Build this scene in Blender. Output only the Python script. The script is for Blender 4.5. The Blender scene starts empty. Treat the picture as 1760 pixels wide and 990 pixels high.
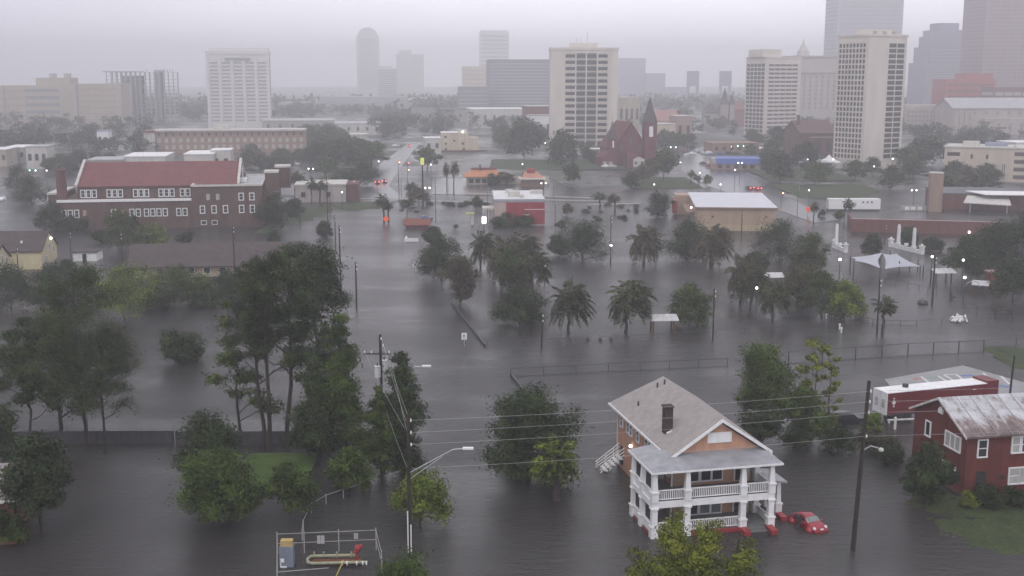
import bpy, bmesh, math, random
import numpy as np
from mathutils import Vector, Matrix
R = math.radians
SC = bpy.context.scene
COL = SC.collection
# ------------------------------------------------------------------ camera
CAMH, FPX = 40.0, 2000.0
PITCH = math.atan(365 / FPX)
cam = bpy.data.cameras.new('camera'); cam.sensor_width = 36; cam.lens = 36 * FPX / 1760
cam.clip_end = 20000; cam.clip_start = .5
co = bpy.data.objects.new('camera', cam); COL.objects.link(co)
co.location = (0, 0, CAMH); co.rotation_euler = (R(90) - PITCH, 0, 0)
SC.camera = co
# ------------------------------------------------------------------ sky, sun, exposure
SUN_EL, SUN_AZ = 52, 200                      # behind the camera, a little to the left
w = bpy.data.worlds.new('World'); SC.world = w; w.use_nodes = True
nt = w.node_tree; nt.nodes.clear()
def N(nt, t, **k):
    n = nt.nodes.new(t)
    for a, v in k.items():
        setattr(n, a, v)
    return n
out = N(nt, 'ShaderNodeOutputWorld'); bg = N(nt, 'ShaderNodeBackground'); bg.inputs['Strength'].default_value = .1
sky = N(nt, 'ShaderNodeTexSky', sky_type='NISHITA', sun_disc=False)
sky.sun_elevation = R(SUN_EL); sky.sun_rotation = R(SUN_AZ); sky.dust_density = 4; sky.air_density = 1
tc = N(nt, 'ShaderNodeTexCoord'); sep = N(nt, 'ShaderNodeSeparateXYZ')
nt.links.new(tc.outputs['Generated'], sep.inputs[0])
# overcast deck: pale near the horizon ahead, heavier towards the zenith and to the left
rz = N(nt, 'ShaderNodeValToRGB'); rz.color_ramp.elements[0].position = 0
rz.color_ramp.elements[0].color = (.88, .87, .95, 1)
rz.color_ramp.elements[1].position = 1; rz.color_ramp.elements[1].color = (.64, .63, .68, 1)
for p_, c_ in ((.055, .86), (.11, .82), (.25, .66), (.5, .60)):
    e = rz.color_ramp.elements.new(p_); e.color = (c_ * .978, c_ * .970, c_ * 1.045, 1)
nt.links.new(sep.outputs['Z'], rz.inputs[0])
rx = N(nt, 'ShaderNodeValToRGB'); rx.color_ramp.elements[0].position = .26
rx.color_ramp.elements[0].color = (.56, .555, .60, 1)
rx.color_ramp.elements[1].position = .80; rx.color_ramp.elements[1].color = (.72, .70, .74, 1)
e = rx.color_ramp.elements.new(.47); e.color = (1, 1, 1, 1)
e = rx.color_ramp.elements.new(.58); e.color = (1, 1, 1, 1)
mx = N(nt, 'ShaderNodeMath', operation='MULTIPLY_ADD'); mx.inputs[1].default_value = .5; mx.inputs[2].default_value = .5
nt.links.new(sep.outputs['X'], mx.inputs[0]); nt.links.new(mx.outputs[0], rx.inputs[0])
no = N(nt, 'ShaderNodeTexNoise'); no.inputs['Scale'].default_value = 3.5; no.inputs['Detail'].default_value = 5
mp = N(nt, 'ShaderNodeMapping'); mp.inputs['Scale'].default_value = (1, 1, 3.2)
nt.links.new(tc.outputs['Generated'], mp.inputs[0]); nt.links.new(mp.outputs[0], no.inputs['Vector'])
rn = N(nt, 'ShaderNodeMapRange'); rn.inputs['From Min'].default_value = .3; rn.inputs['From Max'].default_value = .7
rn.inputs['To Min'].default_value = .92; rn.inputs['To Max'].default_value = 1.06
nt.links.new(no.outputs['Fac'], rn.inputs['Value'])
def vmul(a, b):
    m = N(nt, 'ShaderNodeVectorMath', operation='MULTIPLY'); nt.links.new(a, m.inputs[0])
    if isinstance(b, tuple): m.inputs[1].default_value = b
    else: nt.links.new(b, m.inputs[1])
    return m.outputs[0]
deck = vmul(vmul(rz.outputs[0], rx.outputs[0]), rn.outputs[0])
SKYGAIN = 14.5
deck = vmul(deck, (SKYGAIN,) * 3)
hs = N(nt, 'ShaderNodeHueSaturation'); hs.inputs['Saturation'].default_value = .12
nt.links.new(sky.outputs[0], hs.inputs['Color'])
mixs = N(nt, 'ShaderNodeMix', data_type='RGBA'); mixs.inputs['Factor'].default_value = .9
nt.links.new(hs.outputs[0], mixs.inputs['A']); nt.links.new(deck, mixs.inputs['B'])
nt.links.new(mixs.outputs['Result'], bg.inputs['Color']); nt.links.new(bg.outputs[0], out.inputs[0])
sl = bpy.data.lights.new('sun', 'SUN'); sl.energy = .55; sl.angle = R(28); sl.color = (1, .97, .93)
so = bpy.data.objects.new('sun', sl); COL.objects.link(so)
so.rotation_euler = (R(90 - SUN_EL), 0, R(180 - SUN_AZ)); so.location = (0, -50, 300)
SC.view_settings.view_transform = 'Standard'; SC.view_settings.look = 'None'
SC.view_settings.gamma = 1; SC.view_settings.use_curve_mapping = False
SC.view_settings.exposure = .5
SC.render.engine = 'CYCLES'
SC.cycles.use_denoising = True
SC.cycles.max_bounces = 8; SC.cycles.diffuse_bounces = 2; SC.cycles.glossy_bounces = 2
SC.cycles.transmission_bounces = 2; SC.cycles.transparent_max_bounces = 6; SC.cycles.volume_bounces = 6
HAZE_DENSITY = .0007
# ------------------------------------------------------------------ place on the ground what the photograph shows
def ray(u, v):
    dx = (u - 880) / FPX; dy = (495 - v) / FPX
    return dx, math.cos(PITCH) + dy * math.sin(PITCH), -math.sin(PITCH) + dy * math.cos(PITCH)
def G(u, v, z=0.):
    r = ray(u, v); t = (z - CAMH) / r[2]
    return Vector((r[0] * t, r[1] * t, z))
def Zat(v, Y):
    r = ray(880, v); return CAMH + r[2] / r[1] * Y
def XY(u, v, Y):
    r = ray(u, v); return Vector((r[0] / r[1] * Y, Y, CAMH + r[2] / r[1] * Y))
def vat(Y, z=0.):
    d = Y * math.cos(PITCH) - (z - CAMH) * math.sin(PITCH); y = Y * math.sin(PITCH) + (z - CAMH) * math.cos(PITCH)
    return 495 - FPX * y / d
def mpp(Y):                                   # metres per photo pixel at distance Y, ground level
    return (Y * math.cos(PITCH) + CAMH * math.sin(PITCH)) / FPX
GRID = R(12.5)                                # the town's street grid
# ------------------------------------------------------------------ materials
MATS = {}
def M(name, col, rough=.75, var=.18, scale=1.2, spec=.3, streak=0., bump=0., metal=0., emit=None, es=0., fine=0., rnd=0.):
    if name in MATS: return MATS[name]
    m = bpy.data.materials.new(name); m.use_nodes = True; t = m.node_tree
    b = t.nodes['Principled BSDF']
    b.inputs['Roughness'].default_value = rough; b.inputs['Metallic'].default_value = metal
    b.inputs['Specular IOR Level'].default_value = spec
    tc = N(t, 'ShaderNodeTexCoord')
    n = N(t, 'ShaderNodeTexNoise'); n.inputs['Scale'].default_value = scale; n.inputs['Detail'].default_value = 6
    n.inputs['Roughness'].default_value = .65
    t.links.new(tc.outputs['Object'], n.inputs['Vector'])
    r = N(t, 'ShaderNodeMapRange'); r.inputs['From Min'].default_value = .3; r.inputs['From Max'].default_value = .7
    r.inputs['To Min'].default_value = 1 - var; r.inputs['To Max'].default_value = 1 + var
    t.links.new(n.outputs['Fac'], r.inputs['Value'])
    fac = r.outputs[0]
    def mul(a, c):
        q = N(t, 'ShaderNodeMath', operation='MULTIPLY'); t.links.new(a, q.inputs[0]); t.links.new(c, q.inputs[1]); return q.outputs[0]
    if streak:
        mp = N(t, 'ShaderNodeMapping'); mp.inputs['Scale'].default_value = (1, 1, .08)
        t.links.new(tc.outputs['Object'], mp.inputs[0])
        n2 = N(t, 'ShaderNodeTexNoise'); n2.inputs['Scale'].default_value = scale * 1.7; n2.inputs['Detail'].default_value = 4
        t.links.new(mp.outputs[0], n2.inputs['Vector'])
        r2 = N(t, 'ShaderNodeMapRange'); r2.inputs['From Min'].default_value = .35; r2.inputs['From Max'].default_value = .65
        r2.inputs['To Min'].default_value = 1 - streak; r2.inputs['To Max'].default_value = 1 + streak * .4
        t.links.new(n2.outputs['Fac'], r2.inputs['Value']); fac = mul(fac, r2.outputs[0])
    if fine:
        n3 = N(t, 'ShaderNodeTexNoise'); n3.inputs['Scale'].default_value = scale * 12; n3.inputs['Detail'].default_value = 2
        t.links.new(tc.outputs['Object'], n3.inputs['Vector'])
        r3 = N(t, 'ShaderNodeMapRange'); r3.inputs['From Min'].default_value = .3; r3.inputs['From Max'].default_value = .7
        r3.inputs['To Min'].default_value = 1 - fine; r3.inputs['To Max'].default_value = 1 + fine
        t.links.new(n3.outputs['Fac'], r3.inputs['Value']); fac = mul(fac, r3.outputs[0])
    if rnd:
        oi = N(t, 'ShaderNodeObjectInfo')
        r4 = N(t, 'ShaderNodeMapRange'); r4.inputs['To Min'].default_value = 1 - rnd; r4.inputs['To Max'].default_value = 1 + rnd
        t.links.new(oi.outputs['Random'], r4.inputs['Value']); fac = mul(fac, r4.outputs[0])
    vm = N(t, 'ShaderNodeVectorMath', operation='SCALE'); vm.inputs[0].default_value = col
    t.links.new(fac, vm.inputs['Scale']); t.links.new(vm.outputs[0], b.inputs['Base Color'])
    if bump:
        bp = N(t, 'ShaderNodeBump'); bp.inputs['Strength'].default_value = bump; bp.inputs['Distance'].default_value = .05
        t.links.new(n.outputs['Fac'], bp.inputs['Height']); t.links.new(bp.outputs[0], b.inputs['Normal'])
    if emit:
        b.inputs['Emission Color'].default_value = (*emit, 1); b.inputs['Emission Strength'].default_value = es
    MATS[name] = m; return m
white = M('white_paint', (.80, .80, .80), .55, .06, streak=.08)
trimw = M('white_trim', (.78, .78, .77), .5, .05)
dirtyw = M('weathered_white', (.62, .61, .58), .7, .15, streak=.25)
glass = M('window_glass', (.03, .033, .036), .08, .3, 3, spec=.6)
glassd = M('dark_opening', (.035, .033, .032), .5, .3, 2)
glassg = M('curtain_wall_glass', (.16, .18, .21), .15, .2, .4, spec=.5)
blind = M('pale_blind', (.38, .38, .36), .6, .2)
asph = M('wet_asphalt', (.055, .055, .057), .22, .25, .15, spec=.5, fine=.1)
conc = M('concrete', (.36, .35, .33), .8, .15, .7, streak=.15)
concp = M('pale_concrete', (.55, .53, .49), .75, .1, .4, streak=.12)
cream = M('cream_wall', (.60, .52, .40), .8, .1, .5, streak=.15)
beige = M('beige_panel', (.42, .37, .30), .8, .12, .3, streak=.1)
brick = M('red_brick', (.17, .075, .062), .85, .2, .8, streak=.18, fine=.15)
brickd = M('dark_brick', (.13, .062, .055), .85, .25, .5, streak=.25, fine=.15)
brickb = M('brown_brick', (.30, .20, .15), .85, .15, .6, streak=.12, fine=.1)
rooff = M('flat_grey_roof', (.38, .38, .39), .5, .2, .35)
roofd = M('dark_shingle', (.075, .06, .06), .8, .25, .6, fine=.15)
rust = M('rust_metal', (.16, .06, .03), .7, .3, 3)
metal = M('galvanised_steel', (.42, .43, .44), .4, .15, 3, metal=.5)
darkm = M('dark_steel', (.05, .05, .052), .5, .2, 3)
wood = M('creosoted_pole', (.035, .028, .024), .8, .35, 4, streak=.3)
woodf = M('dark_board_fence', (.06, .058, .062), .75, .25, 1.2, streak=.25)
grass = M('lawn_grass', (.038, .055, .018), .9, .45, .35, fine=.45, bump=.6)
redp = M('red_paint', (.33, .045, .05), .5, .12, 1, streak=.12)
redroof = M('red_shingle', (.17, .062, .062), .8, .15, .35, streak=.1, fine=.12)
lampw = M('lit_lamp', (.8, .8, .8), .4, .02, emit=(1, .96, .93), es=5)
lampr = M('lit_red_lamp', (.6, .05, .05), .4, .02, emit=(1, .10, .08), es=7)
lampo = M('lit_amber_lamp', (.7, .3, .1), .4, .02, emit=(1, .42, .2), es=6)
lampg = M('lit_green_lamp', (.4, .7, .65), .4, .02, emit=(.55, 1, .85), es=7)
orange = M('orange_sign_sheeting', (.75, .12, .04), .5, .06, emit=(1, .16, .06), es=.18)
# ------------------------------------------------------------------ mesh building
class MB:
    def __init__(s): s.v = []; s.f = []; s.m = []; s.mats = []
    def mi(s, m):
        if m is None: return 0
        if m not in s.mats: s.mats.append(m)
        return s.mats.index(m)
    def add(s, vs, fs, m=None):
        o = len(s.v); s.v += [tuple(q) for q in vs]; k = s.mi(m)
        for f in fs: s.f.append(tuple(i + o for i in f)); s.m.append(k)
    def box(s, x0, x1, y0, y1, z0, z1, m=None):
        s.add([(x0, y0, z0), (x1, y0, z0), (x1, y1, z0), (x0, y1, z0), (x0, y0, z1), (x1, y0, z1), (x1, y1, z1), (x0, y1, z1)],
              [(0, 3, 2, 1), (4, 5, 6, 7), (0, 1, 5, 4), (1, 2, 6, 5), (2, 3, 7, 6), (3, 0, 4, 7)], m); return s
    def cbox(s, c, d, m=None):
        return s.box(c[0] - d[0] / 2, c[0] + d[0] / 2, c[1] - d[1] / 2, c[1] + d[1] / 2, c[2] - d[2] / 2, c[2] + d[2] / 2, m)
    def taper(s, x, y, z0, z1, a0, a1, m=None):
        vs = [(x + i * a, y + j * a, z) for z, a in ((z0, a0), (z1, a1)) for i, j in ((-1, -1), (1, -1), (1, 1), (-1, 1))]
        s.add(vs, [(0, 3, 2, 1), (4, 5, 6, 7), (0, 1, 5, 4), (1, 2, 6, 5), (2, 3, 7, 6), (3, 0, 4, 7)], m); return s
    def prism(s, pts, ax, a0, a1, m=None):    # polygon pts in the plane of the other two axes, extruded along axis ax
        def P(p, a):
            return {'x': (a, p[0], p[1]), 'y': (p[0], a, p[1]), 'z': (p[0], p[1], a)}[ax]
        n = len(pts); vs = [P(p, a0) for p in pts] + [P(p, a1) for p in pts]
        s.add(vs, [tuple(range(n)), tuple(range(2 * n - 1, n - 1, -1))] + [(i, (i + 1) % n, n + (i + 1) % n, n + i) for i in range(n)], m); return s
    def tube(s, pts, r, n=6, m=None):
        pts = [Vector(p) for p in pts]; rr = r if isinstance(r, (list, tuple)) else [r] * len(pts)
        vs = []; fs = []
        for i, p in enumerate(pts):
            d = (pts[min(i + 1, len(pts) - 1)] - pts[max(i - 1, 0)]).normalized()
            a = d.cross(Vector((0, 0, 1)) if abs(d.z) < .9 else Vector((1, 0, 0))).normalized(); b = d.cross(a)
            for k in range(n):
                t = 2 * math.pi * k / n; vs.append(p + (a * math.cos(t) + b * math.sin(t)) * rr[i])
        for i in range(len(pts) - 1):
            for k in range(n):
                fs.append((i * n + k, i * n + (k + 1) % n, (i + 1) * n + (k + 1) % n, (i + 1) * n + k))
        fs.append(tuple(range(n))[::-1]); fs.append(tuple(range((len(pts) - 1) * n, len(pts) * n)))
        s.add(vs, fs, m); return s
    def ball(s, c, r, m=None, n=8, sz=1.):
        vs = [(c[0], c[1], c[2] - r * sz)]; k = n // 2
        for i in range(1, k):
            t = -math.pi / 2 + math.pi * i / k
            for j in range(n):
                a = 2 * math.pi * j / n; vs.append((c[0] + r * math.cos(t) * math.cos(a), c[1] + r * math.cos(t) * math.sin(a), c[2] + r * sz * math.sin(t)))
        vs.append((c[0], c[1], c[2] + r * sz)); L = len(vs) - 1; fs = []
        for j in range(n):
            fs.append((0, 1 + (j + 1) % n, 1 + j)); fs.append((L, L - n + j, L - n + (j + 1) % n))
        for i in range(k - 2):
            for j in range(n):
                a = 1 + i * n; fs.append((a + j, a + (j + 1) % n, a + n + (j + 1) % n, a + n + j))
        s.add(vs, fs, m); return s
    def gable(s, x0, x1, y0, y1, z0, ze, zr, ax='x', m=None):     # walls with gable ends, ridge along ax
        if ax == 'x':
            s.prism([(y0, z0), (y1, z0), (y1, ze), ((y0 + y1) / 2, zr), (y0, ze)], 'x', x0, x1, m)
        else:
            s.prism([(x0, z0), (x1, z0), (x1, ze), ((x0 + x1) / 2, zr), (x0, ze)], 'y', y0, y1, m)
        return s
    def groof(s, x0, x1, y0, y1, ze, zr, t=.25, oh=.5, ax='x', m=None):  # two thick roof slopes over a gable
        if ax == 'y':
            c = (x0 + x1) / 2; sl = (zr - ze) / (c - x0); e = ze - oh * sl; d = t
            s.prism([(x0 - oh, e + .01), (c, zr + .01), (x1 + oh, e + .01), (x1 + oh, e + d), (c, zr + d), (x0 - oh, e + d)], 'y', y0 - oh, y1 + oh, m)
        else:
            c = (y0 + y1) / 2; sl = (zr - ze) / (c - y0); e = ze - oh * sl; d = t
            s.prism([(y0 - oh, e + .01), (c, zr + .01), (y1 + oh, e + .01), (y1 + oh, e + d), (c, zr + d), (y0 - oh, e + d)], 'x', x0 - oh, x1 + oh, m)
        return s
    def mesh(s, name):
        me = bpy.data.meshes.new(name); me.from_pydata(s.v, [], s.f)
        for m in s.mats: me.materials.append(m)
        me.polygons.foreach_set('material_index', s.m)
        bm = bmesh.new(); bm.from_mesh(me); bmesh.ops.recalc_face_normals(bm, faces=bm.faces); bm.to_mesh(me); bm.free()
        return me
    def build(s, name, m=None, parent=None, smooth=False):
        if m is not None and not s.mats: s.mats = [m]
        return mobj(name, s.mesh(name), parent, smooth)
def mobj(name, me, parent=None, smooth=False):
    o = bpy.data.objects.new(name, me); COL.objects.link(o)
    if smooth: me.polygons.foreach_set('use_smooth', [True] * len(me.polygons))
    if parent is not None: o.parent = parent
    return o
def tag(o, label=None, cat=None, group=None, kind=None):
    if label: o['label'] = label
    if cat: o['category'] = cat
    if group: o['group'] = group
    if kind: o['kind'] = kind
    return o
def thing(name, label, cat, loc=(0, 0, 0), rz=0., group=None):
    o = bpy.data.objects.new(name, None); COL.objects.link(o); o.empty_display_size = .5
    o.location = loc; o.rotation_euler = (0, 0, rz)
    return tag(o, label, cat, group)
def copy_tree(o, parent=None):
    c = o.copy(); COL.objects.link(c)
    if parent is not None: c.parent = parent
    for ch in list(o.children): copy_tree(ch, c)
    return c
WMESH = {}
def window(par, face, a, z, ww, wh, pos=0., m=glass, fm=None, fw=.12, name='window', mull=0, sash=False):
    """one window on a wall: face front (normal -y at y=pos), back, left (normal -x at x=pos) or right"""
    key = (round(ww, 2), round(wh, 2), m.name, fm.name if fm else '', fw, mull, sash)
    if key not in WMESH:
        q = MB().box(-ww / 2, ww / 2, -.04, .04, -wh / 2, wh / 2, m); k = None
        if fm:
            k = MB()
            k.box(-ww / 2 - fw, ww / 2 + fw, -.10, .03, wh / 2, wh / 2 + fw, fm); k.box(-ww / 2 - fw, ww / 2 + fw, -.14, .03, -wh / 2 - fw, -wh / 2, fm)
            k.box(-ww / 2 - fw, -ww / 2, -.10, .03, -wh / 2, wh / 2, fm); k.box(ww / 2, ww / 2 + fw, -.10, .03, -wh / 2, wh / 2, fm)
            for i in range(mull):
                x = -ww / 2 + ww * (i + 1) / (mull + 1); k.box(x - fw / 2, x + fw / 2, -.09, .03, -wh / 2, wh / 2, fm)
            if sash: k.box(-ww / 2, ww / 2, -.07, .03, -.04, .04, fm)
            k = k.mesh('window')
        WMESH[key] = (q.mesh('pane' if fm else name), k)
    pm, km = WMESH[key]
    o = mobj(name, km if km else pm, par)
    o.location = {'front': (a, pos, z), 'back': (a, pos, z), 'left': (pos, a, z), 'right': (pos, a, z)}[face]
    o.rotation_euler = (0, 0, {'front': 0, 'back': math.pi, 'left': -math.pi / 2, 'right': math.pi / 2}[face])
    if km: mobj('pane', pm, o)
    return o
def strip(pts, name, m, z=None, group=None, kind='structure'):   # a flat sheet on the ground
    vs = [(p[0], p[1], p[2] if z is None else z) for p in pts]
    me = bpy.data.meshes.new(name); me.from_pydata(vs, [], [tuple(range(len(vs)))]); me.materials.append(m)
    bm = bmesh.new(); bm.from_mesh(me); bmesh.ops.triangulate(bm, faces=bm.faces); bmesh.ops.recalc_face_normals(bm, faces=bm.faces)
    if sum(f.normal.z * f.calc_area() for f in bm.faces) < 0: bmesh.ops.reverse_faces(bm, faces=bm.faces)
    bm.to_mesh(me); bm.free()
    o = mobj(name, me); o['kind'] = kind; return o
# ================================================================== SETTING: ground, water, lawns, roads, haze
def ground_mat():
    m = bpy.data.materials.new('wet_ground'); m.use_nodes = True; t = m.node_tree; b = t.nodes['Principled BSDF']
    tc = N(t, 'ShaderNodeTexCoord'); n = N(t, 'ShaderNodeTexNoise'); n.inputs['Scale'].default_value = .02; n.inputs['Detail'].default_value = 8
    t.links.new(tc.outputs['Object'], n.inputs['Vector'])
    r = N(t, 'ShaderNodeValToRGB'); r.color_ramp.elements[0].position = .42; r.color_ramp.elements[0].color = (.075, .075, .076, 1)
    r.color_ramp.elements[1].position = .6; r.color_ramp.elements[1].color = (.05, .055, .035, 1)
    t.links.new(n.outputs['Fac'], r.inputs[0]); t.links.new(r.outputs[0], b.inputs['Base Color'])
    r2 = N(t, 'ShaderNodeMapRange'); r2.inputs['From Min'].default_value = .42; r2.inputs['From Max'].default_value = .6
    r2.inputs['To Min'].default_value = .25; r2.inputs['To Max'].default_value = .8
    t.links.new(n.outputs['Fac'], r2.inputs['Value']); t.links.new(r2.outputs[0], b.inputs['Roughness'])
    return m
def water_mat():
    m = bpy.data.materials.new('flood_water'); m.use_nodes = True; t = m.node_tree; b = t.nodes['Principled BSDF']
    b.inputs['Base Color'].default_value = (.040, .038, .037, 1); b.inputs['IOR'].default_value = 1.333
    b.inputs['Roughness'].default_value = .09
    tc = N(t, 'ShaderNodeTexCoord')
    def noise(sc, rot, sx, sy, det, rough=.55):
        mp = N(t, 'ShaderNodeMapping'); mp.inputs['Rotation'].default_value = (0, 0, R(rot)); mp.inputs['Scale'].default_value = (sx, sy, 1)
        n = N(t, 'ShaderNodeTexNoise'); n.inputs['Scale'].default_value = sc; n.inputs['Detail'].default_value = det; n.inputs['Roughness'].default_value = rough
        t.links.new(tc.outputs['Object'], mp.inputs[0]); t.links.new(mp.outputs[0], n.inputs['Vector']); return n.outputs['Fac']
    def math_(op, a, b):
        q = N(t, 'ShaderNodeMath', operation=op)
        for i, k in enumerate((a, b)):
            if isinstance(k, (int, float)): q.inputs[i].default_value = k
            else: t.links.new(k, q.inputs[i])
        return q.outputs[0]
    a = noise(.9, 20, .5, 1.5, 4, .6); c = noise(3.6, -25, .55, 1.3, 3); gust = noise(.03, 10, 1, 2.2, 4)
    g = N(t, 'ShaderNodeMapRange'); g.inputs['From Min'].default_value = .38; g.inputs['From Max'].default_value = .62
    g.inputs['To Min'].default_value = .35; g.inputs['To Max'].default_value = 1.25; t.links.new(gust, g.inputs['Value'])
    h = math_('ADD', math_('MULTIPLY', a, 1.), math_('MULTIPLY', c, .7)); h = math_('MULTIPLY', h, g.outputs[0])
    bp = N(t, 'ShaderNodeBump'); bp.inputs['Strength'].default_value = 1; bp.inputs['Distance'].default_value = .19
    t.links.new(h, bp.inputs['Height']); t.links.new(bp.outputs[0], b.inputs['Normal'])
    rr = N(t, 'ShaderNodeMapRange'); rr.inputs['From Min'].default_value = .35; rr.inputs['From Max'].default_value = .65
    rr.inputs['To Min'].default_value = .12; rr.inputs['To Max'].default_value = .27; t.links.new(gust, rr.inputs['Value'])
    t.links.new(rr.outputs[0], b.inputs['Roughness'])
    return m
def gheight(x, y):
    f = min(max((y - 330) / 60, 0), 1); z = -.6 + f * .58
    z += .10 * math.sin(x * .043 + 1) * math.sin(y * .031) * f
    if y > 560: z += min((y - 560) / 60, 1) * .25
    return z
mbg = MB(); ys = [-60, 40, 120, 200, 260, 300] + list(range(330, 700, 12)) + [720, 800, 1000, 1400, 2000, 3000, 4200]
xs = [-3000, -2000, -1000, -600] + list(range(-420, 421, 20)) + [600, 1000, 2000, 3000]
vs = [(x, y, gheight(x, y)) for y in ys for x in xs]; nx = len(xs)
mbg.add(vs, [(j * nx + i, j * nx + i + 1, (j + 1) * nx + i + 1, (j + 1) * nx + i) for j in range(len(ys) - 1) for i in range(nx - 1)], ground_mat())
gr = mbg.build('ground'); gr['kind'] = 'structure'
wm = water_mat()
wt = strip([(-700, -60, 0), (700, -60, 0), (700, 640, 0), (-700, 640, 0)], 'water', wm)
def lawn(px, z=.12, name='lawn', m=grass):
    """an uneven grass bank whose ragged rim dips under the water"""
    P = [(q.x, q.y) for q in (G(u, v, 0) for u, v in px)]; n = len(P)
    x0, x1 = min(p[0] for p in P), max(p[0] for p in P); y0, y1 = min(p[1] for p in P), max(p[1] for p in P)
    st = max(.45, max(x1 - x0, y1 - y0) / 70); nx_ = int((x1 - x0) / st) + 2; ny_ = int((y1 - y0) / st) + 2
    rr = random.Random(int(px[0][0] * 7 + px[0][1])); ph = [rr.uniform(0, 6.3) for _ in range(6)]
    def inside(x, y):
        c = False
        for i in range(n):
            (ax, ay), (bx, by) = P[i], P[i - 1]
            if (ay > y) != (by > y) and x < (bx - ax) * (y - ay) / (by - ay) + ax: c = not c
        return c
    def dist(x, y):
        d = 1e9
        for i in range(n):
            (ax, ay), (bx, by) = P[i], P[i - 1]; L = (bx - ax) ** 2 + (by - ay) ** 2; t = max(0, min(1, ((x - ax) * (bx - ax) + (y - ay) * (by - ay)) / L))
            d = min(d, math.hypot(x - ax - t * (bx - ax), y - ay - t * (by - ay)))
        return d
    vs = []; k = 1 / st
    for j in range(ny_):
        for i in range(nx_):
            x, y = x0 + i * st, y0 + j * st; d = dist(x, y) if inside(x, y) else -dist(x, y)
            w_ = math.sin(x * 1.9 + ph[0]) * math.sin(y * 1.3 + ph[1]) * .5 + math.sin(x * .7 + y * .5 + ph[2]) * .6 + math.sin(x * 4.3 * min(1, k) + ph[3]) * math.sin(y * 3.7 * min(1, k) + ph[4]) * .35 + rr.uniform(-.3, .3)
            vs.append((x, y, max(-.55 if z < .2 else -.2, min(z + .05, z * .2 + d * .035 + w_ * .075 * (1 if z < .2 else .5) + (z - .12)))))
    me = bpy.data.meshes.new(name); me.from_pydata(vs, [], [(j * nx_ + i, j * nx_ + i + 1, (j + 1) * nx_ + i + 1, (j + 1) * nx_ + i) for j in range(ny_ - 1) for i in range(nx_ - 1)])
    me.materials.append(m); me.polygons.foreach_set('use_smooth', [True] * len(me.polygons)); o = mobj(name, me); o['kind'] = 'structure'; return o
grassb = M('bright_lawn_grass', (.062, .105, .022), .9, .4, .4, fine=.4, bump=.6)
lawn([(420, 792), (470, 782), (516, 790), (534, 812), (512, 834), (455, 840), (414, 824)], .2, m=grassb)
lawn([(1605, 905), (1670, 868), (1830, 862), (1830, 940), (1740, 955), (1660, 940)], .09)
lawn([(1560, 868), (1650, 838), (1800, 842), (1800, 868), (1640, 890)], .1)
lawn([(1690, 603), (1730, 598), (1800, 596), (1800, 652), (1748, 628)], .14)
lawn([(478, 372), (560, 352), (570, 362), (545, 372), (505, 384), (478, 388)], .14)
lawn([(440, 398), (470, 385), (505, 380), (480, 392), (455, 402)], .15)
lawn([(590, 348), (650, 349), (660, 356), (600, 362), (575, 358)], .16)
lawn([(845, 275), (1060, 277), (1060, 292), (845, 288)], .35)
lawn([(1070, 305), (1180, 307), (1185, 322), (1085, 325)], .35)
lawn([(1340, 318), (1480, 318), (1470, 334), (1420, 342), (1350, 330)], .3)
lawn([(560, 300), (610, 300), (600, 322), (540, 325)], .35)
lawn([(1300, 290), (1440, 300), (1440, 312), (1310, 305)], .4)
# the sports court / car park that stands just above the flood, with painted bays
court = M('court_concrete', (.21, .21, .215), .35, .2, .3, fine=.1)
strip([G(u, v, .05) for u, v in ((1520, 652), (1655, 628), (1800, 668), (1800, 720), (1560, 700))], 'court_pavement', court)
paintw = M('road_paint_white', (.62, .62, .6), .5, .2, 2); paintb = M('road_paint_blue', (.08, .14, .35), .5, .2, 2); paintr = M('road_paint_red', (.35, .12, .11), .5, .2, 2); paintg = M('road_paint_green', (.16, .28, .2), .5, .2, 2)
def line(u0, v0, u1, v1, wd, m, z=.056):
    a, b = G(u0, v0, z), G(u1, v1, z); d = (b - a).normalized(); n = Vector((-d.y, d.x, 0)) * wd / 2
    strip([a - n, b - n, b + n, a + n], 'court_marking', m)
for q in ((1583, 647, 1600, 660), (1612, 646, 1632, 658), (1622, 644, 1645, 657), (1643, 643, 1660, 656), (1690, 641, 1704, 656), (1720, 646, 1735, 660)):
    line(*q, .3, paintw)
line(1622, 644, 1645, 643, .3, paintw); line(1640, 657, 1662, 655.5, .3, paintw)
for q, m in (((1652, 646, 1672, 645), paintb), ((1598, 650, 1612, 648), paintg), ((1718, 662, 1740, 667), paintb), ((1570, 652, 1580, 650), paintr)):
    line(*q, .8, m, .0545)
# distant streets
def road(px, z):
    P = [G(u, v, z) for u, v in px]; P = [(p.x, p.y, max(gheight(p.x, p.y), 0) + .1) for p in P]; mb = MB(); n = len(P)
    mb.add(P + [(p[0], p[1], p[2] - .6) for p in P], [tuple(range(n)), tuple(range(2 * n - 1, n - 1, -1))] + [(i, (i + 1) % n, n + (i + 1) % n, n + i) for i in range(n)], asph)
    me = mb.mesh('road'); bm = bmesh.new(); bm.from_mesh(me); bmesh.ops.triangulate(bm, faces=bm.faces); bm.to_mesh(me); bm.free(); o = mobj('road', me); o['kind'] = 'structure'
road([(560, 345), (700, 345), (668, 318), (690, 285), (708, 262), (722, 247), (700, 247), (680, 262), (640, 290), (598, 318)], .34)
road([(1140, 250), (1168, 250), (1228, 275), (1290, 304), (1350, 338), (1448, 376), (1400, 381), (1300, 346), (1215, 318), (1160, 285)], .38)
road([(740, 300), (935, 300), (1000, 330), (1000, 338), (740, 332)], .36)
kerbm = M('kerb_concrete', (.42, .41, .39), .6, .15, 1)
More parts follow.
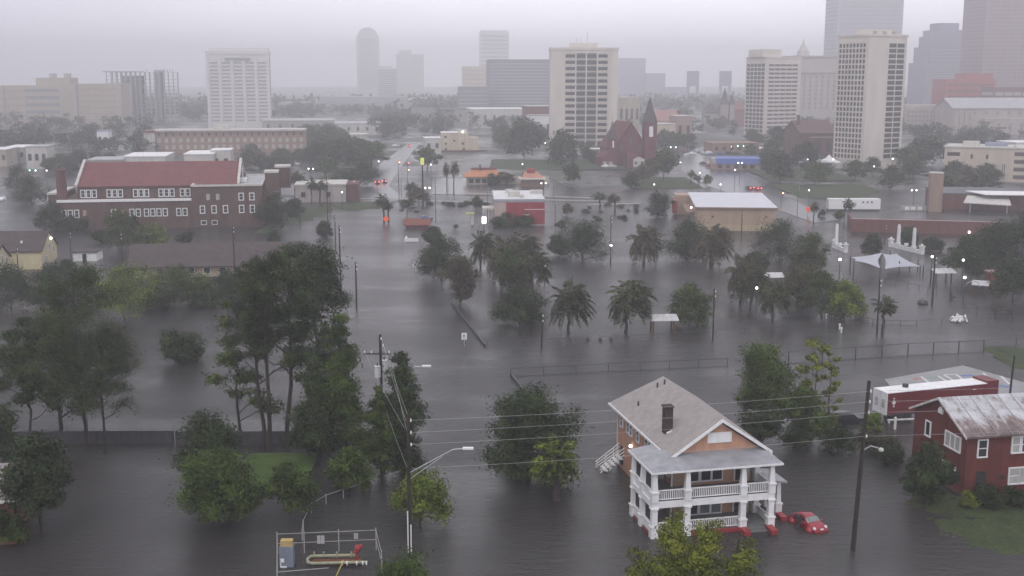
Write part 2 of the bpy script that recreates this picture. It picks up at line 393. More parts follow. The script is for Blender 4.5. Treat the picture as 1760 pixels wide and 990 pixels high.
def kerb(px, h=.14, wd=.5, z=.3):
    mb = MB()
    for (u0, v0), (u1, v1) in zip(px, px[1:]):
        a, b = G(u0, v0, z), G(u1, v1, z); d = (b - a).normalized(); n = Vector((-d.y, d.x, 0)) * wd / 2
        mb.add([a - n, b - n, b + n, a + n] + [q + Vector((0, 0, h)) for q in (a - n, b - n, b + n, a + n)], [(0, 3, 2, 1), (4, 5, 6, 7), (0, 1, 5, 4), (1, 2, 6, 5), (2, 3, 7, 6), (3, 0, 4, 7)], kerbm)
    o = mb.build('kerb'); o['kind'] = 'structure'
for px in ([(590, 343), (660, 341), (730, 345)], [(690, 346), (830, 347), (900, 352)], [(740, 303), (800, 304), (870, 306)], [(800, 333), (845, 334)], [(935, 338), (1030, 341)], [(935, 344), (1040, 346)], [(1010, 352), (1100, 350)]):
    kerb(px, .22, .7)
# air: one closed box of rain haze round everything
hz = MB().box(-3050, 3050, -120, 4250, -2, 138); hm = bpy.data.materials.new('rain_haze'); hm.use_nodes = True
t = hm.node_tree; t.nodes.clear(); o_ = N(t, 'ShaderNodeOutputMaterial'); pv = N(t, 'ShaderNodeVolumePrincipled')
pv.inputs['Color'].default_value = (.985, .98, 1., 1); pv.inputs['Density'].default_value = HAZE_DENSITY; pv.inputs['Anisotropy'].default_value = .5
t.links.new(pv.outputs[0], o_.inputs['Volume'])
h_ = hz.build('haze', hm); h_['kind'] = 'stuff'; h_['label'] = 'pale grey rain haze over the flooded town'
# ================================================================== TREES (trunk + crown of many leaf faces)
def leafmat(name, col, var=.35, tip=None):
    m = bpy.data.materials.new(name); m.use_nodes = True; t = m.node_tree; b = t.nodes['Principled BSDF']
    b.inputs['Roughness'].default_value = .55; b.inputs['Specular IOR Level'].default_value = .10
    at = N(t, 'ShaderNodeAttribute', attribute_name='leafvar')
    tc = N(t, 'ShaderNodeTexCoord'); n = N(t, 'ShaderNodeTexNoise'); n.inputs['Scale'].default_value = .55; n.inputs['Detail'].default_value = 3
    t.links.new(tc.outputs['Object'], n.inputs['Vector'])
    oi = N(t, 'ShaderNodeObjectInfo')
    def mr(s, a, c, f0=0., f1=1.):
        r = N(t, 'ShaderNodeMapRange'); r.inputs['From Min'].default_value = f0; r.inputs['From Max'].default_value = f1
        r.inputs['To Min'].default_value = a; r.inputs['To Max'].default_value = c; t.links.new(s, r.inputs['Value']); return r.outputs[0]
    def mul(a, c):
        q = N(t, 'ShaderNodeMath', operation='MULTIPLY'); t.links.new(a, q.inputs[0]); t.links.new(c, q.inputs[1]); return q.outputs[0]
    f = mul(mul(mr(at.outputs['Fac'], 1 - var, 1 + var), mr(n.outputs['Fac'], .6, 1.4, .3, .7)), mr(oi.outputs['Random'], .85, 1.15))
    mx = N(t, 'ShaderNodeMix', data_type='RGBA'); mx.inputs['A'].default_value = (*col, 1); mx.inputs['B'].default_value = (*(tip or [c * 1.3 for c in col]), 1)
    t.links.new(mr(n.outputs['Fac'], 0, 1, .4, .65), mx.inputs['Factor'])
    vm = N(t, 'ShaderNodeVectorMath', operation='SCALE'); t.links.new(mx.outputs['Result'], vm.inputs[0]); t.links.new(f, vm.inputs['Scale'])
    t.links.new(vm.outputs[0], b.inputs['Base Color'])
    return m
L_dark = leafmat('leaf_dark_oak', (.022, .036, .012), .45, (.034, .053, .015))
L_mid = leafmat('leaf_mid_green', (.038, .064, .013), .45, (.056, .084, .016))
L_fresh = leafmat('leaf_fresh_green', (.072, .112, .014), .45, (.112, .142, .018))
L_yel = leafmat('leaf_yellow_green', (.100, .130, .018), .4, (.155, .170, .026))
L_pine = leafmat('leaf_pine', (.024, .040, .011), .45, (.042, .060, .014))
L_palm = leafmat('leaf_palm', (.042, .058, .022), .45, (.078, .082, .03))
L_palmb = leafmat('leaf_palm_brownish', (.075, .070, .038), .4, (.10, .085, .045))
L_brown = leafmat('leaf_brown_green', (.062, .060, .030), .35, (.078, .072, .035))
bark = M('tree_bark', (.045, .036, .03), .9, .35, 2.5, streak=.3)
barkp = M('palm_bark', (.07, .058, .05), .9, .3, 3)
def leaf_mesh(name, P, S, mat, rs, up=.35, asp=.6, var=None, dirs=None, out=None):
    """P (n,3) centres, S (n) sizes -> one mesh of n rhombic leaves"""
    n = len(P)
    nr = rs.normal(size=(n, 3))
    if out is None: nr[:, 2] = np.abs(nr[:, 2]) + up
    else: nr = nr * .5 + out * .95; nr[:, 2] += .25
    nr /= np.linalg.norm(nr, axis=1)[:, None]
    a = rs.normal(size=(n, 3)) if dirs is None else dirs + rs.normal(size=(n, 3)) * .25
    a -= nr * (a * nr).sum(1)[:, None]; a /= np.linalg.norm(a, axis=1)[:, None] + 1e-9; b = np.cross(nr, a)
    S = S[:, None]; v = np.stack([P - a * S, P - b * S * asp, P + a * S, P + b * S * asp], 1).reshape(-1, 3)
    me = bpy.data.meshes.new(name); me.vertices.add(4 * n); me.vertices.foreach_set('co', v.astype(np.float32).ravel())
    me.loops.add(4 * n); me.loops.foreach_set('vertex_index', np.arange(4 * n, dtype=np.int32))
    me.polygons.add(n); me.polygons.foreach_set('loop_start', np.arange(0, 4 * n, 4, dtype=np.int32))
    me.update(calc_edges=True)
    at = me.attributes.new('leafvar', 'FLOAT', 'FACE'); at.data.foreach_set('value', (rs.random(n) if var is None else var).astype(np.float32))
    me.materials.append(mat); return me
def limb(mb, p0, p1, r0, r1, rs, wob=.12, k=4):
    p0 = np.array(p0, float); p1 = np.array(p1, float); L = np.linalg.norm(p1 - p0); pts = []
    for i in range(k + 1):
        t = i / k; q = p0 + (p1 - p0) * t
        if 0 < i < k: q = q + rs.normal(size=3) * wob * L / k
        pts.append(q)
    mb.tube([tuple(q) for q in pts], [r0 + (r1 - r0) * i / k for i in range(k + 1)], 5); return pts
def make_tree(seed, h, r, base=.28, kind='oak', leaf=.16, n=9000, ntrunk=1, lean=0., dens=1., sq=1.):
    """returns (trunk mesh builder, leaf points, sizes); height h, crown radius r, crown starts at base*h"""
    rs = np.random.RandomState(seed); mb = MB(); C = []; Wt = []; LC = []
    zb = base * h
    tops = []
    for k in range(ntrunk):
        ox, oy = (rs.normal(size=2) * .5 * (k > 0)) * (r * .25)
        top = np.array((ox * 2 + lean * h, oy * 2, h * (.92 if kind in ('pine', 'column') else .75) * (1 - .12 * k)))
        tr = max(.09, h * (.0125 if kind in ('pine', 'sparse') else .018)) * (1 if ntrunk == 1 else .75)
        pts = limb(mb, (ox, oy, -.8), top, tr, tr * .25, rs, .07, 6); tops.append((np.array((ox, oy, -.8)), top, tr))
    # crown lobes: a handful of big uneven masses, each fed by a limb and made of leaf clumps
    if kind == 'oak': nl = 14
    elif kind == 'column': nl = 12
    elif kind == 'pine': nl = 17
    elif kind == 'sparse': nl = 15
    else: nl = 9
    for i in range(nl):
        b0, top, tr = tops[i % ntrunk]
        t = (i + rs.random() * .7) / nl
        if kind == 'oak':
            z = zb + (h - zb) * (.12 + .74 * t); rad = r * math.sqrt(max(.05, 1 - (1.15 * t - .12) ** 2)) * (.25 + .55 * rs.random()); lr = r * (.24 + .30 * rs.random())
            if t > .85: rad *= .4
        elif kind == 'column':
            z = zb + (h - zb) * (.05 + .85 * t); rad = r * (.5 * rs.random()) * (1 - .5 * t); lr = r * (.42 + .2 * rs.random()) * (1.1 - .55 * t)
        elif kind == 'pine':
            z = zb + (h - zb) * (.02 + .90 * t); rad = r * (.35 + .55 * rs.random()) * (1.0 - .55 * t ** 2); lr = r * (.20 + .20 * rs.random())
        elif kind == 'sparse':
            z = zb + (h - zb) * (.0 + .92 * t); rad = r * (.35 + .65 * rs.random()) * (1.05 - .55 * t); lr = r * (.22 + .14 * rs.random())
        else:
            z = zb + (h - zb) * (.2 + .6 * rs.random()); rad = r * .6 * math.sqrt(rs.random()); lr = r * (.35 + .15 * rs.random())
        a = i * 2.4 + rs.normal() * .4
        s = (z / top[2]) * .9; ax = b0 + (top - b0) * min(s, .97)
        c = np.array((ax[0] + rad * math.cos(a), ax[1] + rad * math.sin(a), z))
        z0 = max(min(z - rad * .55, top[2] * .95), min(zb * .7, z * .8)); f0 = z0 / top[2]; st = b0 + (top - b0) * min(max(f0, .1), .97)
        limb(mb, st, c, tr * .42 * (1 - .5 * f0), .03, rs, .16, 4)
        flat = .62 if kind in ('pine', 'sparse') else .8
        m = int(17 * dens) if kind != 'column' else int(15 * dens)
        for j in range(m):
            d = rs.normal(size=3); d /= np.linalg.norm(d); d *= lr * (rs.random() ** .4); d[2] *= flat
            q = c + d; q[2] = min(q[2], h * 1.0)
            if q[2] < zb * .75 and kind != 'bush': q[2] = zb * .75 + rs.random() * lr * .4
            C.append(q); LC.append(c); Wt.append(lr * (.15 + .14 * rs.random()) * (1.1 if kind == 'oak' else 1))
            if j % 3 == 0: limb(mb, c + (q - c) * .1, q, .045, .015, rs, .15, 2)
    C = np.array(C); LC = np.array(LC); Wt = np.array(Wt); k = rs.choice(len(C), n, p=Wt ** 2 / (Wt ** 2).sum())
    g = rs.normal(size=(n, 3)) * Wt[k][:, None] * np.array((1.1, 1.1, .72)); P = C[k] + g
    P[:, 2] = np.maximum(P[:, 2], .05)
    S = leaf * (.6 + .8 * rs.random(n))
    cv = rs.random(len(C)); var = np.clip(.55 * cv[k] + .45 * rs.random(n), 0, 1)
    O = P - LC[k] * .75 - C[k] * .25 + g * .8; O[:, 2] += .15 * r; O /= np.linalg.norm(O, axis=1)[:, None] + 1e-6
    return mb, P, S, var, rs, O
PROTO = {}
def tree_meshes(key, seed, h, r, base, kind, leaf, n, mat, **kw):
    if key not in PROTO:
        mb, P, S, var, rs, O = make_tree(seed, h, r, base, kind, leaf, n, **kw)
        PROTO[key] = (mb.mesh('trunk') if not mb.mats and not mb.mats.append(bark) else mb.mesh('trunk'), leaf_mesh('crown', P, S, mat, rs, asp=.3 if kind == 'pine' else .62, var=var, out=O))
    return PROTO[key]
def put_tree(name, label, tm, loc, rz=0., s=(1, 1, 1), group=None, cat='tree'):
    t = thing(name, label, cat, loc, rz, group); t.scale = s
    for q, nm in zip(tm, ('trunk', 'crown')):
        if q is not None: mobj(nm, q, t)
    return t
def palm_meshes(key, seed, h, fl, nf, mat, wind=(.5, .15), r=.28, droop=1., leafw=.09, nl=22, ball=False):
    if key in PROTO: return PROTO[key]
    rs = np.random.RandomState(seed); mb = MB(); mb.mats = [barkp]
    pts = [(rs.normal() * .03 * i, rs.normal() * .03 * i, -.8 + (h + .8) * i / 6) for i in range(7)]
    mb.tube(pts, [r * 1.15] + [r * (.92 + .12 * rs.random()) for _ in range(5)] + [r * 1.25], 8)
    mb.ball((pts[-1][0], pts[-1][1], h), r * 1.7, sz=1.2)
    P = []; D = []; S = []; V = []; top = np.array(pts[-1])
    for f in range(nf):
        a = f * 2.399 + rs.normal() * .15; el = R(84 - 104 * (f / nf) + rs.normal() * 8) if not ball else R(80 - 125 * (f / nf) + rs.normal() * 8)
        d = np.array((math.cos(a) * math.cos(el), math.sin(a) * math.cos(el), math.sin(el)))
        d += np.array((wind[0], wind[1], 0)) * (.35 + .4 * rs.random()); d /= np.linalg.norm(d)
        p = top.copy(); L = fl * (.8 + .3 * rs.random()); steps = nl; q = [p.copy()]; v0 = rs.random()
        for i in range(steps):
            t = i / steps
            d = d + np.array((wind[0] * .035, wind[1] * .035, -.055 * droop * (1 + t))); d /= np.linalg.norm(d)
            p = p + d * L / steps; q.append(p.copy())
            side = np.cross(d, (0, 0, 1.)); nn = np.linalg.norm(side); side = side / nn if nn > .05 else np.array((1., 0, 0))
            ll = L * .20 * math.sin(math.pi * min(.97, .12 + .85 * t)) ** .7
            if ball and t < .25: continue
            for sgn in (-1, 1):
                dd = side * sgn * .75 + d * .65 + np.array((wind[0] * .25, wind[1] * .25, -.28 - .2 * rs.random())); dd /= np.linalg.norm(dd)
                P.append(p + dd * ll * .5); D.append(dd); S.append(ll * .55); V.append(.5 * v0 + .5 * rs.random())
        if not ball or f % 2 == 0: mb.tube([tuple(z) for z in q[::5]], [.05, .04, .03, .02, .015, .012][:len(q[::5])], 3)
    P = np.array(P); D = np.array(D); S = np.array(S)
    PROTO[key] = (mb.mesh('trunk'), leaf_mesh('crown', P, S, mat, rs, up=.5, asp=leafw / (S.mean() + 1e-6), var=np.array(V), dirs=D)); return PROTO[key]
def at(u, v, z=0.):
    return G(u, v, z)
def tree_px(name, label, u, vb, vt, wpx, kind, mat, seed, n=7000, leaf=.17, base=.28, group=None, rz=None, zg=-.1, cat='tree', **kw):
    """a tree of its own: base pixel, top pixel and crown width in the photograph give its place, height and spread"""
    p = G(u, vb, 0); h = Zat(vt, p.y); r = wpx * mpp(p.y) / 2
    tm = tree_meshes('own%d_%s' % (seed, label[:24]), seed, h, r / 1.08, base, kind, leaf, n, mat, **kw)
    return put_tree(name, label, tm, (p.x, p.y, zg), 0 if rz is None else rz, group=group, cat=cat)
# generic prototypes, scaled for the far trees
def G_proto(i):
    i = i % 7
    spec = [(11, 9, 5.2, .2, 'oak', L_dark), (12, 10, 4.6, .25, 'oak', L_mid), (13, 8, 5.5, .18, 'oak', L_dark), (14, 11, 4.0, .22, 'oak', L_mid), (15, 9, 4.4, .2, 'oak', L_brown), (16, 12, 3.6, .3, 'pine', L_pine), (17, 7, 4.6, .15, 'oak', L_dark)][i]
    sd, h, r, b, k, m = spec
    return tree_meshes('gen%d' % i, sd, h, r, b, k, .34, 2600, m), h, r
def far_tree(u, vb, hm, wm, i, label, group, rz=0., Y=None):
    p = G(u, vb, 0) if Y is None else XY(u, 300, Y); tm, h, r = G_proto(i)
    return put_tree('tree', label, tm, (p.x, p.y, -.3), rz, (wm / 2 / r, wm / 2 / r, hm / h), group)
def bush_px(label, u, vb, vt, wpx, mat, seed, n=2500, leaf=.15, name='shrub', group=None, zg=-.05, cat='shrub'):
    return tree_px(name, label, u, vb, vt, wpx, 'bush', mat, seed, n, leaf, .05, group, cat=cat, zg=zg)
# ================================================================== FOREGROUND HOUSE
peach = M('peach_clapboard', (.50, .285, .19), .7, .08, 1.5, streak=.12)
shing = M('taupe_shingle', (.335, .305, .29), .85, .10, .9, streak=.10, fine=.14)
porchr = M('grey_membrane_roof', (.29, .295, .315), .35, .22, .8, streak=.1)
floorg = M('grey_porch_floor', (.16, .165, .17), .4, .15, 1)
redbase = M('red_base_paint', (.28, .035, .04), .55, .15, 2)
chimb = M('sooty_chimney_brick', (.055, .035, .032), .9, .3, 3)
tanw = M('tan_clapboard', (.42, .29, .18), .7, .08, 1.5)
def slab(mb, poly, t, m=None):
    n = len(poly); vs = [tuple(p) for p in poly] + [(p[0], p[1], p[2] - t) for p in poly]
    mb.add(vs, [tuple(range(n)), tuple(range(2 * n - 1, n - 1, -1))] + [(i, (i + 1) % n, n + (i + 1) % n, n + i) for i in range(n)], m)
hs_ = thing('house', 'two storey peach clapboard house with white two level porch standing in the flood', 'house', (12.444, 96.811, 0), GRID)
mb = MB(); mb.box(2.9, 11.1, 3.6, 19.6, -.7, 6.5); mb.build('wall', peach, hs_)
MB().prism([(2.75, 6.42), (11.25, 6.42), (7, 9.3)], 'y', 2.5, 3.6).build('gable_wall', peach, hs_)
roof = MB(); E = 6.5; RZ = 9.75
e1, e2, e3, e4 = (2.1, 2.0, E), (11.9, 2.0, E), (11.9, 20.3, E), (2.1, 20.3, E); r1, r2 = (7, 2.0, RZ), (7, 17.6, RZ)
slab(roof, [e1, r1, r2, e4], .16); slab(roof, [e2, e3, r2, r1], .16); slab(roof, [e3, e4, r2], .16)
roof = roof.build('roof', shing, hs_)
tr = MB(); slab(tr, [(2.1, 1.9, E + .02), (7, 1.9, RZ + .03), (7, 2.0, RZ + .03), (2.1, 2.0, E + .02)], .3); slab(tr, [(11.9, 1.9, E + .02), (11.9, 2.0, E + .02), (7, 2.0, RZ + .03), (7, 1.9, RZ + .03)], .3)
slab(tr, [(2.0, 2.0, E + .01), (2.1, 2.0, E + .01), (2.1, 20.3, E + .01), (2.0, 20.3, E + .01)], .22)
tr.box(2.1, 3.1, 1.92, 2.5, 6.2, 6.34); tr.box(10.9, 11.9, 1.92, 2.5, 6.2, 6.34)
tr.build('rake_board', white, roof)
v = MB().box(5.8, 8.1, 2.40, 2.497, 7.47, 8.42).build('gable_vent_panel', white, hs_)
c = MB().box(3.2, 4.0, 6.5, 7.25, 6.8, 9.75).box(3.12, 4.08, 6.42, 7.33, 9.75, 9.9).build('chimney', chimb, roof)
fl = MB(); fl.tube([(3.35, 6.3, 7.42), (3.8, 6.2, 7.55), (4.2, 6.45, 7.75)], .09, 6); fl.build('torn_flashing', white, c)
for x, y, z in ((5.9, 16.2, 9.05), (6.5, 15.8, 9.45), (3.6, 15.3, 7.5)):
    MB().tube([(x, y, z - .1), (x, y, z + .45)], .09, 6).build('vent_pipe', darkm, roof)
# wrap-round porch: roof, floors, columns, railings
pr_ = MB()
slab(pr_, [(-.4, -.4, 6.08), (11.85, -.4, 6.08), (11.35, 2.6, 6.75), (2.2, 2.6, 6.75)], .16); slab(pr_, [(-.4, -.4, 6.08), (2.2, 2.6, 6.75), (2.85, 6.2, 6.62), (-.4, 6.2, 6.12)], .16)
pr_.build('porch_roof', porchr, hs_)
fa = MB().box(-.46, 11.9, -.46, -.4, 5.94, 6.1).box(-.46, -.4, -.4, 6.2, 5.94, 6.13).box(11.85, 11.9, -.4, 3, 5.94, 6.1)
fa.build('porch_fascia', white, hs_)
MB().box(-.1, 11.2, .02, 3.58, -.7, .30).box(-.1, 2.88, 3.58, 5.8, -.7, .30).build('porch_floor', floorg, hs_)
MB().box(-.1, 11.2, .02, 3.58, 3.0, 3.2).box(-.1, 2.88, 3.58, 5.8, 3.0, 3.2).build('balcony_floor', floorg, hs_)
MB().box(-.25, 11.3, -.2, 0, 2.74, 3.30).box(-.25, -.1, 0, 5.85, 2.74, 3.30).box(11.2, 11.34, 0, 3.5, 2.74, 3.3).box(-.1, 2.88, 5.8, 5.9, 2.74, 3.3).build('porch_beam', white, hs_)
MB().box(.3, 8.1, -.28, .0, -.7, .30).box(-.2, -.1, .1, 5.8, -.7, .1).build('red_base', redbase, hs_)
def column(x, y, up=True, low=True):
    if low:
        q = MB(); q.cbox((x, y, .15), (.66, .66, 1.7)); q.cbox((x, y, 1.06), (.8, .8, .12))
        for k in range(5):
            q.cbox((x, y, 1.27 + k * .31), (.52, .52, .28)); q.cbox((x, y, 1.27 + k * .31 + .155), (.47, .47, .03))
        q.cbox((x, y, 2.7), (.7, .7, .14)); q.build('column', white, hs_)
    if up:
        q = MB(); q.cbox((x, y, 3.72), (.6, .6, .84)); q.cbox((x, y, 4.2), (.76, .76, .12)); q.taper(x, y, 4.26, 5.84, .26, .18); q.cbox((x, y, 5.88), (.5, .5, .1)); q.build('column', white, hs_)
for x, y in ((0, 0), (3.05, 0), (8.3, 0), (11.0, 0), (0, 2.95), (0, 5.45)): column(x, y)
column(11.0, 3.2, True, True)
def rail(a, b, z):
    a = Vector(a); b = Vector(b); L = (b - a).length; d = (b - a) / L; n = int(L / .17); q = MB()
    w_ = .05 if abs(d.x) > .5 else .035
    for zz, hh in ((z + .93, .09), (z + .12, .07)):
        if abs(d.x) > .5: q.box(a.x, b.x, a.y - .05, a.y + .05, zz, zz + hh)
        else: q.box(a.x - .05, a.x + .05, a.y, b.y, zz, zz + hh)
    for i in range(1, n):
        p = a + d * L * i / n; q.box(p.x - .035, p.x + .035, p.y - .03, p.y + .03, z + .19, z + .93)
    q.build('railing', white, hs_)
for x0, x1 in ((.3, 2.75), (3.35, 8.0), (8.6, 10.7)): rail((x0, .1, 0), (x1, .1, 0), 3.28)
for x0, x1 in ((.36, 2.7), (3.4, 7.95)): rail((x0, .1, 0), (x1, .1, 0), .3)
for z0, z1 in ((.3, 1.05), (3.3, 4.12)):
    for y0, y1 in ((.33, 2.62), (3.28, 5.12)): MB().box(-.12, .06, y0, y1, z0, z1).box(-.2, .14, y0, y1, z1, z1 + .08).build('porch_side_panel', white, hs_)
    MB().box(.3, 2.88, 5.5, 5.6, z0, z1).build('porch_side_panel', white, hs_); MB().box(11.0, 11.12, .33, 2.87, z0, z1).build('porch_side_panel', white, hs_)
for a in (1.47, 4.2):
    MB().box(-.03, .02, a - .72, a + .72, 4.24, 5.5, glassd).box(-.06, .04, a - .8, a - .72, 4.2, 5.62, white).box(-.06, .04, a + .72, a + .8, 4.2, 5.62, white).build('porch_dark_panel', None, hs_)  # dark panel filling the open upper part of each side bay
    MB().box(-.03, .02, a - .72, a + .72, 1.25, 2.6, glassd).build('porch_dark_panel', None, hs_)
MB().box(2.84, 3.0, 3.53, 3.62, .3, 6.0).build('corner_board', white, hs_); MB().box(10.98, 11.08, 3.52, 3.6, .3, 6).build('corner_board', white, hs_)
for z0, z1 in ((3.25, 5.9), (.32, 2.7)): MB().box(3.0, 4.2, 3.565, 3.6, z0, z1, tanw).build('tan_wall_panel', None, hs_)
for z in (4.6, 1.35):
    for x in (5.0, 6.18, 7.28): window(hs_, 'front', x, z - .45 if z > 3 else .98, .9, 1.1, 3.57, glassg if x > 5.5 and z < 3 else glass, white, .12)
    d = MB().box(9.05, 9.75, 3.54, 3.6, z - 1.25, z + .85, glassd).build('door', None, hs_)
    MB().box(8.93, 9.05, 3.5, 3.6, z - 1.3, z + .95).box(9.75, 9.87, 3.5, 3.6, z - 1.3, z + .95).box(9.05, 9.75, 3.5, 3.6, z + .85, z + .95).build('door_frame', white, d)
    MB().box(9.87, 10.3, 3.1, 3.55, z - 1.2, z + .8).build('screen_door', M('pale_green_door', (.36, .42, .37), .4, .1), hs_)
for y, n in ((18.25, 1), (15.6, 2), (13.0, 1), (9.5, 3)):
    for k in range(n): window(hs_, 'left', y - (k - (n - 1) / 2) * .95, 5.1, .6, 1.15, 2.87, glass, white, .1, sash=True)
window(hs_, 'left', 7.2, 4.6, .6, 1.1, 2.87, glass, white, .1); window(hs_, 'left', 4.4, 4.6, .7, 1.1, 2.87, glass, white, .1)
MB().box(2.84, 2.9, 17.7, 18.5, .5, 2.4).build('side_door', glassd, hs_)
MB().ball((2.72, 14.9, 3.45), .16).build('wall_lamp', lampw, hs_)
for y in (6.4, 19.5): MB().tube([(2.82, y, 6.4), (2.82, y, .2)], .05, 5).build('downpipe', white, hs_)
stw = MB()
for y in (17.2, 18.9):
    for dz in (0, .38, .76): stw.tube([(2.85, y, 1.75 + dz), (.3, y, .05 + dz * .8)], .05, 5)
    for t_ in (.25, .6, .95): stw.tube([(2.85 - 2.5 * t_, y, 1.75 - 1.7 * t_ - .5), (2.85 - 2.5 * t_, y, 2.55 - 1.75 * t_)], .045, 5)
for k in range(6): stw.box(2.4 - k * .4, 2.75 - k * .4, 17.2, 18.9, 1.25 - k * .28, 1.31 - k * .28)
stw.build('side_stair', white, hs_)
sp = MB(); slab(sp, [(11.15, 1.9, 3.75), (13.5, 1.9, 3.45), (13.5, 5.5, 3.45), (11.15, 5.5, 3.75)], .16); sp.build('side_porch_roof', porchr, hs_)
for y in (2.6, 5.0):
    q = MB(); q.cbox((12.95, y, .3), (.6, .6, 1.7)); q.cbox((12.95, y, 1.2), (.74, .74, .12)); q.taper(12.95, y, 1.26, 3.3, .22, .17); q.build('column', white, hs_)
for x, y, l in ((8.25, -1.5, 1.2), (10.75, -1.7, 1.35), (12.95, 1.1, 1.2)):
    MB().box(x - .28, x + .28, y, y + l, -.7, .33).box(x - .31, x + .31, y - .03, y + l - .004, .33, .40).build('step_cheek', redp, hs_)
for k in range(3): MB().box(8.56, 10.44, -.45 - .4 * k, -.05 - .4 * k - .002 * k, -.7, .22 - .17 * k).build('step', floorg, hs_)
# ================================================================== RED BRICK HOUSE on the right
rh = thing('brick_house', 'dark red brick house with mottled pale metal roof at the right edge', 'house', (43.6, 107, 0), R(11))
rbrick = M('deep_red_brick', (.135, .034, .029), .85, .2, 1.2, streak=.2, fine=.12)
MB().gable(0, 19, 0, 9.6, -.6, 6.1, 8.4, 'x').build('wall', rbrick, rh)
def mottled():
    m = bpy.data.materials.new('mottled_metal_roof'); m.use_nodes = True; t = m.node_tree; b = t.nodes['Principled BSDF']; b.inputs['Roughness'].default_value = .5
    tc = N(t, 'ShaderNodeTexCoord'); n = N(t, 'ShaderNodeTexNoise'); n.inputs['Scale'].default_value = .9; n.inputs['Detail'].default_value = 10; n.inputs['Roughness'].default_value = .72
    mp = N(t, 'ShaderNodeMapping'); mp.inputs['Scale'].default_value = (1.3, .6, 1); mp.inputs['Rotation'].default_value = (0, 0, R(20))
    t.links.new(tc.outputs['Object'], mp.inputs[0]); t.links.new(mp.outputs[0], n.inputs['Vector'])
    sx = N(t, 'ShaderNodeSeparateXYZ'); t.links.new(tc.outputs['Object'], sx.inputs[0])
    r0 = N(t, 'ShaderNodeMapRange'); r0.inputs['From Min'].default_value = 6.3; r0.inputs['From Max'].default_value = 7.4; r0.inputs['To Min'].default_value = -.16; r0.inputs['To Max'].default_value = .05
    t.links.new(sx.outputs['Z'], r0.inputs['Value'])
    ad = N(t, 'ShaderNodeMath', operation='ADD'); t.links.new(n.outputs['Fac'], ad.inputs[0]); t.links.new(r0.outputs[0], ad.inputs[1])
    r = N(t, 'ShaderNodeValToRGB'); els = r.color_ramp.elements; els[0].position = .30; els[0].color = (.10, .075, .07, 1); els[1].position = .66; els[1].color = (.52, .53, .55, 1)
    e = els.new(.42); e.color = (.21, .155, .145, 1); e = els.new(.52); e.color = (.40, .40, .41, 1)
    t.links.new(ad.outputs[0], r.inputs[0]); t.links.new(r.outputs[0], b.inputs['Base Color']); return m
rr = MB(); sl_ = 2.3 / 4.8; o_h = .45
slab(rr, [(-.35, -o_h, 6.1 - o_h * sl_ + .2), (19.3, -o_h, 6.1 - o_h * sl_ + .2), (19.3, 4.8, 8.6), (-.35, 4.8, 8.6)], .17); slab(rr, [(-.35, 4.8, 8.6), (19.3, 4.8, 8.6), (19.3, 9.6 + o_h, 6.1 - o_h * sl_ + .2), (-.35, 9.6 + o_h, 6.1 - o_h * sl_ + .2)], .17)
rr = rr.build('roof', mottled(), rh)
bt = MB()
for i in range(1, 13): slab(bt, [(i * 1.5 - .02, -o_h, 5.93 + .25), (i * 1.5 + .02, -o_h, 5.93 + .25), (i * 1.5 + .02, 4.75, 8.65), (i * 1.5 - .02, 4.75, 8.65)], .06)
bt.build('roof_seam', MATS.setdefault('seam', M('seam_metal', (.40, .40, .41), .5, .25, 2)), rr)
rk = MB(); slab(rk, [(-.43, -o_h, 6.09), (-.35, -o_h, 6.09), (-.35, 4.8, 8.61), (-.43, 4.8, 8.61)], .24); slab(rk, [(-.43, 4.8, 8.61), (-.35, 4.8, 8.61), (-.35, 10.05, 6.09), (-.43, 10.05, 6.09)], .24)
rk.build('rake_board', dirtyw, rr)
MB().cbox((-.06, 4.75, 7.15), (.12, .8, .42)).prism([(4.35, 7.36), (5.15, 7.36), (4.75, 7.68)], 'x', -.12, 0).build('gable_vent', white, rh)
window(rh, 'left', 6.8, 4.75, .75, 1.4, -.03, glass, white, .13)
window(rh, 'left', 2.3, 4.8, 2.5, 1.35, -.03, blind, white, .13, mull=2)
MB().box(-.03, .01, 1.0, 4.05, .95, 2.2, glassd).box(-.09, .01, 2.9, 4.1, 2.2, 2.42, white).box(-.09, .01, 1.5, 1.75, 2.0, 2.4, white).build('window', None, rh)
MB().box(-.03, .01, 6.3, 7.2, .55, 1.5, glassd).box(-.08, .01, 6.5, 7.3, .5, .6, white).build('window', None, rh)
window(rh, 'front', 1.65, 4.75, .85, 1.6, -.03, glass, white, .13, sash=True)
window(rh, 'front', 5.2, 4.9, .75, 1.5, -.03, blind, white, .13, sash=True); window(rh, 'front', 6.25, 4.9, .75, 1.5, -.03, M('purple_curtain', (.10, .03, .12), .6, .2), white, .13, sash=True)
window(rh, 'front', 5.25, 1.75, 1.0, 1.5, -.03, blind, white, .13, sash=True); window(rh, 'front', 6.4, 1.75, 1.0, 1.5, -.03, blind, white, .13)
for x in (9.5, 13.5): window(rh, 'front', x, 4.8, .9, 1.5, -.03, glass, white, .13, sash=True)
MB().box(1.2, 2.25, -.03, .01, .4, 2.45).build('door', glassd, rh)
MB().box(7.2, 7.32, -.25, -.1, .2, 5.8).build('downpipe', trimw, rh)
MB().box(-.12, -.01, -.1, 9.5, -.5, .32).build('plinth', brickd, rh)
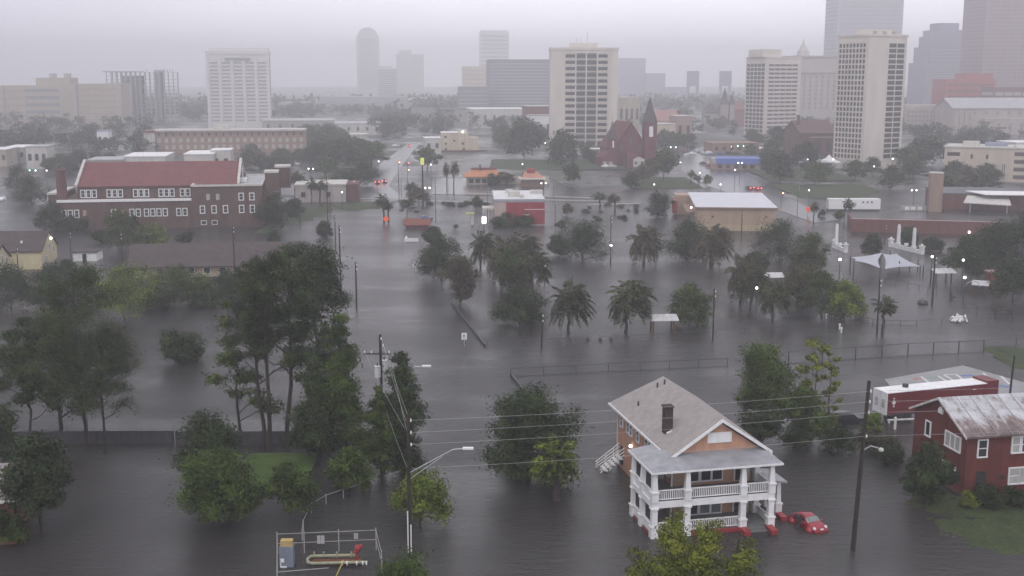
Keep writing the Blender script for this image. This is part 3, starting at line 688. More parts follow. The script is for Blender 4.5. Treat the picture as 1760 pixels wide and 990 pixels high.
# ================================================================== freight trailer behind it
t_ = thing('semi_trailer', 'long dark red freight trailer with white roof and white rear doors beside the court', 'trailer', (43.85, 131.55, 0), R(18.4))
tred = M('trailer_red', (.16, .026, .030), .45, .12, .6, streak=.12)
MB().box(.06, 15.6, 0, 2.55, .75, 3.42).build('cargo_body', tred, t_)
MB().box(.0, 14.2, -.04, 2.6, 3.42, 3.5).build('roof', white, t_)
MB().box(14.2, 15.9, -.03, 2.58, .8, 3.75).build('nose_panel', tred, t_)
dr = MB().box(-.03, .06, .05, 1.24, .8, 3.38).box(-.03, .06, 1.3, 2.5, .8, 3.38).build('rear_door', white, t_)
MB().box(-.07, -.03, .35, .9, 1.6, 2.6).box(-.07, -.03, 1.6, 2.2, 1.6, 2.6).build('door_panel', M('door_grey', (.42, .42, .43), .5, .1), dr)
MB().box(-.04, .1, -.03, .05, .7, 3.42).box(-.04, .1, 2.5, 2.58, .7, 3.42).build('rear_frame', trimw, t_)
MB().box(-.05, 15.5, -.035, -.001, .68, .85).build('bottom_rail', darkm, t_)
em = MB()
for z_, s_ in ((2.75, .14), (2.25, .3), (1.8, .16)): em.cbox((1.0, -.012, z_), (s_ * 1.5, .02, s_))
em.cbox((1.0, -.012, 2.25), (.14, .024, .62)); em.cbox((12.4, -.012, 2.9), (.5, .02, .1)); em.build('side_emblem', trimw, t_)
for x in (2.0, 3.2):
    for y in (.25, 2.3):
        q = MB(); q.tube([(x, y - .15, .35), (x, y + .15, .35)], .5, 12); q.build('wheel', darkm, t_)
MB().cbox((3.7, 1.6, 3.72), (.5, .5, .4)).build('roof_hatch', darkm, t_)
lj = MB().box(13.2, 13.35, .5, .65, -.6, .76).box(13.2, 13.35, 1.9, 2.05, -.6, .76).build('landing_leg', darkm, t_)
# a low pale pipe rail on the ground in front of the trailer
q = MB().tube([(0, 0, .35), (5.2, .5, .4)], .12, 6).box(0.1, .3, -.1, .1, -.6, .3).box(4.7, 4.9, .35, .55, -.6, .3).build('guard_rail', dirtyw)
q.location = G(1525, 727, 0); tag(q, 'low weathered guard rail under the red freight trailer', 'rail')
q = MB().box(-.12, .12, -.1, .1, -.6, 1.4).ball((0, 0, 1.4), .12).build('bollard', trimw); q.location = G(1538, 738, 0); tag(q, 'short white bollard in the water before the red trailer', 'bollard')
# ================================================================== cars
def car(name, label, loc, rz, col, L=4.3, W=1.75, kind='sedan', group=None, lights=None, cat='car', tail=lampr):
    t = thing(name, label, cat, loc, rz, group)
    prof = {'beetle': [(-2.05, .55, .62), (-1.95, .82, .72), (-1.55, 1.05, .80), (-1.05, 1.32, .70), (-.5, 1.47, .66), (0, 1.5, .66), (.45, 1.38, .68), (.95, 1.02, .76), (1.4, .93, .82), (1.8, .80, .78), (2.05, .55, .62)],
            'sedan': [(-2.15, .75, .70), (-2.05, .95, .82), (-1.5, 1.0, .84), (-1.0, 1.35, .68), (-.5, 1.45, .64), (.1, 1.45, .64), (.55, 1.3, .68), (1.0, 1.0, .82), (1.6, .92, .84), (2.05, .78, .78), (2.15, .6, .66)],
            'suv': [(-2.25, .8, .78), (-2.2, 1.5, .72), (-1.9, 1.72, .70), (-1.0, 1.78, .70), (.0, 1.76, .70), (.45, 1.62, .72), (.95, 1.12, .84), (1.6, 1.05, .86), (2.1, .92, .82), (2.25, .65, .7)]}[kind]
    q = MB(); rings = []; sc = L / 4.3
    for x, h_, wr in prof:
        e_ = abs(x) / 2.2; wb = W / 2 * (1 - .22 * e_ ** 4); wt = min(wb, wr * W / 1.75)
        hb = min(h_, .86 if kind != 'suv' else 1.05)
        rings.append([(x * sc, -wb, .28), (x * sc, -wb, .62), (x * sc, -wb * .97, hb * .96), (x * sc, -wt * .96, h_ * .93 if h_ > hb else h_ * .98), (x * sc, -wt * .6, h_), (x * sc, wt * .6, h_), (x * sc, wt * .96, h_ * .93 if h_ > hb else h_ * .98), (x * sc, wb * .97, hb * .96), (x * sc, wb, .62), (x * sc, wb, .28)])
    n = 10; vs = [p for r in rings for p in r]; fs = [tuple(range(n))[::-1], tuple(range((len(rings) - 1) * n, len(rings) * n))]
    for i in range(len(rings) - 1):
        for k in range(n): fs.append((i * n + k, i * n + (k + 1) % n, (i + 1) * n + (k + 1) % n, (i + 1) * n + k))
    q.add(vs, fs); q.build('body', col, t, smooth=(kind == 'beetle'))
    def patch(nm, i, ks, m, off=.012):
        a, b = rings[i], rings[i + 1]; p = MB(); c_ = Vector((0, 0, .8))
        for k in ks:
            qd = [Vector(a[k]), Vector(a[k + 1]), Vector(b[k + 1]), Vector(b[k])]; mid = sum(qd, Vector()) / 4
            nrm = (qd[1] - qd[0]).cross(qd[3] - qd[0]); nrm = nrm.normalized() if nrm.length else Vector((0, 0, 1))
            if nrm.dot(mid - Vector((mid.x * .6, 0, .6))) < 0: nrm = -nrm
            qd = [mid + (v_ - mid) * .90 + nrm * off for v_ in qd]; qi = [v_ - nrm * off * 1.5 for v_ in qd]
            p.add(qd + qi, [(0, 1, 2, 3), (7, 6, 5, 4), (0, 4, 5, 1), (1, 5, 6, 2), (2, 6, 7, 3), (3, 7, 4, 0)])
        p.build(nm, m, t)
    return t, rings, patch
cred = M('glossy_red_paint', (.27, .020, .034), .22, .06, 1, spec=.6)
t, rg, patch = car('beetle_car', 'small rounded red car half submerged beside the white porch', (26.75, 99.75, -.38), R(-66), cred, 4.1, 1.75, 'beetle')
wsm = M('pale_windscreen', (.20, .25, .24), .15, .15, 3)  # paler grey-green than the other car glass
patch('windscreen', 6, (3, 4, 5), wsm); patch('rear_window', 2, (4,), glass)
for i in (3, 4, 5):
    patch('side_window', i, (2,), glass); patch('side_window', i, (6,), glass)
for s_ in (-1, 1):
    hl = MB().ball((1.72, s_ * .62, .72), .17, sz=1.); hl.build('headlight', M('headlamp_glass', (.75, .72, .70), .15, .05), t, True)
    for x in (-1.22, 1.22):
        f = MB().ball((x, s_ * .72, .42), .46, n=12, sz=.85); f.build('fender', cred, t, True)
        MB().tube([(x, s_ * .62, .31), (x, s_ * .9, .31)], .31, 12).build('wheel', darkm, t)
MB().cbox((1.98, 0, .68), (.1, .3, .12)).build('badge_plate', trimw, t)
MB().cbox((2.02, 0, .45), (.14, 1.35, .16)).build('bumper', cred, t); MB().cbox((-2.02, 0, .45), (.14, 1.35, .16)).build('bumper', cred, t)
for s_ in (-1, 1): MB().cbox((.72, s_ * .95, .98), (.16, .2, .12)).build('wing_mirror', cred, t)
q = MB().tube([(0, 0, -.6), (0, 0, 1.1)], .11, 8).ball((0, 0, 1.15), .17).cbox((.35, -.1, .55), (.2, .2, .3)).cbox((0, -.12, .1), (.25, .2, .5), darkm)
q = q.build('mailbox_post', white); q.location = G(1371, 908, 0) ; tag(q, 'white topped post standing in the water beside the red car', 'post')
blackp = M('black_car_paint', (.02, .02, .023), .25, .1, 1, spec=.6)
t, rg, patch = car('parked_car', 'black van parked in water behind the tall utility pole', (39.2, 131.3, -.35), R(14), blackp, 4.6, 1.85, 'suv')
patch('windscreen', 5, (3, 4, 5), glass)
for i in (2, 3, 4): patch('side_window', i, (2,), glass)
for x in (-1.35, 1.4):
    for s_ in (-.82, .82): MB().tube([(x, s_ - .1, .33), (x, s_ + .1, .33)], .34, 10).build('wheel', darkm, t)
# ================================================================== utility poles, wires, street-light arms
def upole(label, x, y, h, lean=(0, 0), r=.17, group=None):
    t = thing('utility_pole', label, 'utility pole', (x, y, 0), 0, group)
    MB().tube([(0, 0, -.8), (lean[0] * .5, lean[1] * .5, h * .5), (lean[0], lean[1], h)], [r * 1.1, r * .95, r * .75], 8).build('shaft', wood, t)
    return t
def insul(t, x, y, z): MB().tube([(x, y, z - .12), (x, y, z + .12)], .07, 6).build('insulator', trimw, t)
def arm(t, x, y, z, dx, dz, tip=.9):
    q = MB().tube([(x, y, z), (x + dx * .55, y, z + dz * .7), (x + dx * .8, y, z + dz), (x + dx, y, z + dz * 1.04)], .045, 6); q.tube([(x, y, z - .55), (x + dx * .6, y, z + dz * .7)], .035, 6)
    a_ = q.build('lamp_arm', metal, t); MB().cbox((x + dx + tip / 2 - .1, y, z + dz * 1.05), (tip, .3, .16)).build('lamp_head', trimw, a_)
P1, P2, P3 = (-13.47, 116.1), (-8.68, 93.5), (29.19, 94.13)
t = upole('dark utility pole carrying two grey transformers and a street light arm', *P1, 14.0)
for x, y, z in ((-.32, -.1, 10.1), (.32, .45, 10.6)):
    q = MB().tube([(x, y - .1, z - .55), (x, y - .1, z + .55)], .33, 12); q.tube([(x, y - .1, z + .55), (x, y - .1, z + .62)], .36, 12); tf = q.build('transformer', M('transformer_grey', (.55, .56, .57), .4, .08), t)
    MB().tube([(x, y - .1, z + .6), (x, y - .1, z + .95)], .06, 6).build('bushing', darkm, tf)
MB().box(-1.7, 1.1, -.3, -.18, 11.95, 12.08).build('crossarm', wood, t)
for x in (-1.6, -.9, .9): insul(t, x, -.24, 12.2)
insul(t, .12, -.2, 13.6); insul(t, .3, -.2, 12.9)
arm(t, .15, -.1, 8.7, 4.2, 1.9); MB().tube([(-.2, -.12, -.5), (-.2, -.12, 7.3)], .06, 5).build('conduit', metal, t)
t = upole('dark utility pole with long bright lamp arm in the bottom centre', *P2, 12.25)
arm(t, .15, -.05, 7.2, 4.5, 2.0); MB().tube([(.12, -.2, -.5), (.12, -.2, 2.6)], .06, 5).build('conduit', trimw, t); MB().tube([(-.14, -.2, -.5), (-.14, -.2, 3.8)], .06, 5).build('conduit', trimw, t)
hts2 = [11.75, 10.7, 9.65, 7.55]; hts3 = [14.1, 13.2, 12.25, 10.2]
for z in hts2[:3]: insul(t, .25, -.1, z)
t = upole('tall leaning utility pole between the peach house and the red house', *P3, 14.95, (.62, 0), .2)
for z in hts3: insul(t, .2 + .6 * z / 15, -.15, z)
q = MB().tube([(.5, -.1, 9.0), (1.0, -.2, 9.35), (1.6, -.3, 9.2)], .05, 6).build('lamp_arm', metal, t); MB().ball((1.85, -.3, 9.05), .24, sz=.8).build('lamp_head', dirtyw, q)
t = upole('thin utility pole beside the lawn at the right edge', *G(1733, 700, 0)[:2], 6.5, (.25, 0), .14)
wire = M('pale_shine_wire', (.38, .38, .38), .35, .1, 2)  # pale base colour stands in for the shine of wet wire
def wires(label, a, b, sag=.25, r=.012, n=10):
    a = Vector(a); b = Vector(b); q = MB()
    q.tube([a + (b - a) * i / n - Vector((0, 0, sag * 4 * (i / n) * (1 - i / n))) for i in range(n + 1)], r, 4)
    tag(q.build('power_line', wire), label, 'cable', 'overhead power lines')
nm = ['top', 'second', 'third', 'lowest']
for i in range(4):
    wires('pale overhead wire, %s of four strung between the two foreground poles' % nm[i], (P2[0] + .3, P2[1] - .1, hts2[i]), (P3[0] + .2 + .04 * hts3[i], P3[1] - .15, hts3[i]))
    wires('pale overhead wire, %s of four running right from the leaning pole' % nm[i], (P3[0] + .4 + .04 * hts3[i], P3[1] - .15, hts3[i]), (75, 100, hts3[i] + .6), .4)
for i, (z1, z2, dx) in enumerate(((13.6, 11.8, .15), (12.9, 10.75, .3), (12.2, 9.7, .95), (12.2, 11.0, -1.6), (7.2, 6.9, .1))):
    wires('pale overhead wire, number %s of five slanting down from transformer pole' % ('one', 'two', 'three', 'four', 'five')[i], (P1[0] + dx, P1[1] - .2, z1), (P2[0] + (.1 if i != 3 else -.3), P2[1] + .1, z2))
# ================================================================== fenced pipe enclosure, bottom left of centre
fp = M('fence_pipe', (.36, .36, .35), .45, .2, 3)
def rail_fence(label, pts, h, zs, m=fp, r=.03, posts=None, name='pipe_fence', group=None, pr=.05, sp=None):
    """posts and rails along a ground polyline"""
    t = thing(name, label, 'fence', (pts[0][0], pts[0][1], 0), 0, group); o = Vector((pts[0][0], pts[0][1], 0))
    ps = [Vector((p[0], p[1], 0)) - o for p in pts]; allp = [ps[0]]
    for a, b in zip(ps, ps[1:]):
        n = max(1, round((b - a).length / sp)) if sp else 1
        allp += [a + (b - a) * (i + 1) / n for i in range(n)]
    me = MB().tube([(0, 0, -.7), (0, 0, h)], pr, 6, m).mesh('post')
    for p in allp: mobj('post', me, t).location = p
    for z in zs:
        q = MB().tube([p + Vector((0, 0, z)) for p in ps], r, 4); q.build('rail', m, t)
    return t
b0, b1, b2 = G(476, 918, 1.8), G(646, 911, 1.8), G(656, 962, 1.2); f0 = G(476, 984, 1.8)
rail_fence('steel pipe enclosure fence with two small signs, open at front', [f0, b0, b0 + (b1 - b0) * .27, b0 + (b1 - b0) * .62, b1, b2], 2.0, (1.8, .95), sp=None)
q = MB().tube([(0, 0, 0), (G(565, 976, 1.6) - G(478, 983, 1.6))], .035, 5).build('gate_rail', fp); q.location = G(478, 983, 1.6); tag(q, 'bent horizontal gate rail across the front of the pipe enclosure', 'rail')
sgn = M('sheet_sign', (.40, .40, .41), .5, .08, 2)
for i, (u, wd, hh) in enumerate(((551.5, .62, .72), (612, .36, .5))):
    q = MB().box(-wd / 2, -.02, -.02, .02, -hh / 2, hh / 2).box(.02, wd / 2, -.02, .02, -hh / 2, hh / 2).build('enclosure_sign', sgn); p = G(u, 927 - i * 6, 1.4); q.location = (p.x, p.y - .06, 1.4)
    tag(q, ('larger grey two leaf sign hung on the pipe enclosure fence', 'smaller pale sign hung near the right end of the enclosure fence')[i], 'sign')
cabm = M('cabinet_bluegrey', (.20, .23, .29), .5, .1, 1.5, streak=.1)
t = thing('control_cabinet', 'blue grey control cabinet with tan folded top panel inside the enclosure', 'cabinet', G(493, 975, 0), 0)
MB().box(-.6, .55, 0, .8, -.4, 1.75).build('box_body', cabm, t); MB().box(-.5, .48, .1, .7, 1.752, 2.25).build('top_panel', M('tan_panel', (.45, .33, .14), .6, .15, 3), t)
MB().box(-.5, -.2, -.06, 0, .45, .75).build('door_plate', trimw, t); MB().box(-.52, .0, -.08, 0, .0, .1).box(-.52, -.45, -.08, 0, .1, .42).build('bracket', trimw, t)
pg = M('pale_green_pipe', (.30, .30, .20), .55, .2, 3)
t = thing('backflow_pipe', 'pale green looped backflow pipe lying on the water inside the enclosure', 'pipework', G(528, 972, 0), 0)
MB().tube([(5.0, -.1, .35), (.5, -.35, .35), (.1, -.25, .4), (0, .2, .5), (.25, .55, .6), (4.0, .75, .6)], .13, 8).build('pipe_loop', pg, t)
MB().box(.4, 4.1, .1, .5, .12, .36).build('inner_frame', rust, t)
for x in (.5, 1.3, 2.4, 3.6): MB().tube([(x, .6, .5), (x, .6, .95)], .08, 6).build('valve_stem', pg, t)
for x in (2.9, 3.3, 4.1, 4.6, 4.9): MB().tube([(x, -.2, .3), (x, -.2, .3), (x + .1, -.2, .3)], .19, 8).build('flange', trimw, t)
rv = MB().tube([(4.05, .65, .3), (4.05, .65, 1.1)], .12, 8).ball((4.15, .65, 1.25), .3, sz=1.1).ball((4.4, .6, 1.45), .18).ball((3.95, .6, .95), .18).build('red_valve', redp, t)
MB().box(3.7, 4.4, .3, .9, -.3, .3).build('valve_bracket', rust, t)
rail_fence('low curved pipe fence between the small leaning trees', [G(u, v, .9) for u, v in ((519, 912), (521, 895), (535, 866), (560, 851), (590, 841), (630, 829))], 1.0, (.9,), sp=None)
q = MB().tube([(0, 0, 0), (.5, .9, 1.0)], .05, 5).build('yellow_brace', M('yellow_paint', (.45, .36, .06), .5, .1)); q.location = G(578, 990, 0); tag(q, 'thin yellow brace pole leaning by the enclosure pipes', 'pole')
# ================================================================== TOWN BUILDINGS
def place(u0, u1, vtop, Y, rz=0., zg=0.):
    """front-left corner at pixel column u0 at distance Y; width so that the right corner falls at u1; height from vtop"""
    h = Zat(vtop, Y); p = XY(u0, vtop, Y); c, s = math.cos(rz), math.sin(rz); w_ = 1.
    lo, hi = .5, 400.
    for _ in range(50):
        w_ = (lo + hi) / 2; x, y = p.x + w_ * c, p.y + w_ * s
        d = y * math.cos(PITCH) - (h - CAMH) * math.sin(PITCH)
        if 880 + FPX * x / d < u1: lo = w_
        else: hi = w_
    return Vector((p.x, p.y, zg)), w_, h - zg
def bands(par, face, pos, a0, a1, z0, z1, n, frac, m, name='window_band', depth=.12):
    fh = (z1 - z0) / n; key = ('band', round(a1 - a0, 2), round(fh * frac, 2), m.name)
    if key not in WMESH: WMESH[key] = MB().box(-(a1 - a0) / 2, (a1 - a0) / 2, -depth, .05, -fh * frac / 2, fh * frac / 2, m).mesh(name)
    for i in range(n):
        o = mobj(name, WMESH[key], par); z = z0 + fh * (i + .5); a = (a0 + a1) / 2
        o.location = {'front': (a, pos, z), 'left': (pos, a, z), 'right': (pos, a, z)}[face]
        o.rotation_euler = (0, 0, {'front': 0, 'left': -math.pi / 2, 'right': math.pi / 2}[face])
def wgrid(par, face, pos, xs, zs, ww, wh, m=glass, fm=None, fw=.12, **k):
    for z in zs:
        for x in xs: window(par, face, x, z, ww, wh, pos, m, fm, fw, **k)
def lin(a, b, n): return [a + (b - a) * i / (n - 1) for i in range(n)] if n > 1 else [(a + b) / 2]
# ---- brick school hall, left
t = thing('school_building', 'long dark brick school hall with broad red gabled roof and chimney, left', 'school', (-119.5, 303.5, 0), R(9))
sb = M('school_brick', (.118, .072, .058), .85, .2, .4, streak=.2, fine=.12)
MB().box(0, 35, 0, 33, -.5, 7.3).box(-3.5, 0, 8, 26, -.5, 8.6).build('wall', sb, t)
MB().gable(4.6, 46.5, 5.2, 31, 7.0, 10.9, 16.2, 'x').build('hall_wall', sb, t)
rf = MB().groof(4.9, 46.2, 5.2, 31, 10.9, 16.2, .3, .5, 'x').build('roof', redroof, t)
for x in (4.5, 46.6):
    MB().prism([(4.6, 10.9), (18.1, 16.75), (31.6, 10.9), (31.6, 11.5), (18.1, 17.3), (4.6, 11.5)], 'x', x - .35, x + .35).build('gable_coping', concp, rf)
MB().box(35, 53, -.6, 33, -.5, 11.0).build('wing_wall', sb, t)
MB().box(35.3, 52.7, -.3, 32.7, 11.0, 11.05).build('wing_roof', rooff, t)
MB().box(34.6, 53.2, -.9, -.3, 11.0, 11.5).box(34.6, 35.3, -.3, 4.6, 11.0, 11.5).box(52.7, 53.2, -.3, 33, 11.0, 11.4).box(47, 53, 32.5, 33, 11.0, 11.5).build('wing_coping', concp, t)
MB().box(.4, 34.6, -.35, .45, 7.3, 7.95).build('ledge_coping', trimw, t)
MB().box(.6, 34.5, .5, 5.1, 7.31, 7.4).build('ledge_roof', rooff, t)
MB().box(.2, 2.4, 1.5, 3.7, 7.0, 15.3).box(0, 2.6, 1.3, 3.9, 15.3, 15.8).build('chimney', brickd, t)
MB().box(-3.7, 0, 7.8, 26, 8.6, 9.1).box(-3.7, -3.5, 8, 25, 4, 8.6).build('annex_coping', concp, t)
MB().box(53, 57, 6, 24, -.5, 8.6).build('side_wing', sb, t)
MB().box(53.5, 57, 9, 15, 8.6, 13.6).build('rear_stair_tower', sb, t); MB().box(53.3, 57.2, 8.8, 15.2, 13.6, 14.1).build('tower_coping', concp, t)
MB().box(56, 60, 18, 24, 8.6, 14.4).build('rear_stair_tower', sb, t); MB().box(55.8, 60.2, 17.8, 24.2, 14.4, 14.9).build('tower_coping', concp, t)
MB().cbox((46, 12, 11.6), (5, 4, 1.0)).build('skylight', white, t); MB().cbox((44.5, 8, 11.6), (.9, .9, 1.1)).build('roof_vent', darkm, t)
MB().prism([(14.5, 11), (20.5, 11), (20.5, 14.3), (17.5, 15.3), (14.5, 14.3)], 'x', 46.9, 47.0).build('gable_panel', concp, rf)
for c_ in (7.5, 14.2, 21, 27.6, 33.2):
    for k in (-1, 0, 1):
        if c_ > 33 and k == 1: continue
        window(t, 'front', c_ + k * 1.45, 9.0, .85, 1.75, 5.15, glass, trimw, .22, sash=True)
for c_, n in ((3.6, 3), (14.5, 1), (20, 2), (25.3, 4), (32, 2)):
    for k in range(n): window(t, 'front', c_ + (k - (n - 1) / 2) * 1.6, 4.3, .85, 1.7, -.05, glass, trimw, .22, sash=True)
window(t, 'front', 7.2, 4.4, .9, 1.6, -.05, M('pink_board', (.42, .26, .22), .7, .1), None); window(t, 'front', 16.8, 4.4, .8, 1.3, -.05, M('pink_board', (.42, .26, .22)), None)
for x in (39, 41.5, 47.6, 50.4): window(t, 'front', x, 8.2, .9, 1.6, -.65, glass if x > 45 else blind, trimw if x > 45 else None, .25, sash=True)
for x in (37.4, 40.4, 43.4, 47.6, 50.4): window(t, 'front', x, 4.9, .9, 1.7, -.65, glass, trimw, .25, sash=True)
for x in (37.6, 40.4): window(t, 'front', x, 1.4, 1.2, .9, -.65, glass, trimw, .15)
for y in (9, 14, 20): window(t, 'right', y, 5.2, 1, 1.7, 57.05, glass, trimw, .2)
# ---- cream houses and shed, left edge
def cream_house(label, loc, rz, w_, d, ze, zr, lamp=False):
    t = thing('house', label, 'house', loc, rz)
    MB().gable(-w_, 0, 0, d, -.6, ze, zr, 'x').build('wall', M('butter_cream_siding', (.60, .53, .34), .75, .08, .8, streak=.1), t)
    MB().groof(-w_, 0, 0, d, ze, zr, .22, .35, 'x').build('roof', roofd, t)
    for y, z in ((d * .28, ze * .45), (d * .5, ze * 1.05), (d * .75, ze * .8)): window(t, 'right', y, z, .6, 1.3, .03, glass, trimw, .1)
    if lamp: MB().ball((.15, d * .62, zr - 1.6), .28).build('wall_lamp', lampw, t)
    return t
t = cream_house('cream house with dark roof and a lit lamp on its gable end', (-98.6, 241, 0), R(4), 26, 10.5, 3.9, 7.3, True)
MB().tube([(-4.5, 2, 5.2), (-4.5, 2, 5.8)], .25, 6).build('vent_pipe', trimw, t)
t = cream_house('cream house with steep dark roof nearest the left edge of the photo', (-103.5, 229.5, 0), R(4), 18, 9, 3.2, 6.2)
sh = thing('shed', 'low white shed with one dark doorway beyond the cream houses', 'shed', G(126, 449, 0), R(3))
MB().box(0, 5.1, 0, 4.5, -.5, 1.9).build('wall', white, sh); MB().box(-.2, 5.3, -.3, 4.7, 1.9, 2.05).build('roof', roofd, sh); MB().box(2.0, 2.9, -.03, .02, 0, 1.6).build('door', glassd, sh)
# ---- long dark-roofed building
t = thing('long_building', 'long single storey tan building under a wide dark hipped roof', 'building', (-75.9, 230.2, 0), R(7))
MB().box(0, 38, 0, 12, -.5, 2.5).build('wall', M('tan_stucco', (.46, .38, .28), .8, .12, .6), t)
q = MB(); slab(q, [(-1, -1, 2.3), (39, -1, 2.3), (34, 6, 6.1), (-1.5, 6, 6.1)], .25); slab(q, [(-1.5, 6, 6.1), (34, 6, 6.1), (39, 13, 2.3), (-3, 13, 2.3)], .25); slab(q, [(-3, 13, 2.3), (-1, -1, 2.3), (-1.5, 6, 6.1)], .25); slab(q, [(39, -1, 2.3), (39, 13, 2.3), (34, 6, 6.1)], .25)
q.build('roof', roofd, t)
for x in lin(2, 36, 12): window(t, 'front', x, 1.3, 1.2, 1.1, -.05, glass if int(x) % 3 else blind, trimw, .12)
# ---- pale low building by the street, with a dark red wing
o, w_, h = place(507, 594, 319, 372, R(6)); t = thing('low_building', 'low pale grey building with a dark red wing on the left street corner', 'building', o, R(6))
MB().box(0, w_, 0, 16, -.5, h).build('wall', M('pale_stucco', (.44, .40, .38), .8, .1, .4, streak=.15), t); MB().box(-.3, w_ + .2, -.3, 16.2, h, h + .4).build('coping', concp, t)
MB().box(w_, w_ + 4.2, 1, 15, -.5, h + .2).build('red_wing', brickd, t)
for x in (2.5, 10.5): window(t, 'front', x, h * .45, 1.4, 1.6, -.05, glass, None)
o, w_, h = place(462, 480, 318, 340, R(8)); t = thing('pump_house', 'small boxy dark brick annex with white wall beside the school', 'building', o, R(8))
MB().box(0, w_, 0, 8, -.5, h).build('wall', brickd, t); MB().box(-.2, w_ + .2, -.2, 8.2, h, h + .3).build('coping', concp, t)
# ---- motel block
o, w_, h = place(266, 524, 226, 606, R(7)); t = thing('motel', 'long brown three storey motel with white roof edge and rows of windows', 'motel', o, R(7))
MB().box(0, w_, 0, 15, -.5, h).build('wall', M('brown_brick', (.20, .14, .12), .85, .12, .3), t); MB().box(-.6, w_ + .4, -1.0, 15.4, h, h + .8).build('roof_fascia', concp, t)
MB().box(-5.5, 0, -1.2, 14, -.5, h - .6).build('end_block', concp, t); MB().box(-6.2, .3, -1.6, 14.5, h - .6, h + .5).build('end_roof', redroof, t)
MB().box(w_ * .38, w_ * .48, 4, 9, h + .8, h + 3).build('roof_plant', concp, t)
xs = lin(2, w_ - 2, 21)
for z in (h * .86, h * .6, h * .3):
    for x in xs: window(t, 'front', x, z, 1.0, 1.5, -.05, blind if z < h * .8 else glass, concp if z < h * .8 else None, .25)
# ---- generic low white/grey roofs
def lowbox(label, u0, u1, vt, Y, d, wall, roof, rz=R(8), name='low_building', cat='building', win=0, par=.35):
    o, w_, h = place(u0, u1, vt, Y, rz); t = thing(name, label, cat, o, rz)
    MB().box(0, w_, 0, d, -.5, h).build('wall', wall, t); MB().box(-.25, w_ + .25, -.25, d + .25, h, h + par).build('roof', roof, t)
    for i in range(win): window(t, 'front', w_ * (i + .5) / win, h * .55, min(1.6, w_ / win * .5), h * .3, -.05, glass, None)
    return t, w_, h
lowbox('flat white roofed building half hidden at the far left edge', -30, 10, 258, 520, 18, beige, white, win=4)
lowbox('white roofed annex next to pale grey building at far left', 8, 42, 254, 540, 20, conc, white, win=3)
lowbox('pale grey two storey building among trees at far left', 44, 80, 253, 505, 14, concp, rooff, win=3)
lowbox('small white building with blue grey top in the left tree belt', 166, 186, 226, 640, 10, white, M('blue_grey_roof', (.25, .28, .38), .6, .1), win=2)
lowbox('wide bright white flat roof behind the red school roof', 212, 284, 270, 455, 24, concp, white, win=4)
lowbox('white flat roofed building with roof unit right of the school ridge', 316, 366, 266, 460, 22, concp, white, win=3)
lowbox('boxy pale building with raised roof box behind the school ridge', 362, 396, 259, 470, 12, concp, white, win=2)
lowbox('low building with greyish roof left of the school ridge', 150, 212, 276, 450, 18, conc, rooff, win=3)
lowbox('long grey shed roof beyond the motel', 450, 575, 208, 840, 45, conc, rooff, win=6)
lowbox('wide grey roofed store beyond the street trees', 575, 655, 213, 800, 40, concp, rooff, win=5)
lowbox('pale corner building between tree clumps at centre left', 603, 632, 232, 560, 14, concp, concp, win=2)
lowbox('low dark grey roof in front of the hazy towers', 712, 800, 189, 1010, 50, conc, M('slate_roof', (.12, .12, .13), .7, .15), win=5)
lowbox('pale industrial roof below the dark office block', 810, 905, 188, 900, 40, concp, white, win=6)
lowbox('low red brick building left of the cream slab tower', 905, 948, 183, 800, 20, brick, concp, win=4)
lowbox('white walled low building beside the slab tower foot', 912, 948, 199, 700, 16, white, conc, win=3)
lowbox('pale two storey block with bright roofs near the far red cars', 730, 758, 238, 600, 12, concp, white, win=2)
lowbox('beige stepped building just right of the slab tower', 1064, 1100, 168, 820, 20, beige, concp, win=4)
lowbox('low pale building with pink roof beyond the brick church', 1122, 1162, 214, 660, 18, cream, concp, win=4)
lowbox('tan brick block right of the pink roofed building', 1163, 1190, 200, 670, 16, M('pink_brick', (.34, .24, .21), .8, .1), concp, win=2)
lowbox('white low canopy building left of the brick church', 1018, 1042, 257, 560, 8, conc, white, win=2)
lowbox('long low brown building beyond the blue fascia shop', 1225, 1305, 247, 600, 15, brickb, brickb, win=6)
lowbox('pale low shop row right of the blue fascia shop', 1300, 1345, 256, 640, 14, concp, white, win=3)
lowbox('pale tan shop with signs behind the park trees', 1310, 1340, 250, 680, 10, cream, conc, win=2)
# gabled pink roof on the hall behind the church
o, w_, h = place(1118, 1166, 205, 700, R(6)); t = thing('hall', 'pale hall with faded pink gabled roof beyond the brick church', 'building', o, R(6))
MB().gable(0, w_, 0, 16, -.5, h - 1, h + 5, 'x').build('wall', cream, t); MB().groof(0, w_, 0, 16, h - 1, h + 5, .3, .6, 'x', M('pink_tile', (.34, .19, .17), .8, .1)).build('roof', None, t)
for x in lin(2, w_ - 2, 4): window(t, 'front', x, h * .55, 1.4, 3, -.05, glass, None)
# ---- cream stepped building
o, w_, h = place(758, 805, 229, 622, R(4)); t = thing('office_building', 'small cream stepped building with lit lamp on its rooftop stair tower', 'building', o, R(4))
MB().box(0, w_, 0, 12, -.5, h).build('wall', cream, t); MB().box(w_ * .62, w_ * .95, 2, 8, h, h + 1.6).build('stair_tower', concp, t)
MB().box(w_, w_ + 5.3, 1, 12, -.5, h - 2.4).build('side_wing', cream, t); MB().box(-.2, w_ * .62, -.2, 12.2, h, h + .4).build('coping', white, t)
for x, z in ((2.4, .8), (2.4, .45), (7, .6), (11.5, .45), (2.4, .15), (12, .15)): window(t, 'front', x, h * z, 1.1, 1.1, -.05, glass, None)
MB().ball((w_ * .8, 1.8, h + .6), .5).build('roof_lamp', lampw, t)
MB().box(-1.2, 24, -5, -4.6, -.5, 1.2).build('yard_wall', brickd, t)
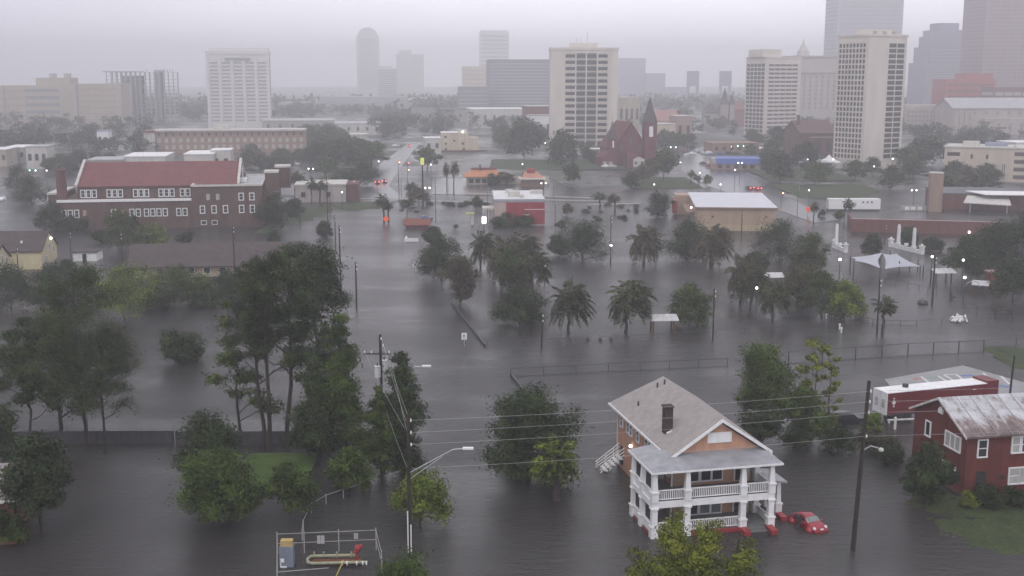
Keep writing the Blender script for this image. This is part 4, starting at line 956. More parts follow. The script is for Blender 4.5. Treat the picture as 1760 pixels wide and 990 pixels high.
# ---- brick church with two spires
o, w_, h = place(1052, 1128, 262, 520, R(9)); t = thing('church', 'dark red brick church with tall pointed spire and smaller left turret', 'church', o, R(9))
cb = M('church_brick', (.135, .042, .042), .85, .15, .3); spm = M('spire_slate', (.085, .07, .075), .8, .15, .5)
MB().gable(1.5, 17, 3, 30, -.5, 8, 19.2, 'y').build('nave_wall', cb, t); MB().groof(1.5, 17, 3, 30, 8, 19.2, .35, .5, 'y').build('nave_roof', cb, t)
def spire(x, y, a, z0, z1, z2, nm, pr):
    q = MB().box(x - a, x + a, y - a, y + a, -.5, z0).build(nm, cb, t)
    k = MB(); n = 8; ra = a * 1.35
    k.add([(x + ra * math.cos(2 * math.pi * i / n + .39), y + ra * math.sin(2 * math.pi * i / n + .39), z0) for i in range(n)] + [(x + ra * .55 * math.cos(2 * math.pi * i / n + .39), y + ra * .55 * math.sin(2 * math.pi * i / n + .39), z1) for i in range(n)] + [(x, y, z2)],
          [(i, (i + 1) % n, n + (i + 1) % n, n + i) for i in range(n)] + [(n + i, n + (i + 1) % n, 2 * n) for i in range(n)]); k.build('spire', spm, q)
    MB().tube([(x, y, z2 - .5), (x, y, z2 + 1.8)], .08, 5).build('finial', darkm, q); return q
tw = spire(17.4, 1.5, 2.7, 19.5, 24, 31, 'bell_tower', 0)
MB().box(16.5, 18.3, -1.26, -1.18, 13.2, 17.8, white).build('bell_louvre', None, tw)
tw = spire(.5, 2, 1.9, 12.5, 15.5, 20.5, 'turret', 0); MB().box(.1, .9, .02, .08, 8.5, 11.5, white).build('turret_louvre', None, tw)
MB().gable(-5, 2, 0, 12, -.5, 4, 7, 'y').build('aisle_wall', cb, t); MB().gable(17, 23, 2, 20, -.5, 5, 8, 'y').build('aisle_wall', cb, t)
MB().box(6, 12, -4, 3, -.5, 6).build('porch_wall', cb, t)
MB().gable(8.6, 13.6, -5.5, -4, .2, 3.6, 4.6, 'y', concp).build('entrance_porch', None, t)
for x in (9.6, 12.4): MB().box(x - .5, x + .5, -5.56, -5.49, 1.5, 2.6).build('window', glassd, t)
for x, z in ((5, 8), (9.2, 11), (13.5, 8)): window(t, 'front', x, z, 1.6, 3, 2.95, M('stained_glass', (.10, .08, .09), .3, .2), None)
for x in (-3.2, -.6): MB().box(x - .9, x + .9, -.1, .02, .3, 2.4).build('porch_window', M('pale_lattice', (.40, .38, .37), .6, .2), t)
# ---- slab tower in the centre
o, w_, h = place(946, 1063, 84, 600, R(0)); t = thing('slab_tower', 'tall cream apartment slab with central window bays behind the church', 'tower', o, 0)
X = lambda u: (u - 946) / 117 * w_
cst = M('cream_tower_stone', (.64, .59, .53), .8, .06, .15, streak=.08)
body = MB().box(0, w_, 0, 17, -.5, h - .6).box(-.35, w_ + .35, -.35, 17.4, h - .6, h + .7); z0, z1 = h - 55, h - 2.0
for a in (971, 990.0, 1008.0, 1027, 1046):
    body.box(X(a) - .35, X(a) + .35, -.55, 0, 1, z1 + .4)
nfl = 17; fh = (z1 - z0) / nfl
for i in range(nfl + 1): body.box(X(971), X(989.5), -.35, 0, z0 + fh * i - .25, z0 + fh * i + .45).box(X(1027.5), X(1046), -.35, 0, z0 + fh * i - .25, z0 + fh * i + .45).box(X(990), X(1027), -.2, 0, z0 + fh * i - .2, z0 + fh * i + .2)
body.build('body', cst, t)
gm = M('tower_window_grey', (.06, .06, .066), .2, .25, .8)
for a, b in ((972, 989), (1028.5, 1044.5)): bands(t, 'front', 0, X(a), X(b), z0, z1, nfl, .5, gm, depth=.15)
mg = M('recess_spandrel', (.20, .19, .19), .6, .1, .5)
MB().box(X(990), X(1027), -.06, 0, z0, z1).build('recessed_bay', mg, t)
for a, b in ((991, 1007.3), (1008.7, 1026)): bands(t, 'front', -.06, X(a), X(b), z0, z1, nfl, .5, gm, depth=.15)
MB().box(w_ * .3, w_ * .7, 4, 12, h + .7, h + 3).build('roof_house', cst, t)
for x, l in ((.46, 3.6), (.55, 5.5), (.40, 2.6)): MB().tube([(w_ * x, 6, h + 3), (w_ * x, 6, h + 3 + l)], .1, 5).build('aerial', conc, t)
MB().box(.6, w_ - .6, -1.4, -.6, -.5, 3.5).build('entrance_canopy', concp, t)
# ---- corner towers
def corner_tower(label, uL, uC, uR, vt, Y, rz, nf, mat, left_cols, right_style, fm, hsub=2.):
    o, wf, h = place(uC, uR, vt, Y, rz); t = thing('apartment_tower', label, 'tower', o, rz)
    # depth so that the left face reaches uL
    lo, hi = 1., 120.
    for _ in range(40):
        d = (lo + hi) / 2; x, y = o.x - d * math.sin(rz), o.y + d * math.cos(rz)
        if 880 + FPX * x / (y * math.cos(PITCH) - (h - CAMH) * math.sin(PITCH)) > uL: lo = d
        else: hi = d
    b = MB().box(0, wf, 0, d, -.5, h).box(-.3, wf + .3, -.3, d + .3, h, h + .9)
    z1 = h - hsub; z0 = max(4.5, z1 - nf * 2.72); f = (z1 - z0) / nf
    for i in range(left_cols + 1):
        y = 1.0 + (d - 2) * i / left_cols; b.box(-.4, 0, y - .22, y + .22, z0 - 1, z1 + .5)
    for i in range(nf + 1): b.box(-.3, 0, .8, d - .8, z0 + f * i - .3, z0 + f * i + .3)
    bands(t, 'left', 0, 1.0, d - 1.0, z0, z1, nf, .72, gm, depth=.12)
    if right_style == 'pair':
        a0, a1 = wf * .52, wf * .93; m_ = (a0 + a1) / 2
        b.box(m_ - .18, m_ + .18, -.35, 0, z0, z1); b.box(a0 - .2, a0, -.35, 0, z0, z1)
        for i in range(nf + 1): b.box(a0, a1, -.28, 0, z0 + f * i - .22, z0 + f * i + .22)
        bands(t, 'front', 0, a0, m_ - .2, z0, z1, nf, .74, gm); bands(t, 'front', 0, m_ + .2, a1, z0, z1, nf, .74, gm)
    else:
        a0, a1 = wf * .06, wf * .90
        for i in range(6): x = a0 + (a1 - a0) * i / 5; b.box(x - .2, x + .2, -.3, 0, z0, z1)
        bands(t, 'front', 0, a0, a1, z0, z1, nf, .45, gm)
    b.build('body', mat, t); return t, wf, d, h
t, wf, d, h = corner_tower('tall cream tower with gridded left face and paired window column, right', 1441, 1494, 1560, 62, 500, R(30), 22, cst, 8, 'pair', None, 2.6)
MB().box(wf * .15, wf * .75, d * .2, d * .6, h + .9, h + 3).build('roof_house', cst, t)
for x in (.3, .8, .55): MB().box(wf * x - .8, wf * x + .8, d * .1 + 1, d * .1 + 2.4, h + .9, h + 2.3).build('roof_unit', conc, t)
t, wf, d, h = corner_tower('cream tower with blank corner and white banded front left of the old hotel', 1283, 1318, 1378, 100, 735, R(24), 17, M('cream_tower_pink', (.64, .58, .53), .8, .06, .15), 5, 'row', None, 3.)
MB().box(-1.5, wf * .5, 3, d * .8, h + .9, h + 5.5).build('roof_house', cst, t)
# ---- hazier skyline
def skyblock(label, u0, u1, vt, Y, d, mat, rz=0., nb=0, vstrips=0, wm=glassg, setbacks=(), name='office_tower', frac=.5):
    o, w_, h = place(u0, u1, vt, Y, rz); t = thing(name, label, 'tower', o, rz)
    b = MB().box(0, w_, 0, d, -.5, h)
    for (a0, a1, dz) in setbacks: b.box(w_ * a0, w_ * a1, d * .15, d * .85, h, h + dz)
    for i in range(vstrips + 1 if vstrips else 0): x = w_ * (.04 + .92 * i / vstrips); b.box(x - w_ * .012, x + w_ * .012, -.5, 0, 0, h - 2)
    b.build('body', mat, t)
    if nb: bands(t, 'front', 0, w_ * .04, w_ * .96, h * .12, h - 2.5, nb, frac, wm, depth=.2); bands(t, 'left', 0, d * .05, d * .95, h * .12, h - 2.5, nb, frac, wm, depth=.2) if u0 > 900 else bands(t, 'right', w_, d * .05, d * .95, h * .12, h - 2.5, nb, frac, wm, depth=.2)
    return t, w_, h
pale = M('hazy_white_concrete', (.66, .65, .63), .8, .05, .1); greyc = M('haze_paled_concrete', (.40, .40, .41), .8, .08, .1); darkg = M('haze_paled_cladding', (.22, .22, .24), .5, .1, .1)  # grey and dark cladding lightened in base colour to add to the haze
bluegl = M('haze_paled_blue_glass', (.30, .31, .37), .25, .1, .1, spec=.5); redst = M('haze_paled_granite', (.33, .26, .28), .5, .08, .1)  # glass and granite paled in base colour, standing in for thicker haze
# far left hospital
t, w_, h = skyblock('wide beige hospital block with banded floors at the far left', -20, 120, 147, 930, 30, beige, R(3), 0, 0, setbacks=((.56, .98, 6),)); bands(t, 'front', 0, w_ * .44, w_ * .86, h * .1, h - 1, 5, .42, darkg)
bands(t, 'front', 0, w_ * .02, w_ * .40, h * .1, h - 2, 5, .16, M('hospital_brick_band', (.36, .25, .20), .8, .1)); MB().box(w_ * .18, w_ * .195, -.4, 0, 0, h - .5).build('dark_slot', darkg, t)
for x in (.75, .93): MB().tube([(w_ * x, 10, h + 6), (w_ * x, 10, h + 9.5)], 2.8, 10).build('cooling_tower', greyc, t)
t, w_, h = skyblock('beige hospital wing right of the banded hospital block', 118, 207, 144, 925, 28, beige, R(3)); bands(t, 'front', 0, w_ * .2, w_ * .9, h * .1, h - 2, 6, .16, M('hospital_brick_band', (.36, .25, .20))); MB().box(w_ * .13, w_ * .17, -.4, 0, 0, h - .5).build('dark_slot', darkg, t)
# tower under construction: open frame
o, w_, h = place(181, 298, 124, 1010, R(6)); t = thing('unfinished_tower', 'unfinished open frame concrete tower between the hospital and hotel', 'tower', o, R(6))
me_s = MB().box(0, w_, 0, 24, -.15, .15, greyc).mesh('floor_slab')
for i in range(1, 15): mobj('floor_slab', me_s, t).location = (0, 0, h * i / 14)
me_c = MB().box(-.4, .4, -.4, .4, 0, h, greyc).mesh('frame_column')
for i in range(15):
    for y in (.5, 23.5): mobj('frame_column', me_c, t).location = (w_ * (.01 + .98 * i / 14), y, 0)
MB().box(w_ * .70, w_ * .80, 3, 21, 0, h + 2).box(w_ * .22, w_ * .5, 6, 20, 0, h * .93).build('core_wall', greyc, t)
MB().box(-2, w_ * .48, -1, 25, h, h + .9).build('roof_slab', greyc, t)
for x in (.86, .9, .94, .98, .6): MB().tube([(w_ * x, 4, h), (w_ * x, 4, h + 2.6)], .25, 4).build('rebar_column', darkg, t)
# white hotel tower
o, w_, h = place(353, 461, 84, 900, R(8)); t = thing('hotel_tower', 'white hotel tower with vertical window columns and heavy cornice', 'tower', o, R(8))
b = MB().box(0, w_, 0, 18, -.5, h - 4).box(-.5, w_ + .5, -.5, 18.5, h - 4, h - 1.5).box(2.5, w_ - .5, 2, 16, h - 1.5, h + .8)
for i in range(6): x = w_ * (.02 + .96 * i / 5); b.box(x - 1.1, x + 1.1, -.8, 0, 0, h - 5)
b.build('body', pale, t)
hg = M('hotel_window_grey', (.30, .30, .30), .5, .15, .5)
for i in range(5): bands(t, 'front', 0, w_ * (.055 + .192 * i), w_ * (.185 + .192 * i), h * .08, h - 9, 17, .42, hg, depth=.15)
bands(t, 'right', w_, 3, 8, h * .08, h - 6, 18, .45, hg); bands(t, 'right', w_, 10, 15, h * .08, h - 6, 18, .45, hg)
MB().box(w_ * .3, w_ * .7, -.9, -.1, h - 8.5, h - 6.5).build('sign_band', hg, t)
# hazy towers
o, w_, h = place(612, 651, 62, 2050, R(5)); t = thing('office_tower', 'very faint round topped tower in the haze left of centre', 'tower', o, R(5))
b = MB().box(0, w_, 0, 34, -.5, h); n = 8
b.prism([(w_ * .06, h), (w_ * .94, h)] + [(w_ * .5 + w_ * .44 * math.cos(math.pi * i / n), h + 15 * math.sin(math.pi * i / n)) for i in range(1, n)], 'y', 3, 31); b.build('body', pale, t)
bands(t, 'front', 0, w_ * .1, w_ * .9, 20, h - 4, 30, .4, greyc, depth=.2)
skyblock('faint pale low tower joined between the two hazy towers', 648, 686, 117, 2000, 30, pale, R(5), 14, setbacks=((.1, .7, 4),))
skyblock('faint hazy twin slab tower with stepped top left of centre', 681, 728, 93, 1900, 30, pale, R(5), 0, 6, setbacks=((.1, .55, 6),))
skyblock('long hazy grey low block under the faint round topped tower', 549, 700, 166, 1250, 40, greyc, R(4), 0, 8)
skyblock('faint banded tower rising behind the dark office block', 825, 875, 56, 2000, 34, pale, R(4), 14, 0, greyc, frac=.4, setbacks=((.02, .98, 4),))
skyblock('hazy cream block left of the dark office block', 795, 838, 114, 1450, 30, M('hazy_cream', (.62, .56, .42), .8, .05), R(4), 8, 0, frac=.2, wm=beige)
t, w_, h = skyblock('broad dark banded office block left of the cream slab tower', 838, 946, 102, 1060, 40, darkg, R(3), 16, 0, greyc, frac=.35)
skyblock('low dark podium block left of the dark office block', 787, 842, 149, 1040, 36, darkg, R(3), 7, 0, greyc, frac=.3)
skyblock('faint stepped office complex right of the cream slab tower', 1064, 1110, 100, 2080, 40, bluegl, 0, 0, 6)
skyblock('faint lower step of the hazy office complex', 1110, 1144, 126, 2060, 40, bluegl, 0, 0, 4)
for u0, lab in ((1182, 'left of two faint arched bridge towers in the haze'), (1238, 'right of two faint arched bridge towers in the haze')):
    o, w_, h = place(u0, u0 + 20, 122, 1850, 0); t = thing('bridge_tower', lab, 'bridge tower', o, 0, 'bridge towers in the haze'); st = M('bridge_blue', (.12, .15, .22), .5, .1)
    MB().box(0, w_ * .2, 0, 8, -.5, h).build('leg', st, t); MB().box(w_ * .8, w_, 0, 8, -.5, h).build('leg', st, t); MB().box(w_ * .2, w_ * .8, .2, 7.8, h * .50, h - .2).build('portal_frame', st, t)
    MB().box(w_ * .2, w_ * .8, 1, 7, h * .2, h * .28).build('cross_beam', st, t)
skyblock('faint low blue grey riverside block below the bridge towers', 1140, 1250, 172, 1750, 40, bluegl, 0, name='river_block')
o, w_, h = place(1368, 1442, 98, 960, R(10)); t = thing('old_hotel', 'hazy old brick hotel with a rooftop lantern cupola', 'tower', o, R(10))
obr = M('old_buff_brick', (.44, .40, .37), .85, .08, .2)
MB().box(0, w_, 0, 28, -.5, h).box(-1, w_ + 1, -1, 29, h - 12.6, h - 11.6).box(-.8, w_ + .8, -.8, 28.8, h, h + 1.2).build('body', obr, t)
for x in lin(3, w_ - 3, 7):
    for z in lin(14, h - 16, 8): window(t, 'front', x, z, 1.6, 2.4, -.05, M('old_window', (.22, .21, .21), .5, .1), None)
cu = MB().box(w_ * .18, w_ * .38, 6, 14, h + 1.2, h + 5).build('cupola', concp, t); k = MB(); k.taper(w_ * .28, 10, h + 5, h + 10, 3, 1.2); k.tube([(w_ * .28, 10, h + 10), (w_ * .28, 10, h + 15)], [.8, .2], 6); k.build('lantern', concp, cu)
skyblock('tall hazy grey glass tower cut off by the top edge behind the cream tower', 1443, 1555, -18, 1230, 45, M('haze_paled_tower_glass', (.46, .46, .50), .3, .05), R(2), 26, 0, greyc, frac=.45)  # tower glass paled in base colour to look deeper in the haze
# stepped tower
o, w_, h = place(1591, 1678, 108, 1130, R(4)); t = thing('stepped_tower', 'dark hazy glass tower stepping inward at the top, right', 'tower', o, R(4))
b = MB().box(0, w_, 0, 40, -.5, h)
for k, (a, z0, z1) in enumerate(((.07, 0, 15), (.14, 15, 25), (.20, 25, 31), (.30, 31, 37.5))): b.box(w_ * a, w_ * (1 - a), 40 * a * .8, 40 - 40 * a * .8, h + z0, h + z1)
b.build('body', bluegl, t); bands(t, 'front', 0, 1, w_ - 1, 10, h - 1, 16, .3, greyc); bands(t, 'front', 40 * .056, w_ * .09, w_ * .91, h + 1, h + 14, 4, .3, greyc)
skyblock('tall reddish stone tower cut off by the right edge of the photo', 1698, 1800, -25, 1020, 45, redst, R(3), 30, 5, M('dark_red_band', (.26, .19, .21), .5, .1), frac=.5)
# right-hand mid buildings
t, w_, h = skyblock('hazy red brick block with higher right end below the stepped tower', 1626, 1712, 136, 930, 25, M('bright_red_brick', (.36, .09, .08), .8, .1, .2), R(4), 0, 9, setbacks=((.42, .98, 4.5),), name='brick_building'); bands(t, 'front', 0, w_ * .05, w_ * .95, h * .3, h - 2, 5, .35, brickd)
skyblock('small hazy brick block left of the reddish tower foot', 1708, 1775, 150, 900, 20, brick, R(3), 5, 4, blind, name='brick_building')
o, w_, h = place(1638, 1800, 186, 800, R(6)); t = thing('courthouse', 'wide pale stone public hall with grey gabled roof at far right', 'building', o, R(6))
pst = M('pale_tan_stone', (.42, .37, .33), .8, .08, .2, streak=.1); MB().gable(0, w_, 0, 26, -.5, h, h + 6.5, 'x').box(w_ * .3, w_, -6, 0, -.5, h * .62).build('wall', pst, t); MB().groof(0, w_, 0, 26, h, h + 6.5, .3, .7, 'x').build('roof', rooff, t)
MB().box(w_ * .3 - .3, w_ + .3, -6.3, -5.6, h * .62, h * .62 + .6).build('ledge', concp, t)
for x in lin(16, w_ - 3, 7): window(t, 'front', x, h * .82, 2.0, 2.4, -.05, M('old_window', (.22, .21, .21)), None)
for x in lin(22, w_ - 4, 6): window(t, 'front', x, h * .3, 2.2, 5.5, -6.05, M('old_window', (.22, .21, .21)), None)
for x in lin(1.5, 13, 4): MB().box(x - .5, x + .5, -1.2, -.02, 0, h * .9).build('pilaster', pst, t)
t, w_, h = skyblock('pale columned stone block between the cream tower and the public hall', 1556, 1640, 181, 830, 22, pst, R(5), 0, 12, name='stone_building'); bands(t, 'front', 0, 1, w_ - 1, h * .2, h * .85, 4, .5, M('old_window', (.22, .21, .21)))
# dark red hall with chimney left of the cream tower
o, w_, h = place(1382, 1442, 226, 560, R(10)); t = thing('brick_building', 'dark brick hall with thin chimney left of the gridded cream tower', 'building', o, R(10))
MB().gable(0, w_, 4, 24, -.5, h - 1, h + 4.5, 'x').box(0, w_ + 2, 0, 4, -.5, h - 3).build('wall', brickd, t); MB().groof(0, w_, 4, 24, h - 1, h + 4.5, .3, .5, 'x').build('roof', M('brown_tile', (.12, .07, .07), .8, .1), t)
MB().box(.8, 2.0, 10, 11.2, h, h + 7.5).build('chimney', brickd, t); MB().box(3, w_ + 2.2, -.3, .4, h - 3, h - 2.6).build('coping', conc, t)
for x in lin(3, w_, 4): window(t, 'front', x, h * .45, 2.0, 4.0, -.05, glassd, None)
# cream building far right with long window bands
o, w_, h = place(1624, 1742, 253, 455, R(-26)); t = thing('office_building', 'cream office block with pale roof and striped window end at right', 'building', o, R(-26))
MB().box(0, w_, 0, 20, -.5, h).build('wall', M('cream_render', (.55, .48, .40), .8, .08, .2, streak=.12), t); MB().box(-.3, w_ + .3, -.3, 20.3, h, h + .5).build('coping', concp, t)
MB().box(6, 12, 5, 10, h + .5, h + 2.2).build('roof_unit', concp, t); MB().box(14, 22, 6, 12, h + .5, h + 1.8).build('roof_plant', M('blue_grey_roof', (.25, .28, .38)), t)
window(t, 'front', 3.4, h * .80, 4.6, 1.4, -.05, glass, None)
for x, z in ((10, .74), (15.5, .74), (15.5, .5)): window(t, 'front', x, h * z, .8, 1.7, -.05, glass, None)
for z in (.42, .2): window(t, 'front', w_ - 3, h * z, 1.2, 3, -.05, glassg, concp, .2, mull=1)
MB().box(w_, w_ + 26, .4, 18, -.5, h).build('banded_wing', M('cream_render', (.55, .48, .40)), t); bands(t, 'front', .4, w_ + .5, w_ + 25.5, .5, h - .5, 4, .5, M('brown_window_band', (.10, .075, .07), .4, .2))
MB().box(w_ - .1, w_ + 26.3, .1, 18.3, h + .02, h + .5).build('wing_roof', concp, t)
lowbox('white rooftop block behind the cream office at the right edge', 1746, 1790, 246, 470, 14, white, white, win=2)
# ---- mid town: burger-type restaurants, shops, warehouse
o, w_, h = place(803, 862, 309, 432, R(5)); t = thing('restaurant', 'low restaurant with broad orange hipped roof and dark glass', 'restaurant', o, R(5))
orr = M('orange_roof', (.46, .20, .10), .7, .12, .5); q = MB(); h0 = 3.2
slab(q, [(-1.2, -1.2, h0), (w_ + 1.2, -1.2, h0), (w_ - 2, 4.5, h0 + 2.2), (2, 4.5, h0 + 2.2)], .3); slab(q, [(2, 4.5, h0 + 2.2), (w_ - 2, 4.5, h0 + 2.2), (w_ + 1.2, 11, h0), (-1.2, 11, h0)], .3); slab(q, [(-1.2, 11, h0), (-1.2, -1.2, h0), (2, 4.5, h0 + 2.2)], .3); slab(q, [(w_ + 1.2, -1.2, h0), (w_ + 1.2, 11, h0), (w_ - 2, 4.5, h0 + 2.2)], .3)
q.build('roof', orr, t); MB().box(1.5, w_ - 1.5, 4.0, 5.0, h0 + 2.2, h0 + 2.9).build('roof_ridge', redroof, t); MB().box(.2, w_ - .2, 0, 10, -.5, h0 - .3).build('wall', beige, t)
for x in lin(1.5, w_ - 1.5, 5): window(t, 'front', x, 1.5, 1.8, 1.7, -.05, glassd, concp, .15)
MB().tube([(5, 3, h0 + 2), (5, 3, h0 + 4.2)], .35, 6).build('vent_pipe', darkm, t)
for i, (u, v, lab) in enumerate(((852, 296, 'yellow parasol furthest left by the orange roofed restaurant'), (866, 295, 'yellow parasol in the middle by the orange restaurant'), (878, 297, 'yellow parasol nearest the pale wall by the restaurant'))):
    p = G(u, v + 14, .3); t = thing('parasol', lab, 'parasol', p, 0, 'yellow parasols'); MB().tube([(0, 0, 0), (0, 0, 2.6)], .06, 5).build('pole', metal, t)
    MB().tube([(0, 0, 2.1), (0, 0, 3.0)], [1.6, .05], 8, M('yellow_canvas', (.52, .44, .12), .8, .1)).build('canopy', None, t)
o, w_, h = place(898, 936, 315, 422, R(4)); t = thing('drive_through', 'pink roofed drive through with pale canopy left of the street lamp', 'restaurant', o, R(4))
MB().box(0, w_, 2, 9, -.5, 2.8).build('wall', brickb, t); MB().box(-1.0, w_ + .5, 0, 9.5, 2.8, 3.2).build('flat_canopy', concp, t)
q = MB(); slab(q, [(0, 2.5, 3.21), (w_, 2.5, 3.21), (w_ * .72, 6, 5.4), (w_ * .15, 6, 5.4)], .2); slab(q, [(w_ * .15, 6, 5.4), (w_ * .72, 6, 5.4), (w_, 9.4, 3.21), (0, 9.4, 3.21)], .2); q.build('roof', M('salmon_roof', (.46, .22, .16), .7, .1), t)
MB().box(w_ * .25, w_ * .62, 4.8, 6.6, 5.2, 6.5).build('red_roof_sign', redp, t)
MB().box(-10, w_ + 3, 14, 14.4, -.5, 3.0).build('back_wall', M('pale_yard_wall', (.50, .44, .36), .8, .1), t)
# red panel restaurant
o = Vector((-4.8, 313, 0)); t = thing('restaurant', 'boxy restaurant with big red side wall and white flat roof in the flood', 'restaurant', o, R(2)); w_ = 13.6
MB().box(0, w_, 0, 24, -.5, 6.6).build('wall', M('pink_stucco', (.46, .36, .33), .8, .08, .4, streak=.1), t); MB().box(-.2, w_ + .2, -.2, 24.2, 6.6, 7.2).build('fascia', M('fascia_grey', (.34, .36, .42), .6, .1), t); MB().box(0, w_, 0, 24, 7.2, 7.26).build('roof', M('white_membrane', (.62, .63, .63), .5, .12, .3), t)
MB().box(3.2, w_ + .06, -.08, 0, .4, 6.3).build('red_wall_panel', M('deep_red_panel', (.30, .035, .045), .6, .08, .5, streak=.1), t)
MB().box(8.2, w_, -.16, -.081, 4.35, 4.5).build('wall_stripe', trimw, t)
hm_ = MB().cbox((8.9, -.13, 3.05), (1.8, .08, .16)); hm_.prism([(8.55, 2.98), (9.25, 2.98), (8.9, 2.45)], 'y', -.17, -.09); hm_.build('wall_emblem', trimw, t)
for x, y, w2, d2, hh in ((4, 6, 3.2, 3, 1.4), (7, 2.5, 1.2, 1.2, .9), (10.5, 14, 3.4, 2.5, .9), (3.5, 15, 2, 2, 1.1)): MB().box(x, x + w2, y, y + d2, 7.26, 7.26 + hh).build('roof_unit', concp, t)
MB().box(2.6, 3.1, -.25, 0, -.3, 3.2).build('menu_post', trimw, t)
MB().box(-3.2, .1, 2, 8, 4.3, 4.6).build('drive_canopy', concp, t); MB().box(-3.1, -2.7, 2.2, 2.6, -.5, 4.3).build('canopy_post', concp, t)
for i, (u, v, lab) in enumerate(((812, 386, 'white menu post with yellow top left of the red walled restaurant'), (843, 379, 'plain white menu post under the drive through canopy'))):
    t = thing('menu_post', lab, 'sign', G(u, v, 0)); MB().box(-.35, .35, -.2, .2, -.5, 2.9).build('post_body', concp, t)
    MB().box(-1.9, .5, -.8, .8, 2.9, 3.2).build('post_top', M('yellow_top', (.50, .50, .12), .6, .1) if i == 0 else concp, t)
t = thing('lit_sign', 'bright white lit sign board on a post near the red walled restaurant', 'sign', G(832, 393, 0)); MB().tube([(0, 0, -.5), (0, 0, 4.2)], .09, 6).build('pole', darkm, t); MB().box(-.6, .6, -.15, -.1, 1.4, 3.2, M('lit_panel', (.8, .8, .78), .5, .05, emit=(1, .95, .92), es=1.6)).build('lit_panel', None, t)
# tan warehouse
t = thing('warehouse', 'tan metal warehouse with bright white flat roof standing in water', 'warehouse', (48.6, 303.6, 0), R(-5)); w_, dd = 20.2, 34
tanm = M('tan_metal_cladding', (.40, .29, .21), .7, .06, .4, streak=.12)
MB().box(0, w_, 0, dd, 1.6, 6.0).build('wall', tanm, t); MB().box(-.02, w_ + .02, -.02, dd, -.6, 1.6).build('lower_wall', M('pale_tan_cladding', (.44, .36, .24), .7, .06, .4, streak=.15), t)
q = MB(); slab(q, [(-.5, -.5, 6.15), (w_ + .5, -.5, 6.15), (w_ + .5, dd, 6.7), (-.5, dd, 6.7)], .2); q.build('roof', M('white_metal_roof', (.56, .57, .61), .45, .05, .2), t); MB().box(-.55, w_ + .55, -.6, -.5, 5.85, 6.2).build('gutter', brickb, t)
for y0, y1 in ((4, 9), (12, 17), (20, 25)): MB().box(-.06, 0, y0, y1, 0, 3.4).build('roller_door', blind, t)
MB().box(-2.2, -.05, 10, 30, 3.5, 3.75).build('side_canopy', brickb, t); MB().ball((-.5, 17.5, 4.1), .25).build('wall_lamp', lampw, t)
for x in (4, 17.8): MB().box(x - .3, x + .3, -.05, 0, 3.4, 3.9).build('wall_vent', glassd, t)
MB().box(-4, 14, dd + 2, dd + 9, -.5, 5.6).build('rear_wing', tanm, t); MB().box(-5, -3.6, dd - 4, dd + 1, 1, 4.6).build('red_side_sign', redp, t)
# blue fascia shop
o, w_, h = place(1222, 1306, 272, 505, R(-8)); t = thing('shop', 'low brick shop with a wide bright blue fascia beside the far street', 'shop', o, R(-8))
MB().box(0, w_, 0, 14, -.5, h - 1.2).build('wall', M('pinkish_brick', (.30, .19, .17), .8, .1, .4), t); MB().box(2.2, w_ + .2, -.4, 14, h - 2.4, h).build('blue_fascia', M('blue_fascia_paint', (.10, .16, .46), .6, .08, .4), t); MB().box(0, 2.19, -.3, 14, h - 2.2, h - .2).build('side_fascia', conc, t)
for x in lin(4, w_ - 3, 5): window(t, 'front', x, (h - 2) * .5, 2, 1.6, -.05, glass, None)
# white tents
for i, (u, lab) in enumerate(((1386, 'leftmost peaked white marquee tent below the dark brick hall'), (1406, 'middle peaked white marquee tent below the dark brick hall'), (1424, 'rightmost peaked white marquee tent below the dark brick hall'))):
    p = G(u, 290, .3); t = thing('marquee', lab, 'tent', p, 0, 'white marquee tents'); k = MB()
    b_ = [(-4.4, -4.4, 3), (4.4, -4.4, 3), (4.4, 4.4, 3), (-4.4, 4.4, 3)]; m_ = [(x * .3, y * .3, 4.4) for x, y, _ in b_]
    k.add(b_ + m_ + [(0, 0, 6.2)], [(i_, (i_ + 1) % 4, 4 + (i_ + 1) % 4, 4 + i_) for i_ in range(4)] + [(4 + i_, 4 + (i_ + 1) % 4, 8) for i_ in range(4)] + [(3, 2, 1, 0)]); k.build('canopy', white, t)
    pm_ = MB().tube([(0, 0, 0), (0, 0, 3)], .09, 5, metal).mesh('tent_pole')
    for x, y, _ in b_: mobj('tent_pole', pm_, t).location = (x * .97, y * .97, 0)
# white box trailer / container, brick pillar and hall, brick wall
p = G(1424, 362, 0); t = thing('container', 'long white box container beyond the brick wall', 'container', p, R(-2)); wl = 15.4
MB().box(0, wl, 0, 3, .45, 3.5).build('box_body', trimw, t); MB().box(.1, wl - .1, .02, 2.9, -.4, .45).build('skirt', darkm, t); MB().box(-.06, .0, .1, 2.9, .5, 3.5).build('end_door', dirtyw, t)
for x in lin(10.2, 12.8, 3): MB().box(x - .25, x + .25, -.03, 0, 2.3, 2.8).build('window', glassd, t)
MB().box(-.1, wl * .3, -.05, .0, 3.2, 3.32).build('roof_trim', concp, t)
p = G(1596, 364, 0); t = thing('brick_tower', 'tall plain brown brick pillar tower beside the low brick hall', 'tower', p, R(-10))
MB().box(0, 3.7, 0, 3.4, -.5, 11.4).build('shaft', M('light_brown_brick', (.30, .215, .17), .85, .1, .4, streak=.12), t); MB().box(-.1, 3.8, -.1, 3.5, 11.4, 11.7).build('cap', concp, t)
p = G(1618, 362, 0); t = thing('brick_hall', 'low red brick hall with slanted pale canopy right of the pillar tower', 'building', p, R(-8))
MB().box(0, 32, 4, 24, -.5, 4.6).build('wall', brick, t); MB().box(-.3, 32.3, 3.7, 24.3, 4.6, 5.0).build('roof', M('slate_roof', (.12, .12, .13)), t)
